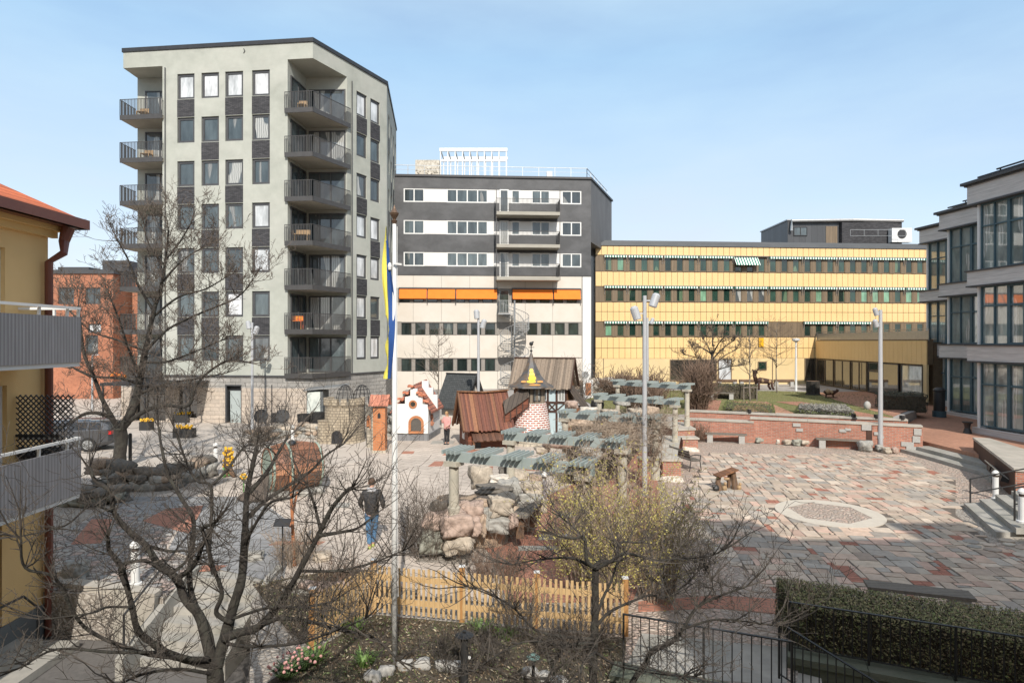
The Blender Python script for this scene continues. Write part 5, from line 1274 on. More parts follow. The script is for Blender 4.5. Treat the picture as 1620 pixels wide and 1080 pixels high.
# ================= pergola
prg_lab=['front','second','third','fourth','rearmost']
beams=[((707,713),(940,735),2.57,718,1.12,925,.0),((798,683),(990,697),2.6,808,1.05,985,.1),((885,651),(1045,661),2.6,894,.7,1037,.75),((940,624),(1075,633),2.6,948,.9,1068,.72),((970,602),(1092,609),3.0,977,1.15,1087,1.1)]
pcol=[]
for bi,(a,b,z,pl,zl,pr_,zr_b) in enumerate(beams):
    Ya=960*(5.2-z)/(a[1]-540);Yb=960*(5.2-z)/(b[1]-540)
    p0=Vector(((a[0]-810)/960*Ya,Ya,z));p1=Vector(((b[0]-810)/960*Yb,Yb,z)); d=p1-p0; Ln=d.length; dr=d/Ln; nn=Vector((-dr.y,dr.x,0))
    t_=thing('pergola_beam','grey green pergola beam with grouped rafters, %s of the five rows'%prg_lab[bi],'pergola',(p0.x,p0.y,0),group='pergola rows beside the square',world=True)
    m=MB(); m.beam(p0-Vector((0,0,.11)),p1-Vector((0,0,.11)),.09,.24); m.out('beam',M['pgreen'],t_)
    ng=5; 
    for g_ in range(ng):
        for k in range(4):
            s=.06+(Ln-.5)*g_/(ng-1)+k*.115
            if s>Ln-.02: continue
            c=p0+dr*s; m=MB(); m.beam(c-nn*.30+Vector((0,0,.03)),c+nn*.6+Vector((0,0,.03)),.04,.09); m.out('rafter',M['pgreen'],t_)
    for px,zb in ((pl,zl),(pr_,zr_b)):
        k=(px-810)/960; s=(k*p0.y-p0.x)/(dr.x-k*dr.y); c=p0+dr*s
        r=.125
        m=MB(); m.lathe([(r*1.25,zb-.25),(r*1.2,zb+.12),(r,zb+.16),(r*.93,z-.38),(r*.95,z-.33)],cx=c.x,cy=c.y,n=18); cc=m.out('column',M['conc'],t_)
        m=MB(); m.cbox((c.x,c.y,z-.275),(.36,.36,.11),math.atan2(dr.y,dr.x)); m.out('capital',M['conc'],cc)
        pcol.append((c.x,c.y,zb,z,bi,px==pl))
# ================= boulders of the rockery
B_=[(685,826,14.6,36,26,'pink','flat pinkish boulder on top of the grey-green one at the rockery\'s left end'),
(681,857,14.5,36,32,'green','grey-green square boulder at the bottom left corner of the rockery'),
(721,832,14.2,46,38,'pink','large round pink boulder in front of the first pergola column'),
(722,862,14.3,44,30,'tan','tan boulder at the very bottom below the large round pink one'),
(743,809,14.8,38,26,'pink','pink boulder directly right of the first pergola column foot'),
(749,834,14.6,22,28,'pink','narrow pink boulder wedged right of the large round one'),
(793,803,15.0,42,34,'tan','big tan cubic boulder at the left end of the rockery bench'),
(787,832,14.9,40,24,'grey','grey boulder under the big tan cubic boulder'),
(762,832,14.8,14,34,'brown','thin upright brown stone between pink and grey boulders'),
(761,758,17.5,36,38,'tan','tall pointed tan boulder standing at the back left of the rockery'),
(695,803,15.5,30,18,'dark','dark flat boulder behind the first pergola column'),
(804,776,16.6,32,32,'grey','bluish grey tilted slab in the middle of the rockery'),
(840,774,16.6,30,22,'tan','rounded tan boulder at the right end of the rockery top'),
(838,792,16.4,42,20,'grey','wide grey boulder under the rounded tan one at right'),
(782,776,16.3,56,12,'dark','long dark wet flat rock across the rockery middle'),
(847,758,17.2,20,13,'brown','small brown boulder at the top right of the rockery'),
(796,743,18.0,14,13,'dark','small dark stone left of the second pergola column'),
(812,824,14.9,15,22,'pink','small pink boulder below the near end of the rockery bench'),
(765,796,15.4,26,14,'brown','low brown boulder left of the big tan cubic one'),
(822,752,17.4,24,14,'tan','low tan stone right of the second pergola column foot'),
(790,760,17.0,30,14,'pale','pale flat stone between the pointed boulder and the grey slab'),
(770,812,15.0,14,18,'grey','small grey stone wedged left of the big tan cubic boulder'),
(728,800,15.2,24,16,'brown','brown stone hidden behind the first column foot'),
(855,800,16.6,16,26,'tan','upright tan boulder at the rockery\'s far right end')]
for a in B_: boulder(a[0],a[1],a[2],a[3],a[4],a[5],a[6],'boulders of the rockery')
m=MB(); rock(m,(-.95,16.1,.3),(1.7,1.8,1.2),5,(.36,.27,.19),rz=.3,sub=5); rock(m,(.0,16.9,.3),(1.3,1.3,1.1),6,(.38,.3,.22),rz=.3,sub=5)
o=m.out('rockery_mound',M['rock'],loc=(-.9,15.9,0),smooth=True); struct(o)
# rockery bench
rb_=thing('rockery_bench','long weathered plank bench resting between boulders of the rockery','bench',(.15,15.6,0),world=True)
a=P(816,812,14.9);b=P(846,796,16.3); a.z=b.z=.95-.0
a=Vector((.12,14.95,.88));b=Vector((.62,16.5,.88))
for k in range(3):
    m=MB(); o_=Vector((.15*k-.12,-.03*k,0)); m.beam(a+o_,b+o_,.135,.045); m.out('plank',M['bench'],rb_)
m=MB(); 
for p in (a+(b-a)*.12,a+(b-a)*.88): m=MB(); m.box(p.x-.08,p.x+.12,p.y-.05,p.y+.1,.3,.855); m.out('support',M['carved'],rb_)
# stones along the planting bed behind the third and fourth pergola rows
i=0
r_=random.Random(9)
bed=[(885,700,21.6,40,20,'pink','pinkish boulder right of the third pergola row\'s left column'),(915,668,24.5,44,16,'brown','wide brown boulder under the vines between the third and fourth rows'),(965,655,28,34,14,'tan','tan boulder behind the fourth pergola row'),(935,715,20.5,36,16,'grey','dark grey flat boulder under the vine thicket'),(930,650,29,26,12,'pale','pale boulder beside the half timbered playhouse'),(1005,652,30,26,12,'tan','tan boulder near the lawn at the pergola end'),(1032,650,31,18,14,'brown','brown boulder left of the rearmost columns'),(985,636,31.5,24,11,'grey','small grey boulder behind the rearmost pergola row'),(905,640,31,20,12,'pink','small pink boulder at the corner of the half timbered playhouse'),(858,712,22.0,22,12,'tan','small tan boulder at the foot of the brick tower side')]
for a in bed: boulder(*a[:7],'boulders of the vine bed')
m=MB(); m.prism([(1.8,22.3),(3.2,21.6),(4.7,25),(6.2,29.5),(6.5,33.5),(3.4,34),(2.6,28)],-.05,.55)
m.prism([(2.2,24),(4,24),(6,31),(6.3,34),(3.6,34.2),(3,29)],.55,.85); struct(m.out('planting_bed',M['soil']))
# ================= low walls
def capwall(name,path,z1,th,label,cap=.09,mat='wbrick',ov=.05,z0=-.02):
    t_=thing(name,label,'wall',(path[0][0],path[0][1],0),world=True)
    m=MB();c=MB()
    for i in range(len(path)-1):
        a,b=Vector(path[i]),Vector(path[i+1]); d=(b-a).normalized(); n=Vector((-d.y,d.x))*th/2; n2=Vector((-d.y,d.x))*(th/2+ov)
        e=d*.0 if i<len(path)-2 else Vector((0,0))
        m.prism([tuple(a-n),tuple(b-n),tuple(b+n),tuple(a+n)],z0,z1-cap)
        Ln=(b-a).length; k=max(1,int(Ln/1.3))
        for j in range(k):
            p,q=a+(b-a)*(j/k)+d*.006,a+(b-a)*((j+1)/k)-d*.006; zz=random.uniform(-.012,.012); w=random.uniform(.96,1.04)
            c.prism([tuple(p-n2*w),tuple(q-n2*w),tuple(q+n2*w),tuple(p+n2*w)],z1-cap+.002,z1+zz)
    m.out('brickwork',M[mat],t_); c.out('coping',M['cap'],t_); return t_
w1=capwall('brick_wall',[(8.7,32.9),(12.5,31.35)],1.1,.42,'lower left stretch of red brick wall with pale stone coping behind the left stone bench')
w2=capwall('brick_wall',[(12.35,31.45),(17.2,29.25),(19.15,28.35)],1.3,.45,'tall front red brick wall with stone coping along the far edge of the square')
m=MB(); F=Fac((12.35,31.2),(17.2,29.0))
for u,z,w,h in ((1.9,.95,.35,.16),(2.05,.72,.3,.14),(3.95,.8,.3,.14),(4.2,.88,.25,.12),(4.9,.95,.4,.28)): F.box(m,u,u+w,z,z+h,-.2,.05)
F2_=Fac((17.1,29.05),(19.05,28.15))
for u,z,w,h in ((.2,.75,.3,.14),(.35,.6,.25,.12),(1.5,.0,.4,.3),(1.3,.3,.5,.2),(1.75,.5,.3,.3),(1.8,.85,.3,.3)): F2_.box(m,u,u+w,z,z+h,-.2,.05)
m.out('inset_stones',M['granite'],w2)
m=MB(); F2_.box(m,-.12,.12,0,1.2,-.02,.03); m.out('lamp_shadow_strip',M['timber'],w2)  # dark strip painting the lamp mast's cast shadow on the brickwork
w3=capwall('brick_wall',[(9.95,33.9),(14,32.2),(19.5,29.95)],1.38,.4,'rear red brick garden wall with stone coping in front of the lawn')
m=MB(); F=Fac((9.95,33.7),(19.5,29.75))
for u in (3.0,7.9,8.9,10.0): 
    m.box(F.p(u,0).x-.06,F.p(u,0).x+.06,F.p(u,0).y-.15,F.p(u,0).y+.1,1.39,1.56)
m.out('wall_bracket',M['black'],w3)
for k,(px,py,w,h,c,lb) in enumerate([(1189,694,11,9,'green','leftmost grey-green boulder at the foot of the front brick wall'),(1202,696,14,8,'green','second boulder from the left along the front brick wall'),(1221,696,11,7,'tan','small tan boulder third along the front brick wall'),(1233,698,12,7,'pale','low pale boulder fourth along the front brick wall'),(1246,699,13,8,'tan','fifth boulder along the front brick wall, tan'),(1260,699,13,10,'green','grey-green boulder sixth along the front brick wall'),(1275,700,17,9,'tan','widest tan boulder left of the right stone bench'),(1372,706,20,16,'grey','large grey boulder at the right end of the right stone bench'),(1393,709,12,10,'grey','grey boulder behind the foot of the tall lamp'),(1404,712,12,9,'tan','round tan boulder just right of the tall lamp foot'),(1416,712,9,9,'pink','small pink boulder beside the lowest terrace step')]):
    Y=4992/(py+h/2-540)-.15; boulder(px,py,Y,w,h,c,lb,'boulders along the brick wall',rz=.1)
lg=thing('planter_ledge','low red brick planter wall with broad concrete top beside the iron bench','wall',(5.5,22.5,0),world=True)
pl=[(5.55,22.9),(6.15,22.9),(7.0,25.7),(7.9,28.6),(6.9,29.0),(6.1,26.0)]
m=MB(); m.prism(pl,-.02,.66); m.prism([(4.75,22.9),(5.55,22.75),(5.55,23.1),(4.8,23.2)],-.02,.74); m.out('brickwork',M['wbrick'],lg)
m=MB(); m.prism([(5.5,22.86),(6.2,22.86),(7.06,25.7),(7.96,28.6),(6.85,29.05),(6.04,26.0)],.662,.74); m.prism([(4.72,22.86),(5.5,22.7),(5.5,23.14),(4.78,23.24)],.742,.82); m.out('coping',M['cap'],lg)
for k,(x,y,w,d,h) in enumerate(((5.93,22.75,.68,.5,.84),(8.42,28.9,.72,.55,.66))):
    t_=thing('brick_pier',['near square red brick pier with stone cap left of the iron bench','far low red brick pier with stone cap behind the iron bench'][k],'pier',(x,y,0)); m=MB(); m.box(-w/2,w/2,-d/2,d/2,-.02,h-.08); m.out('brickwork',M['wbrick'],t_); m=MB(); m.box(-w/2-.05,w/2+.05,-d/2-.05,d/2+.05,h-.078,h); m.out('coping',M['cap'],t_)
    m=MB(); rock(m,(0,-d/2+.05,.08),(w*1.1,.3,.3),k+3,RC['pale'],rz=0,sub=3); m.out('foot_stone',M['rock'],t_)
ld=thing('stone_landing','small concrete topped brick landing between the pergola end and the brick wall','landing',(8.6,30.9,0),world=True)
m=MB(); m.prism([(7.9,29.6),(9.0,29.9),(9.1,32.4),(7.9,32.6)],-.02,.84); m.out('brickwork',M['wbrick'],ld); m=MB(); m.prism([(7.85,29.55),(9.05,29.85),(9.15,32.4),(7.85,32.6)],.842,.92); m.out('coping',M['cap'],ld)
# ================= benches
def stone_bench(x0,x1,y0,y1,label,h=.45,z=0,name='stone_bench',grp='stone legged benches'):
    a=Vector((x0,y0,z+h)); b=Vector((x1,y1,z+h)); t_=thing(name,label,'bench',(x0,y0,z),world=True,group=grp)
    d=(b-a).normalized(); n=Vector((-d.y,d.x,0))
    m=MB(); 
    m.beam(a,b,.4,.06); m.out('seat',M['bench'],t_)
    for s in (.12,.88):
        c=a+(b-a)*s; m=MB(); m.cbox((c.x,c.y,z+(h-.03)/2),(.28,.34,h-.035),math.atan2(d.y,d.x)); m.out('leg',M['granite'],t_)
stone_bench(10.0,11.95,31.45,30.9,'weathered bench on pale stone legs before the lower left brick wall')
stone_bench(14.9,17.0,29.75,28.95,'weathered bench on pale stone legs before the tall front brick wall')
stone_bench(13.9,15.6,43,42.6,'pale bench in front of the clipped hedge in the garden',z=1.13)
stone_bench(6.85,8.5,11.75,11.2,'long dark bench half hidden behind the foreground hedge',h=.5)
ib=thing('iron_bench','black slatted bench with curved iron arms facing the square','bench',(7.15,25.0,0),rz=R(-74+180))
for x in (-.7,.7):
    m=MB(); m.tube([(x,-.28,0),(x,-.22,.42),(x,-.26,.62)],.02,6); m.tube([(x,.25,0),(x,.2,.42),(x,.32,.85)],.02,6); m.tube([(x,-.26,.62),(x,0,.66),(x,.25,.62)],.02,6); m.tube([(x,-.22,.42),(x,.2,.42)],.02,6); m.out('arm_frame',M['tomb'],ib)
m=MB()
for k in range(5): m.box(-.75,.75,-.24+k*.1,-.16+k*.1,.43,.455)
m.out('seat',M['bench'],ib)
m=MB()
for k in range(3): m.beam((-.75,.235+.035*k,.55+.11*k),(.75,.235+.035*k,.55+.11*k),.025,.085)
m.out('backrest',M['bench'],ib)
# carved play seat
cs_=thing('carved_sculpture','low carved wooden sculpture with slanting plank top and small animal figures','sculpture',(7.55,21.3,0),rz=R(12))
m=MB(); m.beam((-.42,0,.5),(.32,0,.72),.42,.05); m.out('slanting_top',M['wood_v'],cs_)
m=MB(); m.tube([(-.33,-.12,0),(-.36,0,.3),(-.3,0,.52)],[.11,.09,.08],8); m.tube([(.28,-.05,0),(.27,0,.35),(.22,0,.68)],[.13,.1,.09],8); m.beam((.12,.1,.05),(.16,.1,.66),.1,.08); m.out('carved_post',M['carved'],cs_)
m=MB(); m.ball((-.22,-.2,.12),(.1,.08,.12),8); m.ball((-.22,-.24,.28),.06,8); m.ball((.38,-.14,.1),(.09,.08,.1),8); m.ball((.4,-.17,.22),.055,8); m.ball((-.05,-.05,.4),(.12,.06,.05),8); m.out('animal_figures',M['carvedL'],cs_)
m=MB(); m.box(-.55,-.1,-.5,-.42,.03,.06); m.box(-.45,0,-.36,-.3,.03,.06); m.out('base_rails',M['granite'],cs_)
m=MB(); m.ball((-.52,-.15,.12),(.13,.1,.12),8); m.ball((-.62,-.18,.2),.06,8); m.out('dark_animal',M['tomb'],cs_)
# ================= steps, display wall
stp=thing('terrace_steps','two long dark fronted stone steps up to the office terrace','steps',(18.3,26,0),world=True)
for k,(o,z) in enumerate(((0,.16),(.55,.32))):
    m=MB(); m.prism([(18.25+o,28.5),(18.28+o,26.4),(18.15+o,23.5),(17.6+o,22.3),(20.2,22.0),(20.2,28.2)],z-.16-.02,z); m.out('step',M['steps'],stp)
ns=thing('square_steps','flight of pale concrete steps at the right edge of the square','steps',(13.5,17.5,0),world=True)
p0,p1=Vector((14.15,19.0)),Vector((12.85,16.1)); o=Vector((.91,-.42))
for k in range(5):
    a=p0+o*(.42*k)+Vector((.04*k,.09*k)); b=p1+o*(.42*k)
    m=MB(); m.prism([tuple(a),tuple(b),(b.x+7,b.y-.3),(a.x+7,a.y+.2)],.15*k-.02+(.02 if k else 0),.15*(k+1)); m.out('step',M['steps'],ns)
dw=thing('display_wall','wedge wall with shade-darkened side and broad pale top carrying four tilted plates','wall',(17,21,0),world=True)
a,b=Vector((16.55,19.95)),Vector((20.1,26.4)); d=(b-a).normalized(); n=Vector((d.y,-d.x))
m=MB(); m.prism([tuple(a),tuple(a+n*2.2+d*.2),tuple(b+n*.5),tuple(b)],-.02,.94); m.out('brickwork',M['wbrick'],dw)
m=MB(); m.prism([tuple(a-n*.05-d*.05),tuple(a+n*2.25+d*.15),tuple(b+n*.55),tuple(b-n*.05)],.942,1.04); m.out('coping',M['cap'],dw)
m=MB(); m.prism([tuple(a-n*.02),tuple(a-n*.001),tuple(b-n*.001),tuple(b-n*.02)],0,.93); m.out('shade_facing',M['timber'],dw)  # dark sheet over the brick, painting in the shade of this side
for k in range(4):
    c=a+d*(1.0+.62*k)-n*.18; t_=thing('display_plate','pale metal display plate, %s along the dark wedge wall'%['nearest the camera','second nearest','third nearest','farthest'][k],'plate',(c.x,c.y,.62),rz=math.atan2(d.y,d.x),group='display plates on the wedge wall')
    m=MB(); T=Matrix.Rotation(R(-38),4,'X'); m.box(-.25,.25,-.18,.18,0,.03,T); m.out('plate',M['screen'],t_); m=MB(); m.box(-.2,.2,-.02,.2,-.2,-.03,Matrix.Rotation(R(-15),4,'X')); m.out('bracket',M['tomb'],t_)
    t_.rotation_euler=(0,0,math.atan2(d.y,d.x)+PI)
def prail(pts,lab,h=.9):
    t_=thing('handrail',lab,'handrail',tuple(pts[0]),world=True)
    m=MB()
    for p in pts[:-1]: m.beam(p,Vector(p)+Vector((0,0,h)),.035,.035)
    m.out('post',M['tomb'],t_); m=MB(); 
    for hh in (h,h*.5): m.tube([Vector(p)+Vector((0,0,hh)) for p in pts],.022,6)
    m.out('rail',M['tomb'],t_)
prail([(14.35,19.0,.0),(16.0,18.35,.55),(17.6,17.9,.75)],'far black handrail along the steps at the right edge of the square')
prail([(13.75,16.6,.3),(15.3,16.0,.75),(17,15.6,.75)],'near black handrail along the steps at the right edge of the square')
# stone lined steps at left leading down to the yard
ys=thing('yard_steps','flight of worn stone steps leading down to the asphalt yard between two concrete cheeks','steps',(-6,12.6,-.95),world=True)
for k in range(6):
    m=MB(); z=-.95+.158*(k+1); m.prism([(-7.05,11.5+.38*k),(-5.35,11.3+.38*k),(-5.35,13.74),(-7.05,13.74)],z-.158,z); m.out('step',M['steps'],ys)
for x,w in ((-7.2,.14),(-5.34,.14)):
    m=MB(); m.extr([(x,11.0,-.95),(x,13.8,-.95),(x,13.8,.12),(x,13.2,.12),(x,11.0,-.55)],(w,0,0)); m.out('cheek_wall',M['steps'],ys)
m=MB(); m.tube([(-7.1,11.1,-.9),(-7.1,11.1,.2),(-7.1,13.4,1.0),(-7.1,13.4,.1)],.022,6); m.out('handrail',M['tomb'],ys)
kb_=thing('kerb_wall','low pale concrete kerb wall along the cobbles above the asphalt yard','wall',(-9,12.8,-.95),world=True)
m=MB(); m.prism([(-10.2,12.95),(-7.2,12.22),(-7.2,12.5),(-10.2,13.25)],-.96,.12); m.out('coping',M['cap'],kb_)
# ================= lamps and bollards
def lamp(px,Y,ztop,label,zb=0,heads=((-1,.55),(1,.12)),r=.075,hs=1):
    x=(px-810)/960*Y; t_=thing('street_lamp',label,'street lamp',(x,Y,zb),group='tall spotlight masts')
    H_=ztop-zb; m=MB(); m.tube([(0,0,0),(0,0,.06),(0,0,.061),(0,0,H_*.45),(0,0,H_)],[r*2,r*2,r*1.35,r*1.25,r],14); m.out('pole',M['alu'],t_)
    for s,dz in heads:
        T=Matrix.Translation((s*.32*hs,-.05,H_-dz-.05))@Matrix.Rotation(s*R(18),4,'Y')
        m=MB(); m.lathe([(.13*hs,-.22*hs),(.14*hs,-.2*hs),(.14*hs,.18*hs),(.08*hs,.25*hs)],n=16,T=T); hd=m.out('lamp_head',M['alu'],t_)
        m=MB(); m.beam((0,0,H_-dz-.05),(s*.2*hs,-.03,H_-dz-.05),.04,.04); m.out('bracket',M['alu'],hd)
        m=MB(); m.lathe([(.115*hs,-.225*hs),(.115*hs,-.222*hs)],n=16,T=T); m.out('lens',M['whiteframe'],hd)
lamp(1020,20.4,6.74,'tallest looking silver lamp mast with two spotlights, nearest one, right of picture centre',r=.062)
lamp(1024.5,36,6.6,'slim silver lamp mast directly behind the nearest one',zb=1.1,r=.06,heads=((1,.15),),hs=.8)
lamp(1393,28.85,6.7,'silver lamp mast standing before the front brick wall at right',r=.08,heads=((-1,.05),(-1,.6)),hs=.8)
lamp(757,31.6,6.75,'silver lamp mast in front of the cream panelled wall',r=.06,heads=((-.3,.1),(.8,.6)))
lamp(399,35.4,6.3,'silver lamp mast in front of the grey apartment tower',r=.06,heads=((-.6,.1),(.8,.4)))
t_=thing('garden_lamp','thin pale garden lamp with flat head before the yellow office block','lamp',(23.4,50,1.12)); m=MB(); m.tube([(0,0,0),(0,0,4.1)],[.1,.07],8); m.out('pole',M['whiteframe'],t_); m=MB(); m.lathe([(.06,4.0),(.28,4.15),(.3,4.3),(.1,4.36)],n=14); m.out('lamp_head',M['whiteframe'],t_)
t_=thing('street_pole','thin grey street pole in front of the far brick block','pole',((146-810)/960*44,44,0)); m=MB(); m.tube([(0,0,0),(0,0,4.2)],[.08,.05],8); m.out('pole',M['alu'],t_); m=MB(); m.beam((0,0,4.2),(.5,0,4.25),.08,.06); m.out('lamp_head',M['alu'],t_)
def bollard(px,py,label,h=.95,z=0):
    Y=960*(5.2-z)/(py-540); x=(px-810)/960*Y; t_=thing('bollard_light',label,'bollard light',(x,Y,z),group='white bollard lights')
    m=MB(); m.lathe([(.13,0),(.13,.05),(.085,.06),(.085,h-.22)],n=16); m.out('post',M['flagw'],t_)
    m=MB(); m.lathe([(.07,h-.22),(.07,h-.14)],n=16); m.out('light_band',M['dk_planks'],t_)
    m=MB(); m.lathe([(.10,h-.14),(.105,h-.08),(.06,h-.02),(.03,h)],n=16); m.out('cap',M['flagw'],t_)
bollard(214,925,'white bollard light on the kerb above the asphalt yard at lower left')
bollard(861,792,'white bollard light at the right end of the boulder rockery')
bollard(463,702,'white bollard light beside the low stones behind the giant barrel')
bollard(341,736,'white bollard light left of the yellow flower statue')
bollard(1575,789,'white bollard light beside the dark wedge wall at right')
bollard(917,750,'white bollard light behind the front pergola row')
bollard(1617,826,'white bollard light at the extreme right beside the steps',z=.45,h=.9)
# info sign and rusty pole
t_=thing('info_sign','small black slanted information plate on a thin post','sign',(G(447,905)[0],G(447,905)[1],0)); m=MB(); m.tube([(0,0,0),(0,0,1.1)],.018,6); m.out('post',M['tomb'],t_); m=MB(); m.box(-.18,.18,-.1,.1,0,.02,Matrix.Translation((0,0,1.12))@Matrix.Rotation(R(40),4,'X')); m.out('plate',M['black'],t_)
t_=thing('wooden_pole','slightly leaning orange brown wooden pole in front of the giant barrel','pole',(G(466,895)[0],G(466,895)[1],0)); m=MB(); m.tube([(0,0,0),(-.1,0,2.1)],[.045,.03],8); m.out('pole',M['rust'],t_); m=MB(); m.beam((-.1,0,.9),(-.12,.5,1.6),.05,.02); m.out('arm',M['rust'],t_)
# street post by the tree
t_=thing('street_post','dark round post beside the trunk of the big street tree','post',(G(206,735)[0],G(206,735)[1],0)); m=MB(); m.tube([(0,0,0),(0,0,1.25)],.07,8); m.out('post',M['tomb'],t_); m=MB(); m.ball((0,0,1.27),.075,8); m.out('cap',M['tomb'],t_)
# bins and urn near the offices
t_=thing('litter_bin','round black litter bin by the middle office bay','bin',((1486-810)/960*36.5,36.5,.68)); m=MB(); m.lathe([(.36,0),(.36,.35)],n=14); m.out('base',M['teal'],t_); m=MB(); m.lathe([(.3,.35),(.3,1.5),(.34,1.55),(.34,1.62),(.2,1.75)],n=14); m.out('drum',M['tomb'],t_)
t_=thing('ash_urn','black waisted ash urn standing on the brick terrace by the nearest office bay','ash urn',((1530.5-810)/960*30.6,30.6,.5)); m=MB(); m.lathe([(.22,0),(.2,.1),(.12,.35),(.14,.5),(.17,.58)],n=14); m.out('body',M['tomb'],t_); m=MB(); m.lathe([(.18,.58),(.24,.62),(.24,.66)],n=14); m.out('tray',M['tomb'],t_)
# dark stones and stone walls
rubble('dry_stone_wall',[G(330,752),G(262,772),G(200,775),G(170,770)],.75,'dark mossy dry stone wall curving below the big street tree',.8,('dark','brown','dark','grey'),seed=3)
rubble('dry_stone_wall',[G(195,792),G(140,800),G(85,795)],.5,'lower dark stone edging left of the path below the street tree',.6,('dark','green','dark'),seed=13)
rubble('low_stone_edge',[G(403,700),G(440,692),G(478,690),G(508,694)],.55,'low brown stone edging between the cafe tables and the toy castle',.8,('brown','tan','grey'),seed=4,sz=(.6,1.0))
rubble('stone_bank',[G(608,672),G(600,690)],1.2,'bank of grey boulders left of the white playhouse at the tower corner',1.2,('grey','dark'),seed=14)
rubble('boulder_retaining_wall',[(4.3,45.5),(6,45.2),(8.6,46.5)],1.1,'pale boulder retaining wall in front of the yellow office block',.9,('tan','brown','pale','grey'),seed=5,z0=1.1,sz=(.7,1.4))
rubble('rock_edging',[(-4.5,12.6),(-3.5,12.4),(-2.4,12.3)],.25,'low grey rocks edging the bed behind the picket fence',.4,('grey','tan','pink'),seed=6,sz=(.3,.55))
for k,(px,py,w,h,c,lb) in enumerate([(115,905,30,28,'grey','large grey boulder by the ochre house corner on the cobbles'),(90,910,18,14,'pale','small pale stone left of the large boulder by the ochre house corner'),(400,880,30,14,'grey','flat grey stone below the information plate'),(510,880,26,14,'tan','flat tan stone behind the left end of the picket fence')]):
    boulder(px,py,4992/(py+h/2-540),w,h,c,lb)
# bed edging stones bottom centre
for k,px in enumerate((590,612,640,668,700,722,838,860,885)):
    py=(1068,1058,1050,1048,1050,1054,1062,1068,1078)[k]; x,y=G(px,py+8,.03); m=MB(); rock(m,(x,y,.09),(.24,.14,.16),k,RC['pale'],rz=0,sub=2)
    tag(m.out('edging_stone',M['granite'],loc=(x,y,0),smooth=True),'small pale cut stone edging the flower bed at the bottom of the picture','stone','edging stones of the flower bed')
# ================= bare trees
def smooth_path(pts,n=4):
    """Catmull-Rom through the traced joints"""
    out=[]; P_=[pts[0]]+list(pts)+[pts[-1]]
    for i in range(1,len(P_)-2):
        a,b,c,d=P_[i-1],P_[i],P_[i+1],P_[i+2]
        for k in range(n):
            t=k/n; out.append(.5*((2*b)+(c-a)*t+(2*a-5*b+4*c-d)*t*t+(3*b-a-3*c+d)*t**3))
    out.append(pts[-1]); return out
def twig(mb,p,d,L,r,rg,up,depth,wig=.35,kids=3,rmin=.0022,buds=None,seg=4):
    pts=[p];rs=[r]; q=p.copy(); dd=d.copy(); st=L/seg
    for i in range(seg):
        dd=(dd+Vector((rg.uniform(-wig,wig),rg.uniform(-wig,wig),rg.uniform(-wig,wig)+up))*.6).normalized()
        q=q+dd*st; pts.append(q.copy()); rs.append(max(rmin,r*(1-.75*(i+1)/seg)))
    mb.tube(pts,rs,4 if r>.012 else 3,caps=False)
    if buds is not None and depth<=1:
        for i in range(1,seg+1):
            if rg.random()<.7: buds.append((pts[i],dd))
    if depth>0:
        for k in range(kids):
            i=rg.randint(1,seg); ax=Vector((rg.uniform(-1,1),rg.uniform(-1,1),rg.uniform(-.4,1))).normalized()
            nd=(dd*.55+ax*.75).normalized()
            twig(mb,pts[i],nd,L*rg.uniform(.4,.7),max(rmin,rs[i]*.6),rg,up,depth-1,wig,kids,rmin,buds,seg)
def traced_tree(name,label,cat,Y0,sc,off,limbs,seed,dens=9,tl=(.35,.8),up=.12,knob=True,spread=1.2,base_z=-.0,tmat='bark',cmat='twig',depth=2,down=None,wig=.4,rk=1,rmn=.0024):
    rg=random.Random(seed); root=None
    tr=MB(); cr=MB(); 
    first=limbs[0]; bp=P(off[0]+first[0][0][0]/sc,off[1]+first[0][0][1]/sc,Y0)
    root=thing(name,label,cat,(bp.x,bp.y,base_z),world=True)
    for li,(pts,r0,r1,dy,dy0) in enumerate(limbs):
        W=[]; n=len(pts)
        for i,(cx,cy) in enumerate(pts):
            t=i/max(1,n-1); Y=Y0+dy0+(dy-dy0)*t+ (rg.uniform(-.05,.05) if 0<i else 0)
            W.append(P(off[0]+cx/sc,off[1]+cy/sc,Y))
        if li==0: W=[Vector((W[0].x,W[0].y,base_z-.1))]+W
        S=smooth_path(W,5); m_=len(S)
        rs=[(r0+(r1-r0)*(i/(m_-1))**.8)*Y0/960/sc*(1+rg.uniform(-.07,.07)) for i in range(m_)]
        if li==0: rs[0]*=1.5; rs[1]*=1.3
        tr.tube(S,rs,9 if r0>8 else 7)
        if li==0: continue
        Ls=sum((S[i+1]-S[i]).length for i in range(m_-1)); N=int(Ls*dens)
        for k in range(N):
            t=rg.uniform(.12,1)**.8; i=min(m_-2,int(t*(m_-1))); p=S[i]; d=(S[i+1]-S[i]).normalized()
            ax=Vector((rg.uniform(-1,1),rg.uniform(-1,1),rg.uniform(-.6,1))).normalized(); nd=(d*.4+ax).normalized()
            if rg.random()<.35: twig(cr,p,nd,rg.uniform(.06,.16)*rk,.007*rk,rg,up,0,rmin=rmn,seg=2)   # fruiting spur
            else: twig(cr,p,nd,rg.uniform(*tl),rg.uniform(.006,.011)*rk,rg,up if down is None or p.z>down else -.1,depth,wig,rmin=rmn)
        # leader shoots at the limb's end
        for k in range(4):
            twig(cr,S[-1],((S[-1]-S[-2]).normalized()+Vector((rg.uniform(-.5,.5),rg.uniform(-.5,.5),rg.uniform(0,.6)))).normalized(),rg.uniform(*tl)*(1.3 if rk<1.5 else .7),.01*rk,rg,up,depth,wig,rmin=rmn)
    tr.out('trunk',M[tmat],root,smooth=True,uv=False); cr.out('crown',M[cmat],root,smooth=False,uv=False); return root
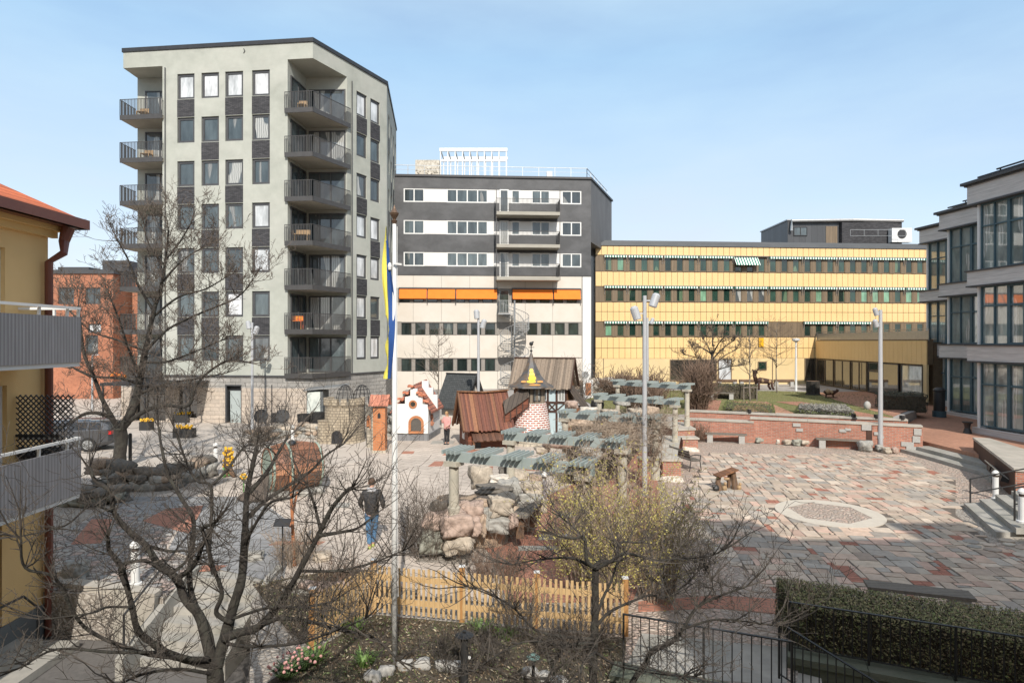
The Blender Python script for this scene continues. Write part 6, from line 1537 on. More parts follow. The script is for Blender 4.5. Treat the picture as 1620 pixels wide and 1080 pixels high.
T1=[([(772,1500),(770,1150),(768,1000),(765,930)],34,26,0,0),
([(765,930),(700,915),(600,885),(540,845),(490,800),(470,720),(450,640),(430,570),(390,520),(385,475)],15,6,-.6,0),
([(445,640),(430,575),(520,555),(600,600),(660,560)],7,5,-.2,-.5),
([(765,930),(740,860),(710,750),(660,690),(630,620),(560,560),(520,500),(450,440),(405,380),(395,310),(340,270),(320,225)],20,6,.5,0),
([(630,620),(690,570),(725,490),(762,425)],11,5,-.2,.3),
([(520,500),(600,520),(660,520),(700,540)],7,3,.6,.4),
([(765,940),(740,800),(690,700),(675,600),(690,420),(650,340),(600,250),(575,150),(565,80)],14,4,.9,0),
([(770,930),(800,830),(830,720),(860,620),(870,500),(875,400),(880,310),(905,190),(915,150)],23,6,.3,0),
([(880,320),(950,240),(985,180),(1022,118)],9,5,.8,.3),
([(885,400),(960,330),(1100,240),(1160,180),(1222,140)],9,3,.9,.3),
([(870,500),(900,440),(960,350),(1040,330)],8,3,-.4,.2),
([(800,830),(850,810),(920,790),(1000,700),(1060,600),(1130,470),(1180,370),(1235,305),(1252,296)],17,5,-.5,0),
([(1135,465),(1200,455),(1270,440),(1325,400)],8,3,-.2,-.3),
([(1070,590),(1200,590),(1330,560),(1430,520)],6,2,-.8,-.2),
([(1140,440),(1120,360),(1095,290)],6,4,0,-.3),
([(825,775),(770,740),(790,670),(760,580),(730,470),(720,440),(765,420)],9,5,-.5,0),
([(760,600),(745,520),(752,420),(750,290),(700,270),(662,200),(620,80)],8,4,1.0,.2),
([(750,290),(810,230),(870,150),(920,145)],6,4,1.0,.7),
([(820,830),(940,780),(1000,760),(1100,770),(1200,800),(1330,830),(1420,910)],9,3,-1.2,0),
([(740,905),(640,900),(500,880),(300,790),(200,620),(90,580),(75,480)],9,3,-1.3,-.1),
([(560,880),(400,880),(200,870),(60,940),(-60,960)],6,2,-1.6,-.4),
([(470,720),(380,720),(330,740),(180,760)],5,2,-1,-.4),
([(400,380),(320,360),(230,430),(60,470)],5,2,-.5,.3),
([(810,850),(900,860),(1050,850),(1150,820),(1300,760)],7,2,-1.5,0),
([(765,960),(640,940),(500,960),(420,1000)],7,3,-1.2,0),
([(830,760),(960,720),(1080,720),(1180,700)],6,3,-.8,0)]
traced_tree('pruned_tree','gnarled bare pruned tree filling the left foreground above the asphalt yard','tree',7.0,2.25,(0,640),T1,21,dens=16,tl=(.22,.6),depth=2,base_z=0,cmat='twigd')
T2=[([(705,1500),(692,1150),(690,1000),(695,830),(700,700),(700,600),(700,520)],24,15,0,0),
([(692,515),(725,485),(790,480),(815,400),(885,400)],12,4,.3,0),
([(695,515),(660,480),(650,380),(600,380),(530,370)],11,4,-.3,0),
([(700,520),(760,490),(830,450),(900,460),(980,480),(1100,470),(1220,460),(1290,430)],9,2,-.6,0),
([(665,500),(600,470),(520,470),(420,480),(320,500)],8,2,.5,0),
([(705,780),(760,720),(860,670),(950,640),(1020,650),(1100,600),(1180,520)],8,3,.6,0),
([(695,840),(560,830),(430,800),(350,720),(300,680),(200,620),(120,600)],8,2,-.4,0),
([(695,860),(640,860),(560,880),(510,960),(480,1040)],8,4,-.8,0),
([(710,720),(740,640),(770,580),(800,490)],8,5,.3,.05),
([(800,1300),(860,1060),(930,950),(960,890),(1040,860),(1080,820),(1110,780),(1160,700),(1250,650),(1390,600)],15,4,-.3,-.2),
([(1110,790),(1250,750),(1400,760),(1520,780)],6,2,-.6,-.3),
([(700,870),(580,880),(400,850),(270,900),(120,1000)],7,2,-1.2,0),
([(700,900),(800,960),(1000,1000),(1150,1010)],6,2,-1.0,0),
([(650,390),(600,330),(540,280)],6,3,.2,-.2),
([(700,900),(640,960),(620,1100)],7,4,-1,0),
([(1040,640),(1010,520),(1060,460)],4,2,.4,.3),
([(1160,700),(1230,620),(1230,560)],4,2,0,-.2)]
traced_tree('pruned_tree','low knotty bare tree with drooping pale twigs right of the black garden light','tree',7.2,2.893,(700,720),T2,5,dens=26,tl=(.2,.55),depth=2,base_z=0,down=1.9,cmat='twigd')
T3=[([(300,1080),(303,1000),(310,930),(305,880)],24,22,0,0),
([(305,890),(335,850),(365,770),(380,700),(400,600),(430,450),(458,360),(475,250),(485,150)],19,3,.3,0),
([(300,890),(275,845),(240,780),(210,700),(172,610),(158,500),(150,430)],11,3,-.8,0),
([(295,880),(260,840),(180,830),(90,880),(-20,890)],10,3,-1.5,0),
([(325,870),(400,820),(470,800),(560,800),(590,720),(690,640),(780,640)],9,3,-1.0,0),
([(400,600),(480,520),(600,460),(740,400),(800,330)],6,2,1.0,.2),
([(430,450),(370,350),(335,260),(290,180)],6,2,-.6,.2),
([(455,350),(540,260),(640,200)],5,2,.8,.2),
([(385,700),(340,600),(300,480),(260,380)],6,2,-1.4,.1),
([(380,720),(300,700),(200,690),(90,640)],7,2,1.5,.1),
([(370,760),(480,720),(600,700),(700,680)],6,2,1.4,.1),
([(215,700),(130,660),(70,600)],5,2,-1,-.6),
([(430,470),(520,400),(620,370),(690,330)],5,2,-1.0,.3),
([(400,600),(300,560),(190,520),(100,430)],5,2,1.2,.2),
([(470,280),(420,220),(395,150)],4,2,0,.3),([(475,260),(530,190),(570,120)],4,2,0,.3),
([(390,640),(470,640),(560,610),(680,560)],5,2,-1.2,.2)]
traced_tree('street_tree','large dark bare tree with wide crown at the street, in front of the grey tower','tree',25,2.347,(60,300),T3,8,dens=7,tl=(.7,1.55),depth=3,rk=1.7,rmn=.007,base_z=0,tmat='bark',cmat='twig',wig=.33)
def small_tree(x,y,z,h,w,label,seed,name='young_tree',tmat='barkL',cmat='twig',stake=False,n=26,r=.06,depth=2):
    rg=random.Random(seed); t_=thing(name,label,'tree',(x,y,z)); tr=MB();cr=MB()
    pts=[Vector((0,0,-.1))]+[Vector((rg.uniform(-.08,.08),rg.uniform(-.08,.08),h*k/5)) for k in range(1,6)]
    tr.tube(smooth_path(pts,3),[r*(1-.8*i/15) for i in range(16)],7)
    for k in range(n):
        f=rg.uniform(.32,.98); p=Vector((0,0,h*f)); a=rg.uniform(0,2*PI); e=rg.uniform(.2,.8)
        twig(cr,p,Vector((math.cos(a),math.sin(a),e)).normalized(),w*.5*(1.25-f)*rg.uniform(.7,1.2),r*.35*(1.2-f)+.008,rg,.1,depth,.3,3,.006)
    tr.out('trunk',M[tmat],t_,smooth=True,uv=False); cr.out('crown',M[cmat],t_,uv=False)
    if stake:
        for s in (-1,1):
            m=MB(); m.tube([(s*.45,0,0),(s*.45,0,1.0)],.035,6); m.out('stake',M['barkL'],t_)
        m=MB(); m.beam((-.45,0,.95),(.45,0,.95),.03,.06); m.out('stake_rail',M['barkL'],t_)
x,y=G(1187,634,1.12); small_tree(x,y,1.1,4.9,3.6,'slim staked young tree on the lawn, left of the two young garden trees',31,stake=True)
x,y=G(1229,621,1.12); small_tree(x,y,1.1,5.6,5.5,'taller young tree on the far edge of the lawn near the small square window',32)
small_tree((693-810)/960*45,45,0,6.2,4.2,'slim young tree standing against the cream panelled wall left of the lamp mast',33)
T4=[([(590,1000),(592,900),(590,800),(595,700),(600,620)],9,6,0,0)]
for a,b in (((600,690),(480,640)),((600,690),(700,620)),((596,720),(470,700)),((596,720),(720,690)),((598,650),(560,570)),((600,640),(650,560)),((600,640),(520,600)),((600,660),(690,580)),((600,600),(600,540))):
    T4.append(([a,((a[0]+b[0])/2,(a[1]+b[1])/2-8),b],4,1.5,random.uniform(-1.5,1.5),0))
traced_tree('knotty_tree','knotty pollarded bare tree against the yellow office block behind the round brown bush','tree',46,2.893,(920,340),T4,12,dens=4.5,tl=(.5,1.1),depth=2,rk=3,rmn=.013,base_z=1.1)
# ================= shrubs
def shrub(x,y,z,w,h,label,seed,n=90,mat='twig',name='bare_shrub',up=.35,r=.012,depth=2,fan=.6,cat='shrub',buds=None,d=None,rmin=.003):
    rg=random.Random(seed); t_=thing(name,label,cat,(x,y,z)); m=MB(); bl=[]
    for k in range(n):
        a=rg.uniform(0,2*PI); rr_=rg.random()**.5*.25; p=Vector((w*rr_*math.cos(a),(d or w)*rr_*math.sin(a),0)); f=rg.uniform(0,fan)
        twig(m,p,Vector((math.cos(a)*f,math.sin(a)*f,1)).normalized(),h*rg.uniform(.5,1),r,rg,up*.2,depth,.28,3,rmin,bl if buds else None)
    m.out('stems',M[mat],t_,uv=False)
    if buds:
        b=MB()
        for p,dd in bl:
            for j in range(buds[2]):
                if rg.random()>buds[1]: continue
                o=p+Vector((rg.uniform(-.03,.03),rg.uniform(-.03,.03),rg.uniform(-.02,.03))); s=rg.uniform(.010,.02)*buds[3]
                a=Vector((rg.uniform(-1,1),rg.uniform(-1,1),rg.uniform(-1,1))).normalized()*s; c=a.orthogonal().normalized()*s*.6
                f=rg.uniform(.7,1.2); col=tuple(v*f for v in rg.choice(buds[0])); b.add([o-a,o+c,o+a,o-c],[(0,1,2,3)],col)
        b.out('buds',M['leaf'],t_,uv=False)
    return t_
YB=[(.42,.35,.07),(.32,.29,.08),(.46,.40,.12)]
x,y=1.9,12.4
shrub(1.75,12.3,0,2.3,1.95,'tall loose shrub dusted with tiny yellow buds at the end of the picket fence',41,150,'vine','budding_shrub',r=.008,depth=2,fan=.42,buds=(YB,.75,3,1.15))
shrub(2.95,12.3,0,1.5,2.05,'narrower yellow budded shrub right of the larger one, before the lamp mast',42,110,'vine','budding_shrub',r=.008,depth=2,fan=.36,buds=(YB,.75,3,1.15))
shrub(-2.05,14.8,0,1.7,1.35,'round bare grey-brown shrub between the flagpole and the boulders',43,120,'twig','bare_shrub',fan=.75,r=.008)
shrub(-.3,13.3,0,1.9,.55,'low brown twiggy shrub at the foot of the boulders',44,110,'twigr','bare_shrub',fan=1.2,r=.007)
shrub(-.7,9.9,0,2.2,.34,'dark spreading thorny shrub inside the picket fence',45,150,'twigd','bare_shrub',fan=1.6,r=.005)
shrub(1.1,9.9,0,1.6,.55,'tangled bare shrub at the right part of the picket fence',46,60,'twig','bare_shrub',fan=1.0,r=.006)
shrub(.15,10.5,0,.9,.95,'upright bare shrub rising through the picket fence',47,22,'twig','bare_shrub',fan=.5,r=.007)
shrub(-5.1,14.2,0,1.2,.7,'dry straw coloured shrub behind the yard steps',48,90,'vine','bare_shrub',fan=1.0,r=.006)
shrub(-3.6,12.6,0,1.4,.5,'small dark heap of twigs left of the picket fence',49,80,'twigr','bare_shrub',fan=1.4,r=.006)
shrub(.35,18.5,0,1.0,.9,'small bare bush on the pavement behind the pointed boulder',50,35,'twig','bare_shrub',fan=.8,r=.007,depth=1)
x,y=G(1105,648,1.1); shrub(x,y,1.1,2.0,2.1,'dense reddish brown upright bush beside the rearmost pergola columns',51,170,'twigr','bare_shrub',fan=.32,r=.02,rmin=.011)
x,y=38/1.0,0
shrub((1003-810)/960*44,44,1.1,6.5,1.6,'wide dome shaped brown bush before the yellow office block left of centre',52,230,'twigr','bare_shrub',fan=1.5,r=.03,rmin=.014)
shrub(7.3,34.0,1.0,3.0,1.5,'brown clipped bush under the rearmost pergola row',53,130,'twigr','bare_shrub',fan=.9,r=.015,rmin=.01)
shrub((905-810)/960*42,42,0,1.6,3.0,'thin bare bush in front of the white pier of the middle building',54,45,'twig','bare_shrub',fan=.6,r=.015,rmin=.008)
shrub(9.7,31.6,0,1.2,.7,'small dry thorny bush at the left end of the brick wall',55,60,'twigr','bare_shrub',fan=1.0,r=.007,rmin=.006)
# vines on the pergola
def vine(cx,cy,z0,z1,path,label,seed,n=120,w=.5,L=.9):
    rg=random.Random(seed); t_=thing('climbing_vine',label,'vine',(cx,cy,z0),world=True); m=MB()
    for k in range(7):
        a0=rg.uniform(0,6.3); pts=[]
        for i in range(12):
            z=z0+(z1-z0)*i/11; a=a0+i*rg.uniform(.3,.7); r=.16+rg.uniform(0,.08); pts.append(Vector((cx+r*math.cos(a),cy+r*math.sin(a),z)))
        m.tube(pts,.022,5,caps=False)
        for i in range(2,12):
            for j in range(2): twig(m,pts[i],Vector((rg.uniform(-1,1),rg.uniform(-1,1),rg.uniform(-.5,.8))).normalized(),rg.uniform(.2,.5),.008,rg,0,1,.5,2,.004)
    m.out('climbing_stems',M['vine'],t_,uv=False); m=MB()
    a,b=Vector(path[0]),Vector(path[1])
    for k in range(n):
        t=rg.random(); p=a+(b-a)*t+Vector((rg.uniform(-w,w),rg.uniform(-w,w),rg.uniform(-.25,.3)))
        twig(m,p,Vector((rg.uniform(-1,1),rg.uniform(-1,1),rg.uniform(-.4,.3))).normalized(),rg.uniform(.5,1)*L,.009,rg,-.05,2,.45,3,.005)
    m.out('trailing_stems',M['vine'],t_,uv=False)
pc=pcol
def pc_(bi,left): return [c for c in pc if c[4]==bi and c[5]==left][0]
c=pc_(2,False); d_=pc_(2,True); vine(c[0],c[1],c[2],2.5,((d_[0]+.8,d_[1]-1.2,2.0),(c[0]+.1,c[1],2.5)),'thick tangle of bare vine over the right half of the third pergola row',61,150,.55)
c=pc_(1,False); vine(c[0],c[1],c[2],2.5,((c[0]-1.0,c[1]+1.5,2.3),(c[0]+.2,c[1]+.6,2.6)),'bare vine wrapped round the right column of the second pergola row',62,60,.45,.7)
c=pc_(0,False); vine(c[0],c[1],c[2],2.45,((c[0]-.5,c[1]+.2,2.5),(c[0]+.3,c[1]+.1,2.6)),'bare vine wrapped round the right column of the front pergola row',63,35,.25,.5)
vine(3.9,24.2,.5,1.6,((2.3,24.6,1.0),(4.8,23.6,1.25)),'low sprawling thicket of dry vine in the bed between the pergola rows',64,190,.7,.8)
vine(4.6,28.0,.5,1.6,((3.6,28.6,1.0),(5.6,27.2,1.15)),'dry vine thicket in the bed before the fourth pergola row',65,120,.7,.8)
# ================= hedges
def hedge(poly,z0,z1,label,seed,n=2600,cols=((.075,.085,.035),(.055,.06,.03),(.10,.10,.045)),leaf=.03,name='hedge',stems=True,top_only=0):
    rg=random.Random(seed); cx=sum(p[0] for p in poly)/len(poly); cy=sum(p[1] for p in poly)/len(poly); t_=thing(name,label,'hedge',(cx,cy,z0),world=True)
    m=MB(); ins=[(cx+(p[0]-cx)*.93,cy+(p[1]-cy)*.93) for p in poly] if name!='hedge' or seed!=71 else [(4.95,10.25),(7.9,8.95),(9.75,8.0),(10.0,8.2),(8.1,9.3),(5.0,10.8)]; m.prism(ins,z0,z1-.14); 
    m.out('inner_twigs',M['hedge_stem'],t_)
    lf=MB(); tw_=MB()
    xs_=[p[0] for p in poly]; ys_=[p[1] for p in poly]; k=0
    while k<n:
        x=rg.uniform(min(xs_),max(xs_)); y=rg.uniform(min(ys_),max(ys_))
        if not inside(x,y,poly): continue
        k+=1
        e=rg.random()*1.0+(.15 if name=='hedge' else 0)
        z=z1+rg.uniform(-.1,.03) if e<.5 else rg.uniform(z0+.03,z1)
        if e>=.5: # pull to the sides
            i=rg.randrange(len(poly)); a,b=poly[i],poly[(i+1)%len(poly)]; t=rg.random(); x=a[0]+(b[0]-a[0])*t+rg.uniform(-.05,.05); y=a[1]+(b[1]-a[1])*t+rg.uniform(-.05,.05)
        s=leaf*rg.uniform(.6,1.3); a=Vector((rg.uniform(-1,1),rg.uniform(-1,1),rg.uniform(-.3,1))).normalized()*s; c=a.orthogonal().normalized()*s*.45; o=Vector((x,y,z))
        f=rg.uniform(.6,1.3); lf.add([o-a,o+c,o+a,o-c],[(0,1,2,3)],tuple(v*f for v in rg.choice(cols)))
        if k%3==0: tw_.tube([o-Vector((rg.uniform(-.06,.06),rg.uniform(-.06,.06),rg.uniform(.1,.2))),o+Vector((rg.uniform(-.02,.02),rg.uniform(-.02,.02),.03))],[leaf*.13,leaf*.08],3,caps=False)
    lf.out('leaves',M['leaf'],t_,uv=False); tw_.out('outer_twigs',M['twigd'],t_,uv=False)
def HP(px,py,z): x,y=G(px,py,z); return (x,y)
hedge([(4.75,9.95),(7.6,8.62),(9.6,7.6),(10.2,8.4),(8.2,9.6),(4.85,11.05)],.1,.92,'long clipped small leaved hedge behind the black railing at bottom right',71,42000,cols=((.24,.23,.10),(.17,.16,.075),(.30,.26,.12),(.26,.20,.11),(.17,.20,.06)),leaf=.024)
x0,y0=13.2,43.4
hedge([(13.3,43.6),(17.2,42.6),(17.4,43.7),(13.5,44.7)],1.1,2.15,'clipped brown green hedge behind the pale garden bench',72,1800,cols=((.10,.10,.04),(.13,.10,.055)),leaf=.07)
hedge([(22.2,36.2),(24.4,35.6),(24.9,37.3),(22.7,37.9)],1.0,2.1,'dark clipped box hedge on the terrace by the office bays',73,1500,cols=((.05,.055,.03),(.07,.07,.04)),leaf=.06)
bl_=((.11,.14,.035),(.15,.17,.05),(.09,.10,.04))
hedge([HP(1145,645,1.3),HP(1225,652,1.3),HP(1222,640,1.3),HP(1150,634,1.3)],1.12,1.4,'low box edging of the left planting bed on the lawn',74,1500,cols=bl_,leaf=.05,name='box_edging')
hedge([HP(1260,650,1.3),HP(1355,660,1.3),HP(1340,640,1.3),HP(1265,640,1.3)],1.12,1.38,'low box edging of the right planting bed on the lawn',75,1500,cols=bl_,leaf=.05,name='box_edging')
hedge([HP(1265,646,1.45),HP(1350,652,1.45),HP(1335,641,1.45),HP(1268,640,1.45)],1.2,1.55,'silvery grey lavender mound inside the right planting bed',76,2200,cols=((.30,.29,.25),(.2,.2,.18),(.25,.23,.2)),leaf=.05,name='lavender_bed')
hedge([HP(1160,648,1.4),HP(1215,650,1.4),HP(1205,643,1.4),HP(1165,641,1.4)],1.15,1.42,'brownish perennials inside the left planting bed',77,900,cols=((.25,.16,.09),(.16,.13,.05)),leaf=.05,name='perennial_bed')
# ================= ground cover
def cover(name,n,pts_fn,label,seed,cols,leaf,kind=True,h=.08,mat='leaf'):
    rg=random.Random(seed); m=MB(); 
    for k in range(n):
        x,y=pts_fn(rg); z=rg.uniform(.03,h); s=leaf*rg.uniform(.5,1.4); a=Vector((rg.uniform(-1,1),rg.uniform(-1,1),rg.uniform(-.2,1.2))).normalized()*s; c=a.orthogonal().normalized()*s*.35; o=Vector((x,y,z)); f=rg.uniform(.5,1.4)
        m.add([o-a,o+c,o+a,o-c],[(0,1,2,3)],tuple(v*f for v in rg.choice(cols)))
    o=m.out(name,M[mat],uv=False); o['kind']='stuff'; o['label']=label; o['category']='ground cover'; return o
def bedfn(rg):
    while True:
        x,y=rg.uniform(-3.8,1.9),rg.uniform(6,11.4)
        if inside(x,y,[(-3.3,10.2),(-2.6,11.4),(1.9,10.5),(1.6,9.3),(1.2,6),(-3.3,6)]): return x,y
cover('leaf_litter',14000,bedfn,'brown leaf litter, stalks and sprouting green plants covering the flower bed',81,((.12,.08,.045),(.18,.13,.08),(.07,.05,.03),(.10,.13,.04),(.3,.26,.18)),.028,h=.1)
def bed2(rg):
    while True:
        x,y=rg.uniform(-5.5,-2.4),rg.uniform(10.2,14)
        if inside(x,y,[G(400,925),G(520,905),G(590,905),(-2.75,11.6),(-3.5,10.4),(-4.1,11.0)]): return x,y
cover('leaf_litter',3000,bed2,'dry leaves and stalks left of the picket fence',82,((.16,.11,.06),(.22,.16,.10),(.09,.065,.04),(.12,.14,.05),(.34,.29,.2)),.03,h=.1)
def wallfn(rg):
    t=rg.random(); return 8.8+10*t+rg.uniform(-.3,.3),32.3-4.0*t-rg.uniform(0,.8)
def lawnfn(rg):
    while True:
        x,y=rg.uniform(4,27),rg.uniform(30,51)
        if inside(x,y,lawn): return x,y
m=MB(); rg=random.Random(88)
for k in range(9000):
    x,y=lawnfn(rg); s=.05*rg.uniform(.6,1.6); f=rg.uniform(.6,1.3); o=Vector((x,y,1.12)); a=Vector((rg.uniform(-.5,.5),rg.uniform(-.5,.5),1))*s
    m.add([o+Vector((-.02,0,0)),o+Vector((.02,0,0)),o+a],[(0,1,2)],tuple(v*f for v in rg.choice(((.12,.14,.04),(.17,.16,.06),(.2,.17,.08)))))
o=m.out('grass',M['leaf'],uv=False); o['kind']='stuff'; o['label']='short yellowish spring grass of the garden lawn'; o['category']='grass'
def tuft(x,y,h,label,seed,n=60,col=((.09,.16,.03),(.12,.2,.05)),z=.03,fl=None,cat='plant'):
    rg=random.Random(seed); t_=thing('leafy_plant',label,cat,(x,y,z)); m=MB()
    for k in range(n):
        a=rg.uniform(0,6.3); r=rg.uniform(0,.14); L_=h*rg.uniform(.6,1.1); o=Vector((r*math.cos(a),r*math.sin(a),0)); d=Vector((math.cos(a)*.6,math.sin(a)*.6,1)).normalized(); sd=Vector((-math.sin(a),math.cos(a),0))*.012
        p1=o+d*L_*.6; p2=p1+(d+Vector((0,0,-.7))).normalized()*L_*.4; f=rg.uniform(.6,1.3)
        m.add([o-sd,o+sd,p1+sd,p1-sd,p2],[(0,1,2,3),(3,2,4)],tuple(v*f for v in rg.choice(col)))
    m.out('leaves',M['leaf'],t_,uv=False)
    if fl:
        m=MB()
        for k in range(26): m.ball((rg.uniform(-.25,.25),rg.uniform(-.2,.2),rg.uniform(.12,.28)),rg.uniform(.015,.028),5)
        m.out('flowers',M[fl],t_)
tl_=[(500,1048,.35,'bright green strap leaved clump left of the flagpole foot'),(560,1000,.3,'green clump under the left run of the picket fence'),(528,985,.25,'small green clump by the left fence post'),(575,1052,.3,'green clump nearest the flagpole foot at left'),(760,1000,.3,'green clump right of the black garden light'),(800,1010,.25,'small green clump near the verdigris garden light')]
for k,(px,py,h,lb) in enumerate(tl_): x,y=G(px,py,.03); tuft(x,y,h,lb,k+90)
x,y=G(480,1055,.03); tuft(x,y,.3,'pink flowering bergenia clump at the lower left of the bed',99,90,((.07,.12,.04),),fl='pink')
x,y=G(455,1070,.03); tuft(x,y,.28,'second pink flowering clump by the tree trunk at lower left',98,90,((.07,.12,.04),),fl='pink')
# ================= picket fence
pf=thing('picket_fence','new pine picket fence bending round the flower bed in the foreground','fence',(-2.65,11.6,0),world=True)
fpts=[(-3.38,10.25),(-2.65,11.6),(-.93,11.25),(.45,10.97),(2.0,10.7)]
hh=[.98,.93,.93,.95,.95]
pk=MB(); npk=0
for i in range(4):
    a,b=Vector(fpts[i]),Vector(fpts[i+1]); d=(b-a); L_=d.length; d/=L_; n=Vector((d.y,-d.x)); k=int(L_/.096)
    for j in range(k):
        p=a+d*(L_*(j+.5)/k); H=.93+random.uniform(-.012,.012); npk+=1
        T=Matrix.Translation((p.x+n.x*.04,p.y+n.y*.04,0))@Matrix.Rotation(math.atan2(d.y,d.x)+random.uniform(-.03,.03),4,'Z')@Matrix.Rotation(random.uniform(-.01,.01),4,'Y')
        m=MB(); m.extr([T@Vector((-.024,0,.06)),T@Vector((.024,0,.06)),T@Vector((.024,0,H)),T@Vector((-.024,0,H))],T.to_3x3()@Vector((0,.02,0)))
        m.out('picket',M['picket'],pf) if npk<=90 else None
        if npk>90: pk.v; pk.add([tuple(v) for v in m.v],m.f)
    for z in (.28,.72):
        m=MB(); q=-n*.0; m.beam((a.x,a.y,z),(b.x,b.y,z),.035,.1); m.out('rail',M['picket'],pf)
if pk.f: pk.out('pickets',M['picket'],pf)
for p in fpts:
    m=MB(); m.box(p[0]-.05,p[0]+.05,p[1]-.02,p[1]+.08,0,1.02); o=m.out('post',M['post'],pf)
    m=MB(); m.box(p[0]-.055,p[0]+.055,p[1]-.025,p[1]+.085,1.022,1.035); m.out('post_cap',M['whiteframe'],o)
# ================= flagpole with pennant
fpx=-1.9; fpy=9.8
fl=thing('flagpole','tall white flagpole in the foreground flower bed with gilt finial','flagpole',(fpx,fpy,0))
m=MB(); m.tube([(0,0,0),(0,0,3),(0,0,7.1)],[.046,.042,.029],16); m.out('pole',M['flagw'],fl,smooth=True)
m=MB(); m.lathe([(.035,7.1),(.04,7.12),(.05,7.15),(.025,7.17),(.065,7.24),(.075,7.27),(.03,7.34),(.005,7.40)],n=12); m.out('finial',M['gold'],fl)
m=MB(); m.tube([(.07,-.05,1.1),(.05,-.05,4),(.05,-.03,7.05)],.006,4); m.out('halyard',M['whiteframe'],fl)
m=MB(); m.beam((.0,-.06,6.45),(.14,-.1,6.43),.03,.03); m.ball((-.06,-.07,6.4),(.035,.035,.07),8); m.out('cleat',M['whiteframe'],fl)
# hanging pennant: blue above, yellow below, folded along its length
t_=thing('pennant','long limp blue and yellow pennant hanging beside the flagpole','pennant',(fpx,fpy,0))
for (nm,mt,ph) in (('yellow_half','fyel',0),('blue_half','fblue',1)):
    m=MB(); N=48; rows=[]
    for i in range(N+1):
        t=i/N; z=7.05-t*2.45; sw=.05*math.sin(t*9)+.03*math.sin(t*21)
        w=.11*(math.sin(min(1,t*2.2)*PI/2))*(1-.25*t)
        xc=-.10-.035*math.sin(t*6.5+.6)
        tw=math.sin(t*7.5+.3)
        if ph==0: xa,xb=xc-w*(.75 if t<.6 else .3-.3*math.sin(t*30)),xc+w*(.0+.25*tw)
        else: xa,xb=xc+w*(.05+.25*tw),xc+w*.95
        ya=-.05+.03*math.sin(t*14+ph)
        if ph==1 and t<.1: xa=xc-w*.6
        rows.append([(xa,ya,z),((xa+xb)/2,ya-.035*(1 if ph==0 else -1),z),(xb,ya+.02*math.sin(t*11),z)])
    for i in range(N):
        for k in range(2): m.add([rows[i][k],rows[i][k+1],rows[i+1][k+1],rows[i+1][k]],[(3,2,1,0)])
    m.out(nm,M[mt],t_,smooth=True)
# ================= garden lights
t_=thing('garden_light','black mushroom shaped garden light in the flower bed inside the picket fence','garden light',(-.69,8.8,0)); m=MB(); m.tube([(0,0,0),(0,0,.92)],.055,12); m.out('post',M['tomb'],t_); m=MB(); m.lathe([(.13,.94),(.135,.95),(.06,.985),(.03,.99),(.03,1.01),(.01,1.02)],n=24); m.out('cap',M['tomb'],t_)
m=MB(); m.ball((.07,0,.62),.025,8); m.out('socket',M['whiteframe'],t_)
t_=thing('garden_light','small verdigris capped garden light among shrubs at bottom centre','garden light',(.30,8.6,0)); m=MB(); m.tube([(0,0,0),(0,0,.72)],.025,8); m.out('post',M['tomb'],t_); m=MB(); m.lathe([(.09,.72),(.095,.73),(.01,.80)],n=16); m.out('cap',M['teallamp'],t_)
# ================= iron railings and parapet at lower right
cw=thing('parapet_wall','mossy stone parapet wall carrying the black railings at the bottom right','wall',(4.3,9.5,-.95),world=True)
m=MB(); path=[(1.55,9.42),(3.92,8.5)]; path2=[(4.45,9.82),(8.6,8.08),(14,5.7)]
for q,z in ((path,.14),(path2,.2)):
    for i in range(len(q)-1):
        a,b=Vector(q[i]),Vector(q[i+1]); d=(b-a).normalized(); n=Vector((-d.y,d.x))*.17; m.prism([tuple(a-n),tuple(b-n),tuple(b+n),tuple(a+n)],-.96,z-.1)
mat_moss=mk('mossy_stone',(.13,.145,.105),(.09,.10,.075),3,.95,.6,18,big=((.2,.2,.16),1.5,.6))
m.out('stonework',mat_moss,cw); m=MB()
for q,z in ((path,.14),(path2,.2)):
    for i in range(len(q)-1):
        a,b=Vector(q[i]),Vector(q[i+1]); d=(b-a).normalized(); n=Vector((-d.y,d.x))*.22; k=max(1,int((b-a).length/1.1))
        for j in range(k):
            p,r_=a+(b-a)*(j/k)+d*.005,a+(b-a)*((j+1)/k)-d*.005; m.prism([tuple(p-n),tuple(r_-n),tuple(r_+n),tuple(p+n)],z-.098,z+random.uniform(0,.012))
m.out('coping',mat_moss,cw)
def railing(pts,z0,z1,label,sp=.125,post=1.0,midpost=True):
    t_=thing('iron_railing',label,'railing',(pts[0][0],pts[0][1],z0),world=True)
    for i in range(len(pts)-1):
        a,b=Vector((*pts[i][:2],0)),Vector((*pts[i+1][:2],0)); za=pts[i][2] if len(pts[i])>2 else 0; zb=pts[i+1][2] if len(pts[i+1])>2 else 0
        d=b-a; L_=d.length; k=max(1,round(L_/post))
        for j in range(k+1):
            p=a+d*j/k; zz=za+(zb-za)*j/k; m=MB(); m.beam((p.x,p.y,z0+zz),(p.x,p.y,z1+zz+.01),.028,.028); m.out('post',M['tomb'],t_)
        m=MB(); n=int(L_/sp)
        for j in range(n+1):
            if (j*k)%n==0: continue
            p=a+d*j/n; zz=za+(zb-za)*j/n; m.beam((p.x,p.y,z0+.07+zz),(p.x,p.y,z1+zz),.013,.013)
        m.out('balusters',M['tomb'],t_)
        m=MB(); m.beam((a.x,a.y,z1+za),(b.x,b.y,z1+zb),.04,.016); m.beam((a.x,a.y,z0+.07+za),(b.x,b.y,z0+.07+zb),.03,.012); m.out('rail',M['tomb'],t_)
railing([(1.72,9.36),(3.92,8.5)],.15,1.0,'black iron railing before the pale concrete path at the bottom of the picture')
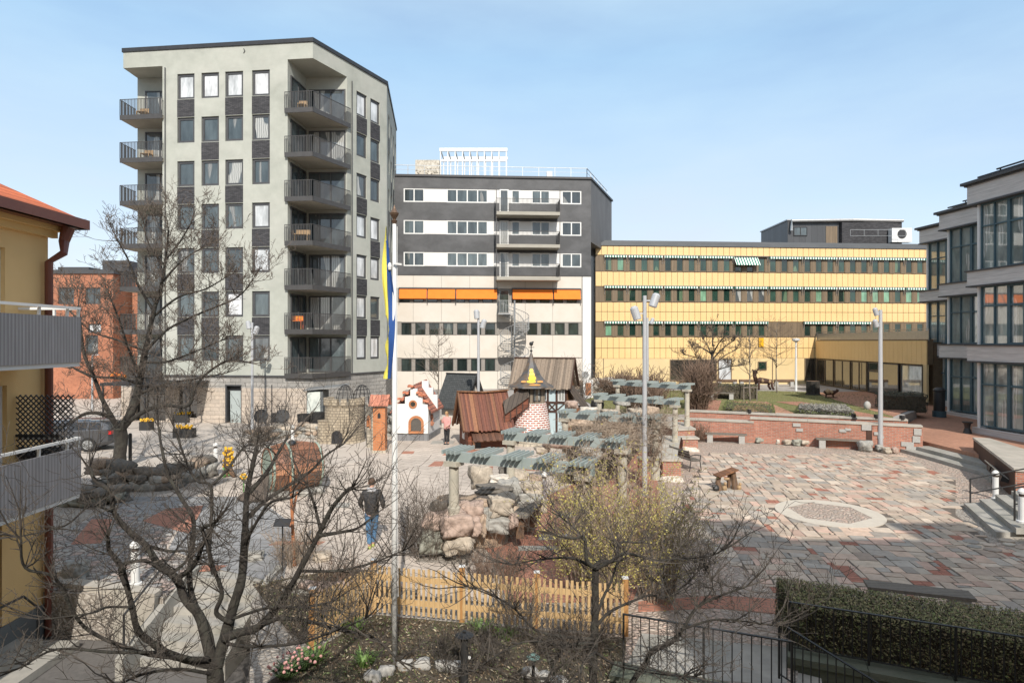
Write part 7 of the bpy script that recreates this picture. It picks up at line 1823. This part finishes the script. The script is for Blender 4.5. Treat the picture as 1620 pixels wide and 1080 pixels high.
railing([(4.48,9.8),(8.6,8.08),(12,6.6)],.21,1.0,'long black iron railing in front of the clipped hedge at bottom right')
railing([(4.05,9.2,0),(5.2,8.35,-.55)],.1,.95,'short sloping black stair railing beside the hedge parapet',sp=.11)
ls=thing('lower_steps','concrete steps going down beside the hedge parapet at bottom right','steps',(4.6,8.9,-.95),world=True)
for k in range(5):
    m=MB(); a=Vector((3.95,8.4)); o=Vector((.34,-.2)); p=a+o*k; n=Vector((.5,1.2)); m.prism([tuple(p),tuple(p+o),tuple(p+o+n),tuple(p+n)],-.95,-.01-.18*k); m.out('step',M['steps'],ls)
# ================= animal sculptures in the garden
def beast(px,py,h,label,pts,rs,extra=(),rz=0,mat='carved'):
    x,y=G(px,py,1.13); t_=thing('animal_sculpture',label,'sculpture',(x,y,1.12),rz=rz); m=MB()
    for P_,R_ in zip(pts,rs): m.tube([Vector(p)*h for p in P_],[r*h for r in R_],9)
    m.out('body',M[mat],t_,smooth=True); 
    if extra:
        m=MB(); 
        for p,r in extra: m.ball(Vector(p)*h,r*h,8)
        m.out('markings',M['carvedL'],t_)
beast(1208,616,1.55,'carved wooden animal with raised antlered head on the garden paving',[[(-.45,0,.45),(-.2,0,.5),(.1,0,.47),(.45,0,.42)],[(-.4,0,.5),(-.48,0,.7),(-.5,0,.88)],[(-.58,0,.92),(-.45,0,.95),(-.38,0,1.0)],[(-.38,.08,.45),(-.4,.08,.2),(-.42,.08,0)],[(-.3,-.08,.45),(-.28,-.08,.2),(-.3,-.08,0)],[(.35,.08,.42),(.3,.08,.2),(.42,.08,0)],[(.45,-.08,.4),(.42,-.08,.2),(.52,-.08,0)],[(-.45,0,.95),(-.6,.1,1.1)],[(-.42,0,.98),(-.3,-.1,1.15)]],[[.12,.17,.15,.12],[.12,.1,.1],[.07,.12,.1],[.07,.05,.06],[.07,.05,.06],[.08,.06,.06],[.08,.06,.06],[.05,.03],[.05,.03]],[((-.1,-.1,.5),.1),((.3,-.08,.45),.1)],mat='timber')
beast(1314,629,.95,'small carved wooden bird with pale back on the lawn',[[(-.5,0,.45),(-.2,0,.42),(.2,0,.4),(.45,0,.5)],[(.45,0,.5),(.55,0,.62)],[(-.3,.05,.3),(-.35,.05,0),(-.15,.05,.02)],[(.2,.05,.3),(.25,.05,0),(.4,.05,.02)],[(-.4,.0,.05),(.5,0,.03)]],[[.1,.2,.18,.1],[.1,.12],[.06,.05,.04],[.06,.05,.04],[.04,.04]],[((-.25,-.08,.5),.2),((.0,-.08,.45),.16)],mat='timber')
x,y=G(1286,624,1.13); t_=thing('tree_stump','dark sawn tree stump on the far edge of the lawn','stump',(x,y,1.12)); m=MB(); m.lathe([(.58,0),(.5,.15),(.48,1.05)],n=14,nz=.15); m.out('bark',M['bark'],t_); m=MB(); m.lathe([(.46,1.052),(.3,1.06)],n=14); m.out('cut_face',M['carved'],t_)
x,y=G(1372,648,1.1); m=MB(); m.ball((x,y,1.35),(.2,.2,.28),10); tag(m.out('round_stone',M['granite'],loc=(x,y,1.1),smooth=True),'small round pale stone beside the lamp mast on the lawn edge','stone')
for k,(px,lb) in enumerate(((1150,'left low wooden bench log along the yellow wall'),(1185,'second low wooden bench log along the yellow wall'),(1240,'right low wooden bench log along the yellow wall'))):
    Y=55.5; x=(px-810)/960*Y; t_=thing('log_bench',lb,'bench',(x,Y,1.1)); m=MB(); m.tube([(-.9,0,.5),(.9,0,.5)],.14,8); m.out('log',M['carved'],t_)
    for s in (-.7,.7): m=MB(); m.box(s-.15,s+.15,-.15,.15,0,.42); m.out('support',M['granite'],t_)
x,y=G(927,620,1.0); 
t_=thing('small_shrine','tiny white and brown display niche among rocks behind the half timbered playhouse','niche',(x*.9,44,1.1)); m=MB(); m.box(-.35,.35,0,.3,0,1.3); m.out('frame',M['limewash'],t_); m=MB(); m.box(-.2,.2,-.02,-.001,.2,1.1); m.out('niche',M['rust'],t_)
x=(945-810)/960*36; t_=thing('iron_cauldron','black iron cauldron standing by the niche at the garden edge','cauldron',(x,36,1.1)); m=MB(); m.lathe([(.1,0),(.35,.1),(.42,.35),(.36,.55),(.4,.6)],n=16); m.out('bowl',M['tomb'],t_)
# ================= parked estate car
car=thing('parked_car','dark grey estate car parked in the street behind the big bare tree','car',(-19.55,29.9,0.02),rz=R(0))
# x: 0 at rear bumper, + towards the front; y to the left
S=[(0,.42,.62,.98,.86,.70,1.0),(.12,.30,.84,1.02,.9,.76,1.28),(.55,.24,.88,1.0,.92,.68,1.42),(1.5,.22,.90,.99,.92,.66,1.46),(2.6,.22,.90,.97,.92,.66,1.44),(3.0,.22,.90,.96,.92,.68,1.32),(3.55,.22,.89,.95,.91,.76,.99),(4.2,.24,.86,.88,.86,.72,.90),(4.6,.30,.76,.74,.70,.55,.76),(4.72,.42,.62,.62,.56,.45,.64)]
m=MB(); rings=[]
for (x,zb,hw,zbelt,hb,hr,zt_) in S:
    pr=[(-hw*.85,zb),(-hw,zb+.15),(-hw*1.01,(zb+zbelt)/2+.05),(-hb,zbelt),(-hr,zt_-.04),(-hr*.6,zt_+.02),(hr*.6,zt_+.02),(hr,zt_-.04),(hb,zbelt),(hw*1.01,(zb+zbelt)/2+.05),(hw,zb+.15),(hw*.85,zb)]
    rings.append([Vector((x,y_,z_)) for y_,z_ in pr])
n=12; vs_=[p for r_ in rings for p in r_]; fs_=[]
for i in range(len(rings)-1):
    for k in range(n): fs_.append((i*n+k,i*n+(k+1)%n,(i+1)*n+(k+1)%n,(i+1)*n+k)[::-1])
fs_.append(tuple(range(n))); fs_.append(tuple((len(rings)-1)*n+k for k in range(n-1,-1,-1)))
m.add(vs_,fs_); body=m.out('body',M['car'],car,smooth=False)
bv=body.modifiers.new('soft','BEVEL'); bv.width=.03; bv.segments=2; bv.limit_method='ANGLE'; bv.angle_limit=R(25)
def lerp_side(x,t,s):
    for i in range(len(S)-1):
        if S[i][0]<=x<=S[i+1][0]:
            f=(x-S[i][0])/(S[i+1][0]-S[i][0]); A_=rings[i];B__=rings[i+1]; k=(3,4) if s<0 else (8,7)
            lo=A_[k[0]].lerp(B__[k[0]],f); hi=A_[k[1]].lerp(B__[k[1]],f); q=lo.lerp(hi,t); q.y+=s*.012; return q
for s in (-1,1):
    for x0,x1 in ((.35,.95),(1.02,1.85),(1.92,2.85)):
        m=MB(); q=[lerp_side(x0 if x0>.4 else x0+.05,.1,s),lerp_side(x1,.1,s),lerp_side(x1,.88,s),lerp_side(x0+(.12 if x0<.4 else 0),.88,s)]
        m.extr(q if s<0 else q[::-1],(0,s*.004,0)); m.out('side_window',M['carglass'],car)
    m=MB(); m.box(.06,.9,s*.70-.02,s*.70+.02,1.45,1.48); m.box(.9,2.7,s*.66-.02,s*.66+.02,1.49,1.52); m.out('roof_rail',M['galv'],car)
    m=MB(); m.box(-.01,.16,s*.72-.14,s*.72+.13,.78,.94); m.out('tail_light',M['redlamp'],car)
    for x in (.95,3.75):
        T=Matrix.Translation((x,s*.84,.33))@Matrix.Rotation(PI/2,4,'X')
        w_=MB(); w_.lathe([(.2,-.1),(.32,-.1),(.335,-.06),(.335,.06),(.32,.1),(.2,.1)],n=24,T=T); wh_=w_.out('wheel',M['tyre'],car)
        w_=MB(); w_.lathe([(.215,-.102),(.215,.102)],n=20,T=T)
        for k in range(5): a=2*PI*k/5; w_.beam((x,s*.95,.33),(x+.2*math.cos(a),s*.95,.33+.2*math.sin(a)),.03,.05)
        w_.out('rim',M['galv'],wh_)
m=MB(); m.extr([Vector((.0,-.62,1.0)),Vector((.0,.62,1.0)),Vector((.12,.56,1.26)),Vector((.12,-.56,1.26))],(-.02,0,0)); m.out('rear_window',M['carglass'],car)
m=MB(); m.box(-.03,-.0,-.26,.26,.62,.74); m.out('number_plate',M['whiteframe'],car)
car.rotation_euler=(0,0,R(180+12)); car.location=(-19.2,29.6,.02)
# ================= people
def skinned(name,verts,edges,radii,mat,parent,sub=2,root=0):
    me=bpy.data.meshes.new(name); me.from_pydata([tuple(v) for v in verts],edges,[]); o=bpy.data.objects.new(name,me); COL.objects.link(o); me.materials.append(mat)
    if parent: o.parent=parent
    sk=o.modifiers.new('skin','SKIN'); 
    for i,r in enumerate(radii):
        me.skin_vertices[0].data[i].radius=(r,r) if not hasattr(r,'__len__') else r
        me.skin_vertices[0].data[i].use_root=(i==root)
    sk.use_smooth_shade=True
    s=o.modifiers.new('sub','SUBSURF'); s.levels=sub; s.render_levels=sub; return o
def person(name,label,loc,rz,h,J,mats,hair_len,coat_len):
    """J: joint offsets for pose; front faces -Y locally"""
    t_=thing('person',label,'person',loc,rz=rz); k=h/1.78
    V=lambda *a: Vector(a)*k
    sh=1.43; hipz=.93
    E=J['elbow'];Wr=J['wrist'];K=J['knee'];F=J['foot']
    head=J.get('head',(0,0,0))
    v=[V(0,0,hipz),V(0,0,1.15),V(0,0,1.35),V(0,.0,1.48),V(0,-.01,1.55),V(head[0],-.02+head[1],1.63),V(head[0],-.02+head[1],1.72)]
    e=[(0,1),(1,2),(2,3),(3,4),(4,5),(5,6)]; r=[(.11,.085),(.12,.09),(.16,.10),(.07,.06),(.055,.055),(.075,.09),(.07,.085)]
    for s,si in ((-1,0),(1,1)):
        b=len(v); v+= [V(s*.18,0,sh),V(*E[si]),V(*Wr[si])]; e+=[(2,b),(b,b+1),(b+1,b+2)]; r+=[.055,.042,.03]
        hb=b+2; d=(v[hb]-v[b+1]).normalized(); p=v[hb]+d*.07*k; v.append(p); e.append((hb,len(v)-1)); r.append((.02,.038)); pi=len(v)-1
        sd=d.cross(Vector((0,1,0))).normalized()
        for f in range(4):
            o=(f-1.5)*.019*k; q=p+Vector((0,1,0))*o*1.0+d*.035*k; q2_=q+d*.04*k+Vector((0,-.0,0)); v+=[q,q2_]; n_=len(v); e+=[(pi,n_-2),(n_-2,n_-1)]; r+=[.0095,.008]
        q=v[hb]+d*.03*k+Vector((0,-.045*k,0)); v.append(q); v.append(q+d*.035*k+Vector((0,-.01*k,0))); e+=[(hb,len(v)-2),(len(v)-2,len(v)-1)]; r+=[.011,.009]
        b=len(v); v+=[V(s*.09,0,.86),V(*K[si]),V(F[si][0],F[si][1],.08),V(F[si][0],F[si][1]-.13,.035)]; e+=[(0,b),(b,b+1),(b+1,b+2),(b+2,b+3)]; r+=[.09,.06,.042,.035]
    r=[(x*k if not hasattr(x,'__len__') else (x[0]*k,x[1]*k)) for x in r]
    skinned('body',v,e,r,M['skin'],t_)
    # jacket
    cz=hipz-coat_len
    v=[V(0,0,cz-.06),V(0,0,1.1),V(0,0,1.36),V(0,0,1.47)]; e=[(0,1),(1,2),(2,3)]; r=[(.205,.15),(.195,.14),(.205,.15),(.10,.09)]
    for s,si in ((-1,0),(1,1)):
        b=len(v); v+=[V(s*.185,0,sh-.01),V(*E[si]),Vector(V(*Wr[si]))*.85+Vector(V(*E[si]))*.15]; e+=[(2,b),(b,b+1),(b+1,b+2)]; r+=[.082,.068,.05]
    r=[(x*k if not hasattr(x,'__len__') else (x[0]*k,x[1]*k)) for x in r]
    skinned('jacket',v,e,r,M[mats[0]],t_)
    v=[V(0,0,.95)];e=[];r=[(.155,.12)]
    for s,si in ((-1,0),(1,1)):
        b=len(v); v+=[V(s*.09,0,.84),V(*K[si]),V(F[si][0],F[si][1],.11)]; e+=[(0,b),(b,b+1),(b+1,b+2)]; r+=[.105,.075,.058]
    r=[(x*k if not hasattr(x,'__len__') else (x[0]*k,x[1]*k)) for x in r]
    skinned('trousers',v,e,r,M[mats[1]],t_)
    for s,si in ((-1,0),(1,1)):
        v=[V(F[si][0],F[si][1]+.05,.045),V(F[si][0],F[si][1]-.05,.05),V(F[si][0],F[si][1]-.17,.035)]; skinned('shoe',v,[(0,1),(1,2)],[.045*k,.05*k,.038*k],M[mats[2]],t_)
    hx,hy=head[0],head[1]
    m=MB(); m.ball((hx*k,(-.005+hy)*k,1.69*k),(.092*k,.107*k,.10*k),14)
    if hair_len: m.ball((hx*k,(.05+hy)*k,(1.66-hair_len*.5)*k),(.085*k,.06*k,(.06+hair_len*.55)*k),12)
    m.out('hair',M[mats[3]],t_,smooth=True)
    m=MB(); 
    for s in (-1,1): m.ball(((hx+s*.03)*k,(hy-.098)*k,1.66*k),.009*k,6); m.ball(((hx+s*.088)*k,(hy-.01)*k,1.64*k),(.012*k,.02*k,.03*k),6)
    m.ball((hx*k,(hy-.115)*k,1.63*k),(.012*k,.02*k,.022*k),6); m.box((hx-.022)*k,(hx+.022)*k,(hy-.104)*k,(hy-.095)*k,1.59*k,1.597*k); m.out('face',M['skin'],t_)
    if len(mats)>4:
        m=MB(); m.lathe([(.10*k,0),(.135*k,.03*k),(.11*k,.09*k),(.075*k,.11*k)],n=14,T=Matrix.Translation((0,.02*k,1.44*k))); m.out('hood',M[mats[4]],t_,smooth=True)
    return t_
x,y=G(588,866)
person('man','man seen from behind in black down jacket and blue jeans walking across the square',(x,y,0),R(186),1.76,dict(elbow=((-.29,.05,1.16),(.29,.03,1.16)),wrist=((-.27,-.16,.97),(.25,-.17,.97)),knee=((-.07,-.05,.48),(.07,.03,.49)),foot=((-.02,-.05,0),(.04,.12,0))),('jacket','jeans','shoe','hair','greyhood'),0,.08)
x,y=G(577,703); x,y=G(707,703)
person('woman','woman in a pink coat and black trousers standing between the white and the plank playhouses',(x,y,0),R(-25),1.68,dict(elbow=((-.24,-.05,1.15),(.22,-.05,1.13)),wrist=((-.2,-.2,1.3),(.12,-.2,1.0)),knee=((-.07,-.03,.48),(.07,.02,.49)),foot=((-.07,-.02,0),(.06,.04,0)),head=(0,-.02)),('pink','blackcloth','blackcloth','blond'),.18,.12)
t_=thing('person','figure in dark clothes and red cap beyond the half timbered playhouse','person',(0,0,0)) if 0 else None
# ================= camera, light, sky
cam=bpy.data.cameras.new('camera'); co_=bpy.data.objects.new('camera',cam); COL.objects.link(co_)
cam.sensor_width=36; cam.lens=FP/1620*36; cam.clip_start=.05; cam.clip_end=3000
co_.location=(0,0,CAMZ); co_.rotation_euler=(PI/2,0,0); scene.camera=co_
EL=38; AZd=(-.15,1.0)
sun=bpy.data.lights.new('sun','SUN'); sun.energy=3.7; sun.angle=R(.5); sun.color=(1,.94,.86)
so=bpy.data.objects.new('sun',sun); COL.objects.link(so)
h=Vector((AZd[0],AZd[1],0)).normalized(); d=Vector((h.x*math.cos(R(EL)),h.y*math.cos(R(EL)),-math.sin(R(EL))))
so.rotation_euler=d.to_track_quat('-Z','Y').to_euler()
w=bpy.data.worlds.new('World'); scene.world=w; w.use_nodes=True; t=w.node_tree
bg=t.nodes['Background']; sky=t.nodes.new('ShaderNodeTexSky'); sky.sky_type='NISHITA'; sky.sun_disc=False
sky.sun_elevation=R(EL); s_dir=-h; sky.sun_rotation=math.atan2(s_dir.x,s_dir.y); sky.air_density=1.0; sky.dust_density=1.2; sky.ozone_density=1.0
tc=t.nodes.new('ShaderNodeTexCoord'); sp=t.nodes.new('ShaderNodeSeparateXYZ'); t.links.new(tc.outputs['Generated'],sp.inputs[0])
mp=t.nodes.new('ShaderNodeMapping'); mp.inputs['Scale'].default_value=(1,1,3.5); t.links.new(tc.outputs['Generated'],mp.inputs['Vector'])
n=t.nodes.new('ShaderNodeTexNoise'); n.inputs['Scale'].default_value=2.2; n.inputs['Detail'].default_value=7; n.inputs['Roughness'].default_value=.55; t.links.new(mp.outputs[0],n.inputs['Vector'])
# thin veil of cloud, thicker towards the horizon
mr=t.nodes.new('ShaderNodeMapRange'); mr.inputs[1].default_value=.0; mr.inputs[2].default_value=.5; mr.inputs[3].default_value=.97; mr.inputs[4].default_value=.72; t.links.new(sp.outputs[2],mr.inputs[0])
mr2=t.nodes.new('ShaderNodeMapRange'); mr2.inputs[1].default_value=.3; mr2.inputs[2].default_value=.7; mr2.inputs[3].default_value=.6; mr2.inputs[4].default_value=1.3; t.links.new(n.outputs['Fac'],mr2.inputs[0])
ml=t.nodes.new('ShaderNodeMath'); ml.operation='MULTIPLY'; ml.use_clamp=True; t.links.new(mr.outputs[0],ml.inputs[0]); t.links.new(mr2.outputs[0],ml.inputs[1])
cr_=t.nodes.new('ShaderNodeValToRGB'); cr_.color_ramp.elements[0].color=(4.25,4.4,4.65,1); cr_.color_ramp.elements[1].color=(2.35,3.6,4.75,1); cr_.color_ramp.elements[1].position=.42; e3=cr_.color_ramp.elements.new(.8); e3.color=(3.9,3.95,4.0,1); t.links.new(sp.outputs[2],cr_.inputs[0])  # neutral overhead stop is added, out of view, to take blue out of shadows
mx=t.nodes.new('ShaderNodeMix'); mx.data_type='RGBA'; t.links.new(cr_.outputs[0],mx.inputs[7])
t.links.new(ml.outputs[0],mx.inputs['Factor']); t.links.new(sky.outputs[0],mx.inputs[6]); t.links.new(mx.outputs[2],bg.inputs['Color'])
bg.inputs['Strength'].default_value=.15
vs=scene.view_settings; vs.view_transform='Standard'; vs.look='None'; vs.gamma=1; vs.exposure=.5
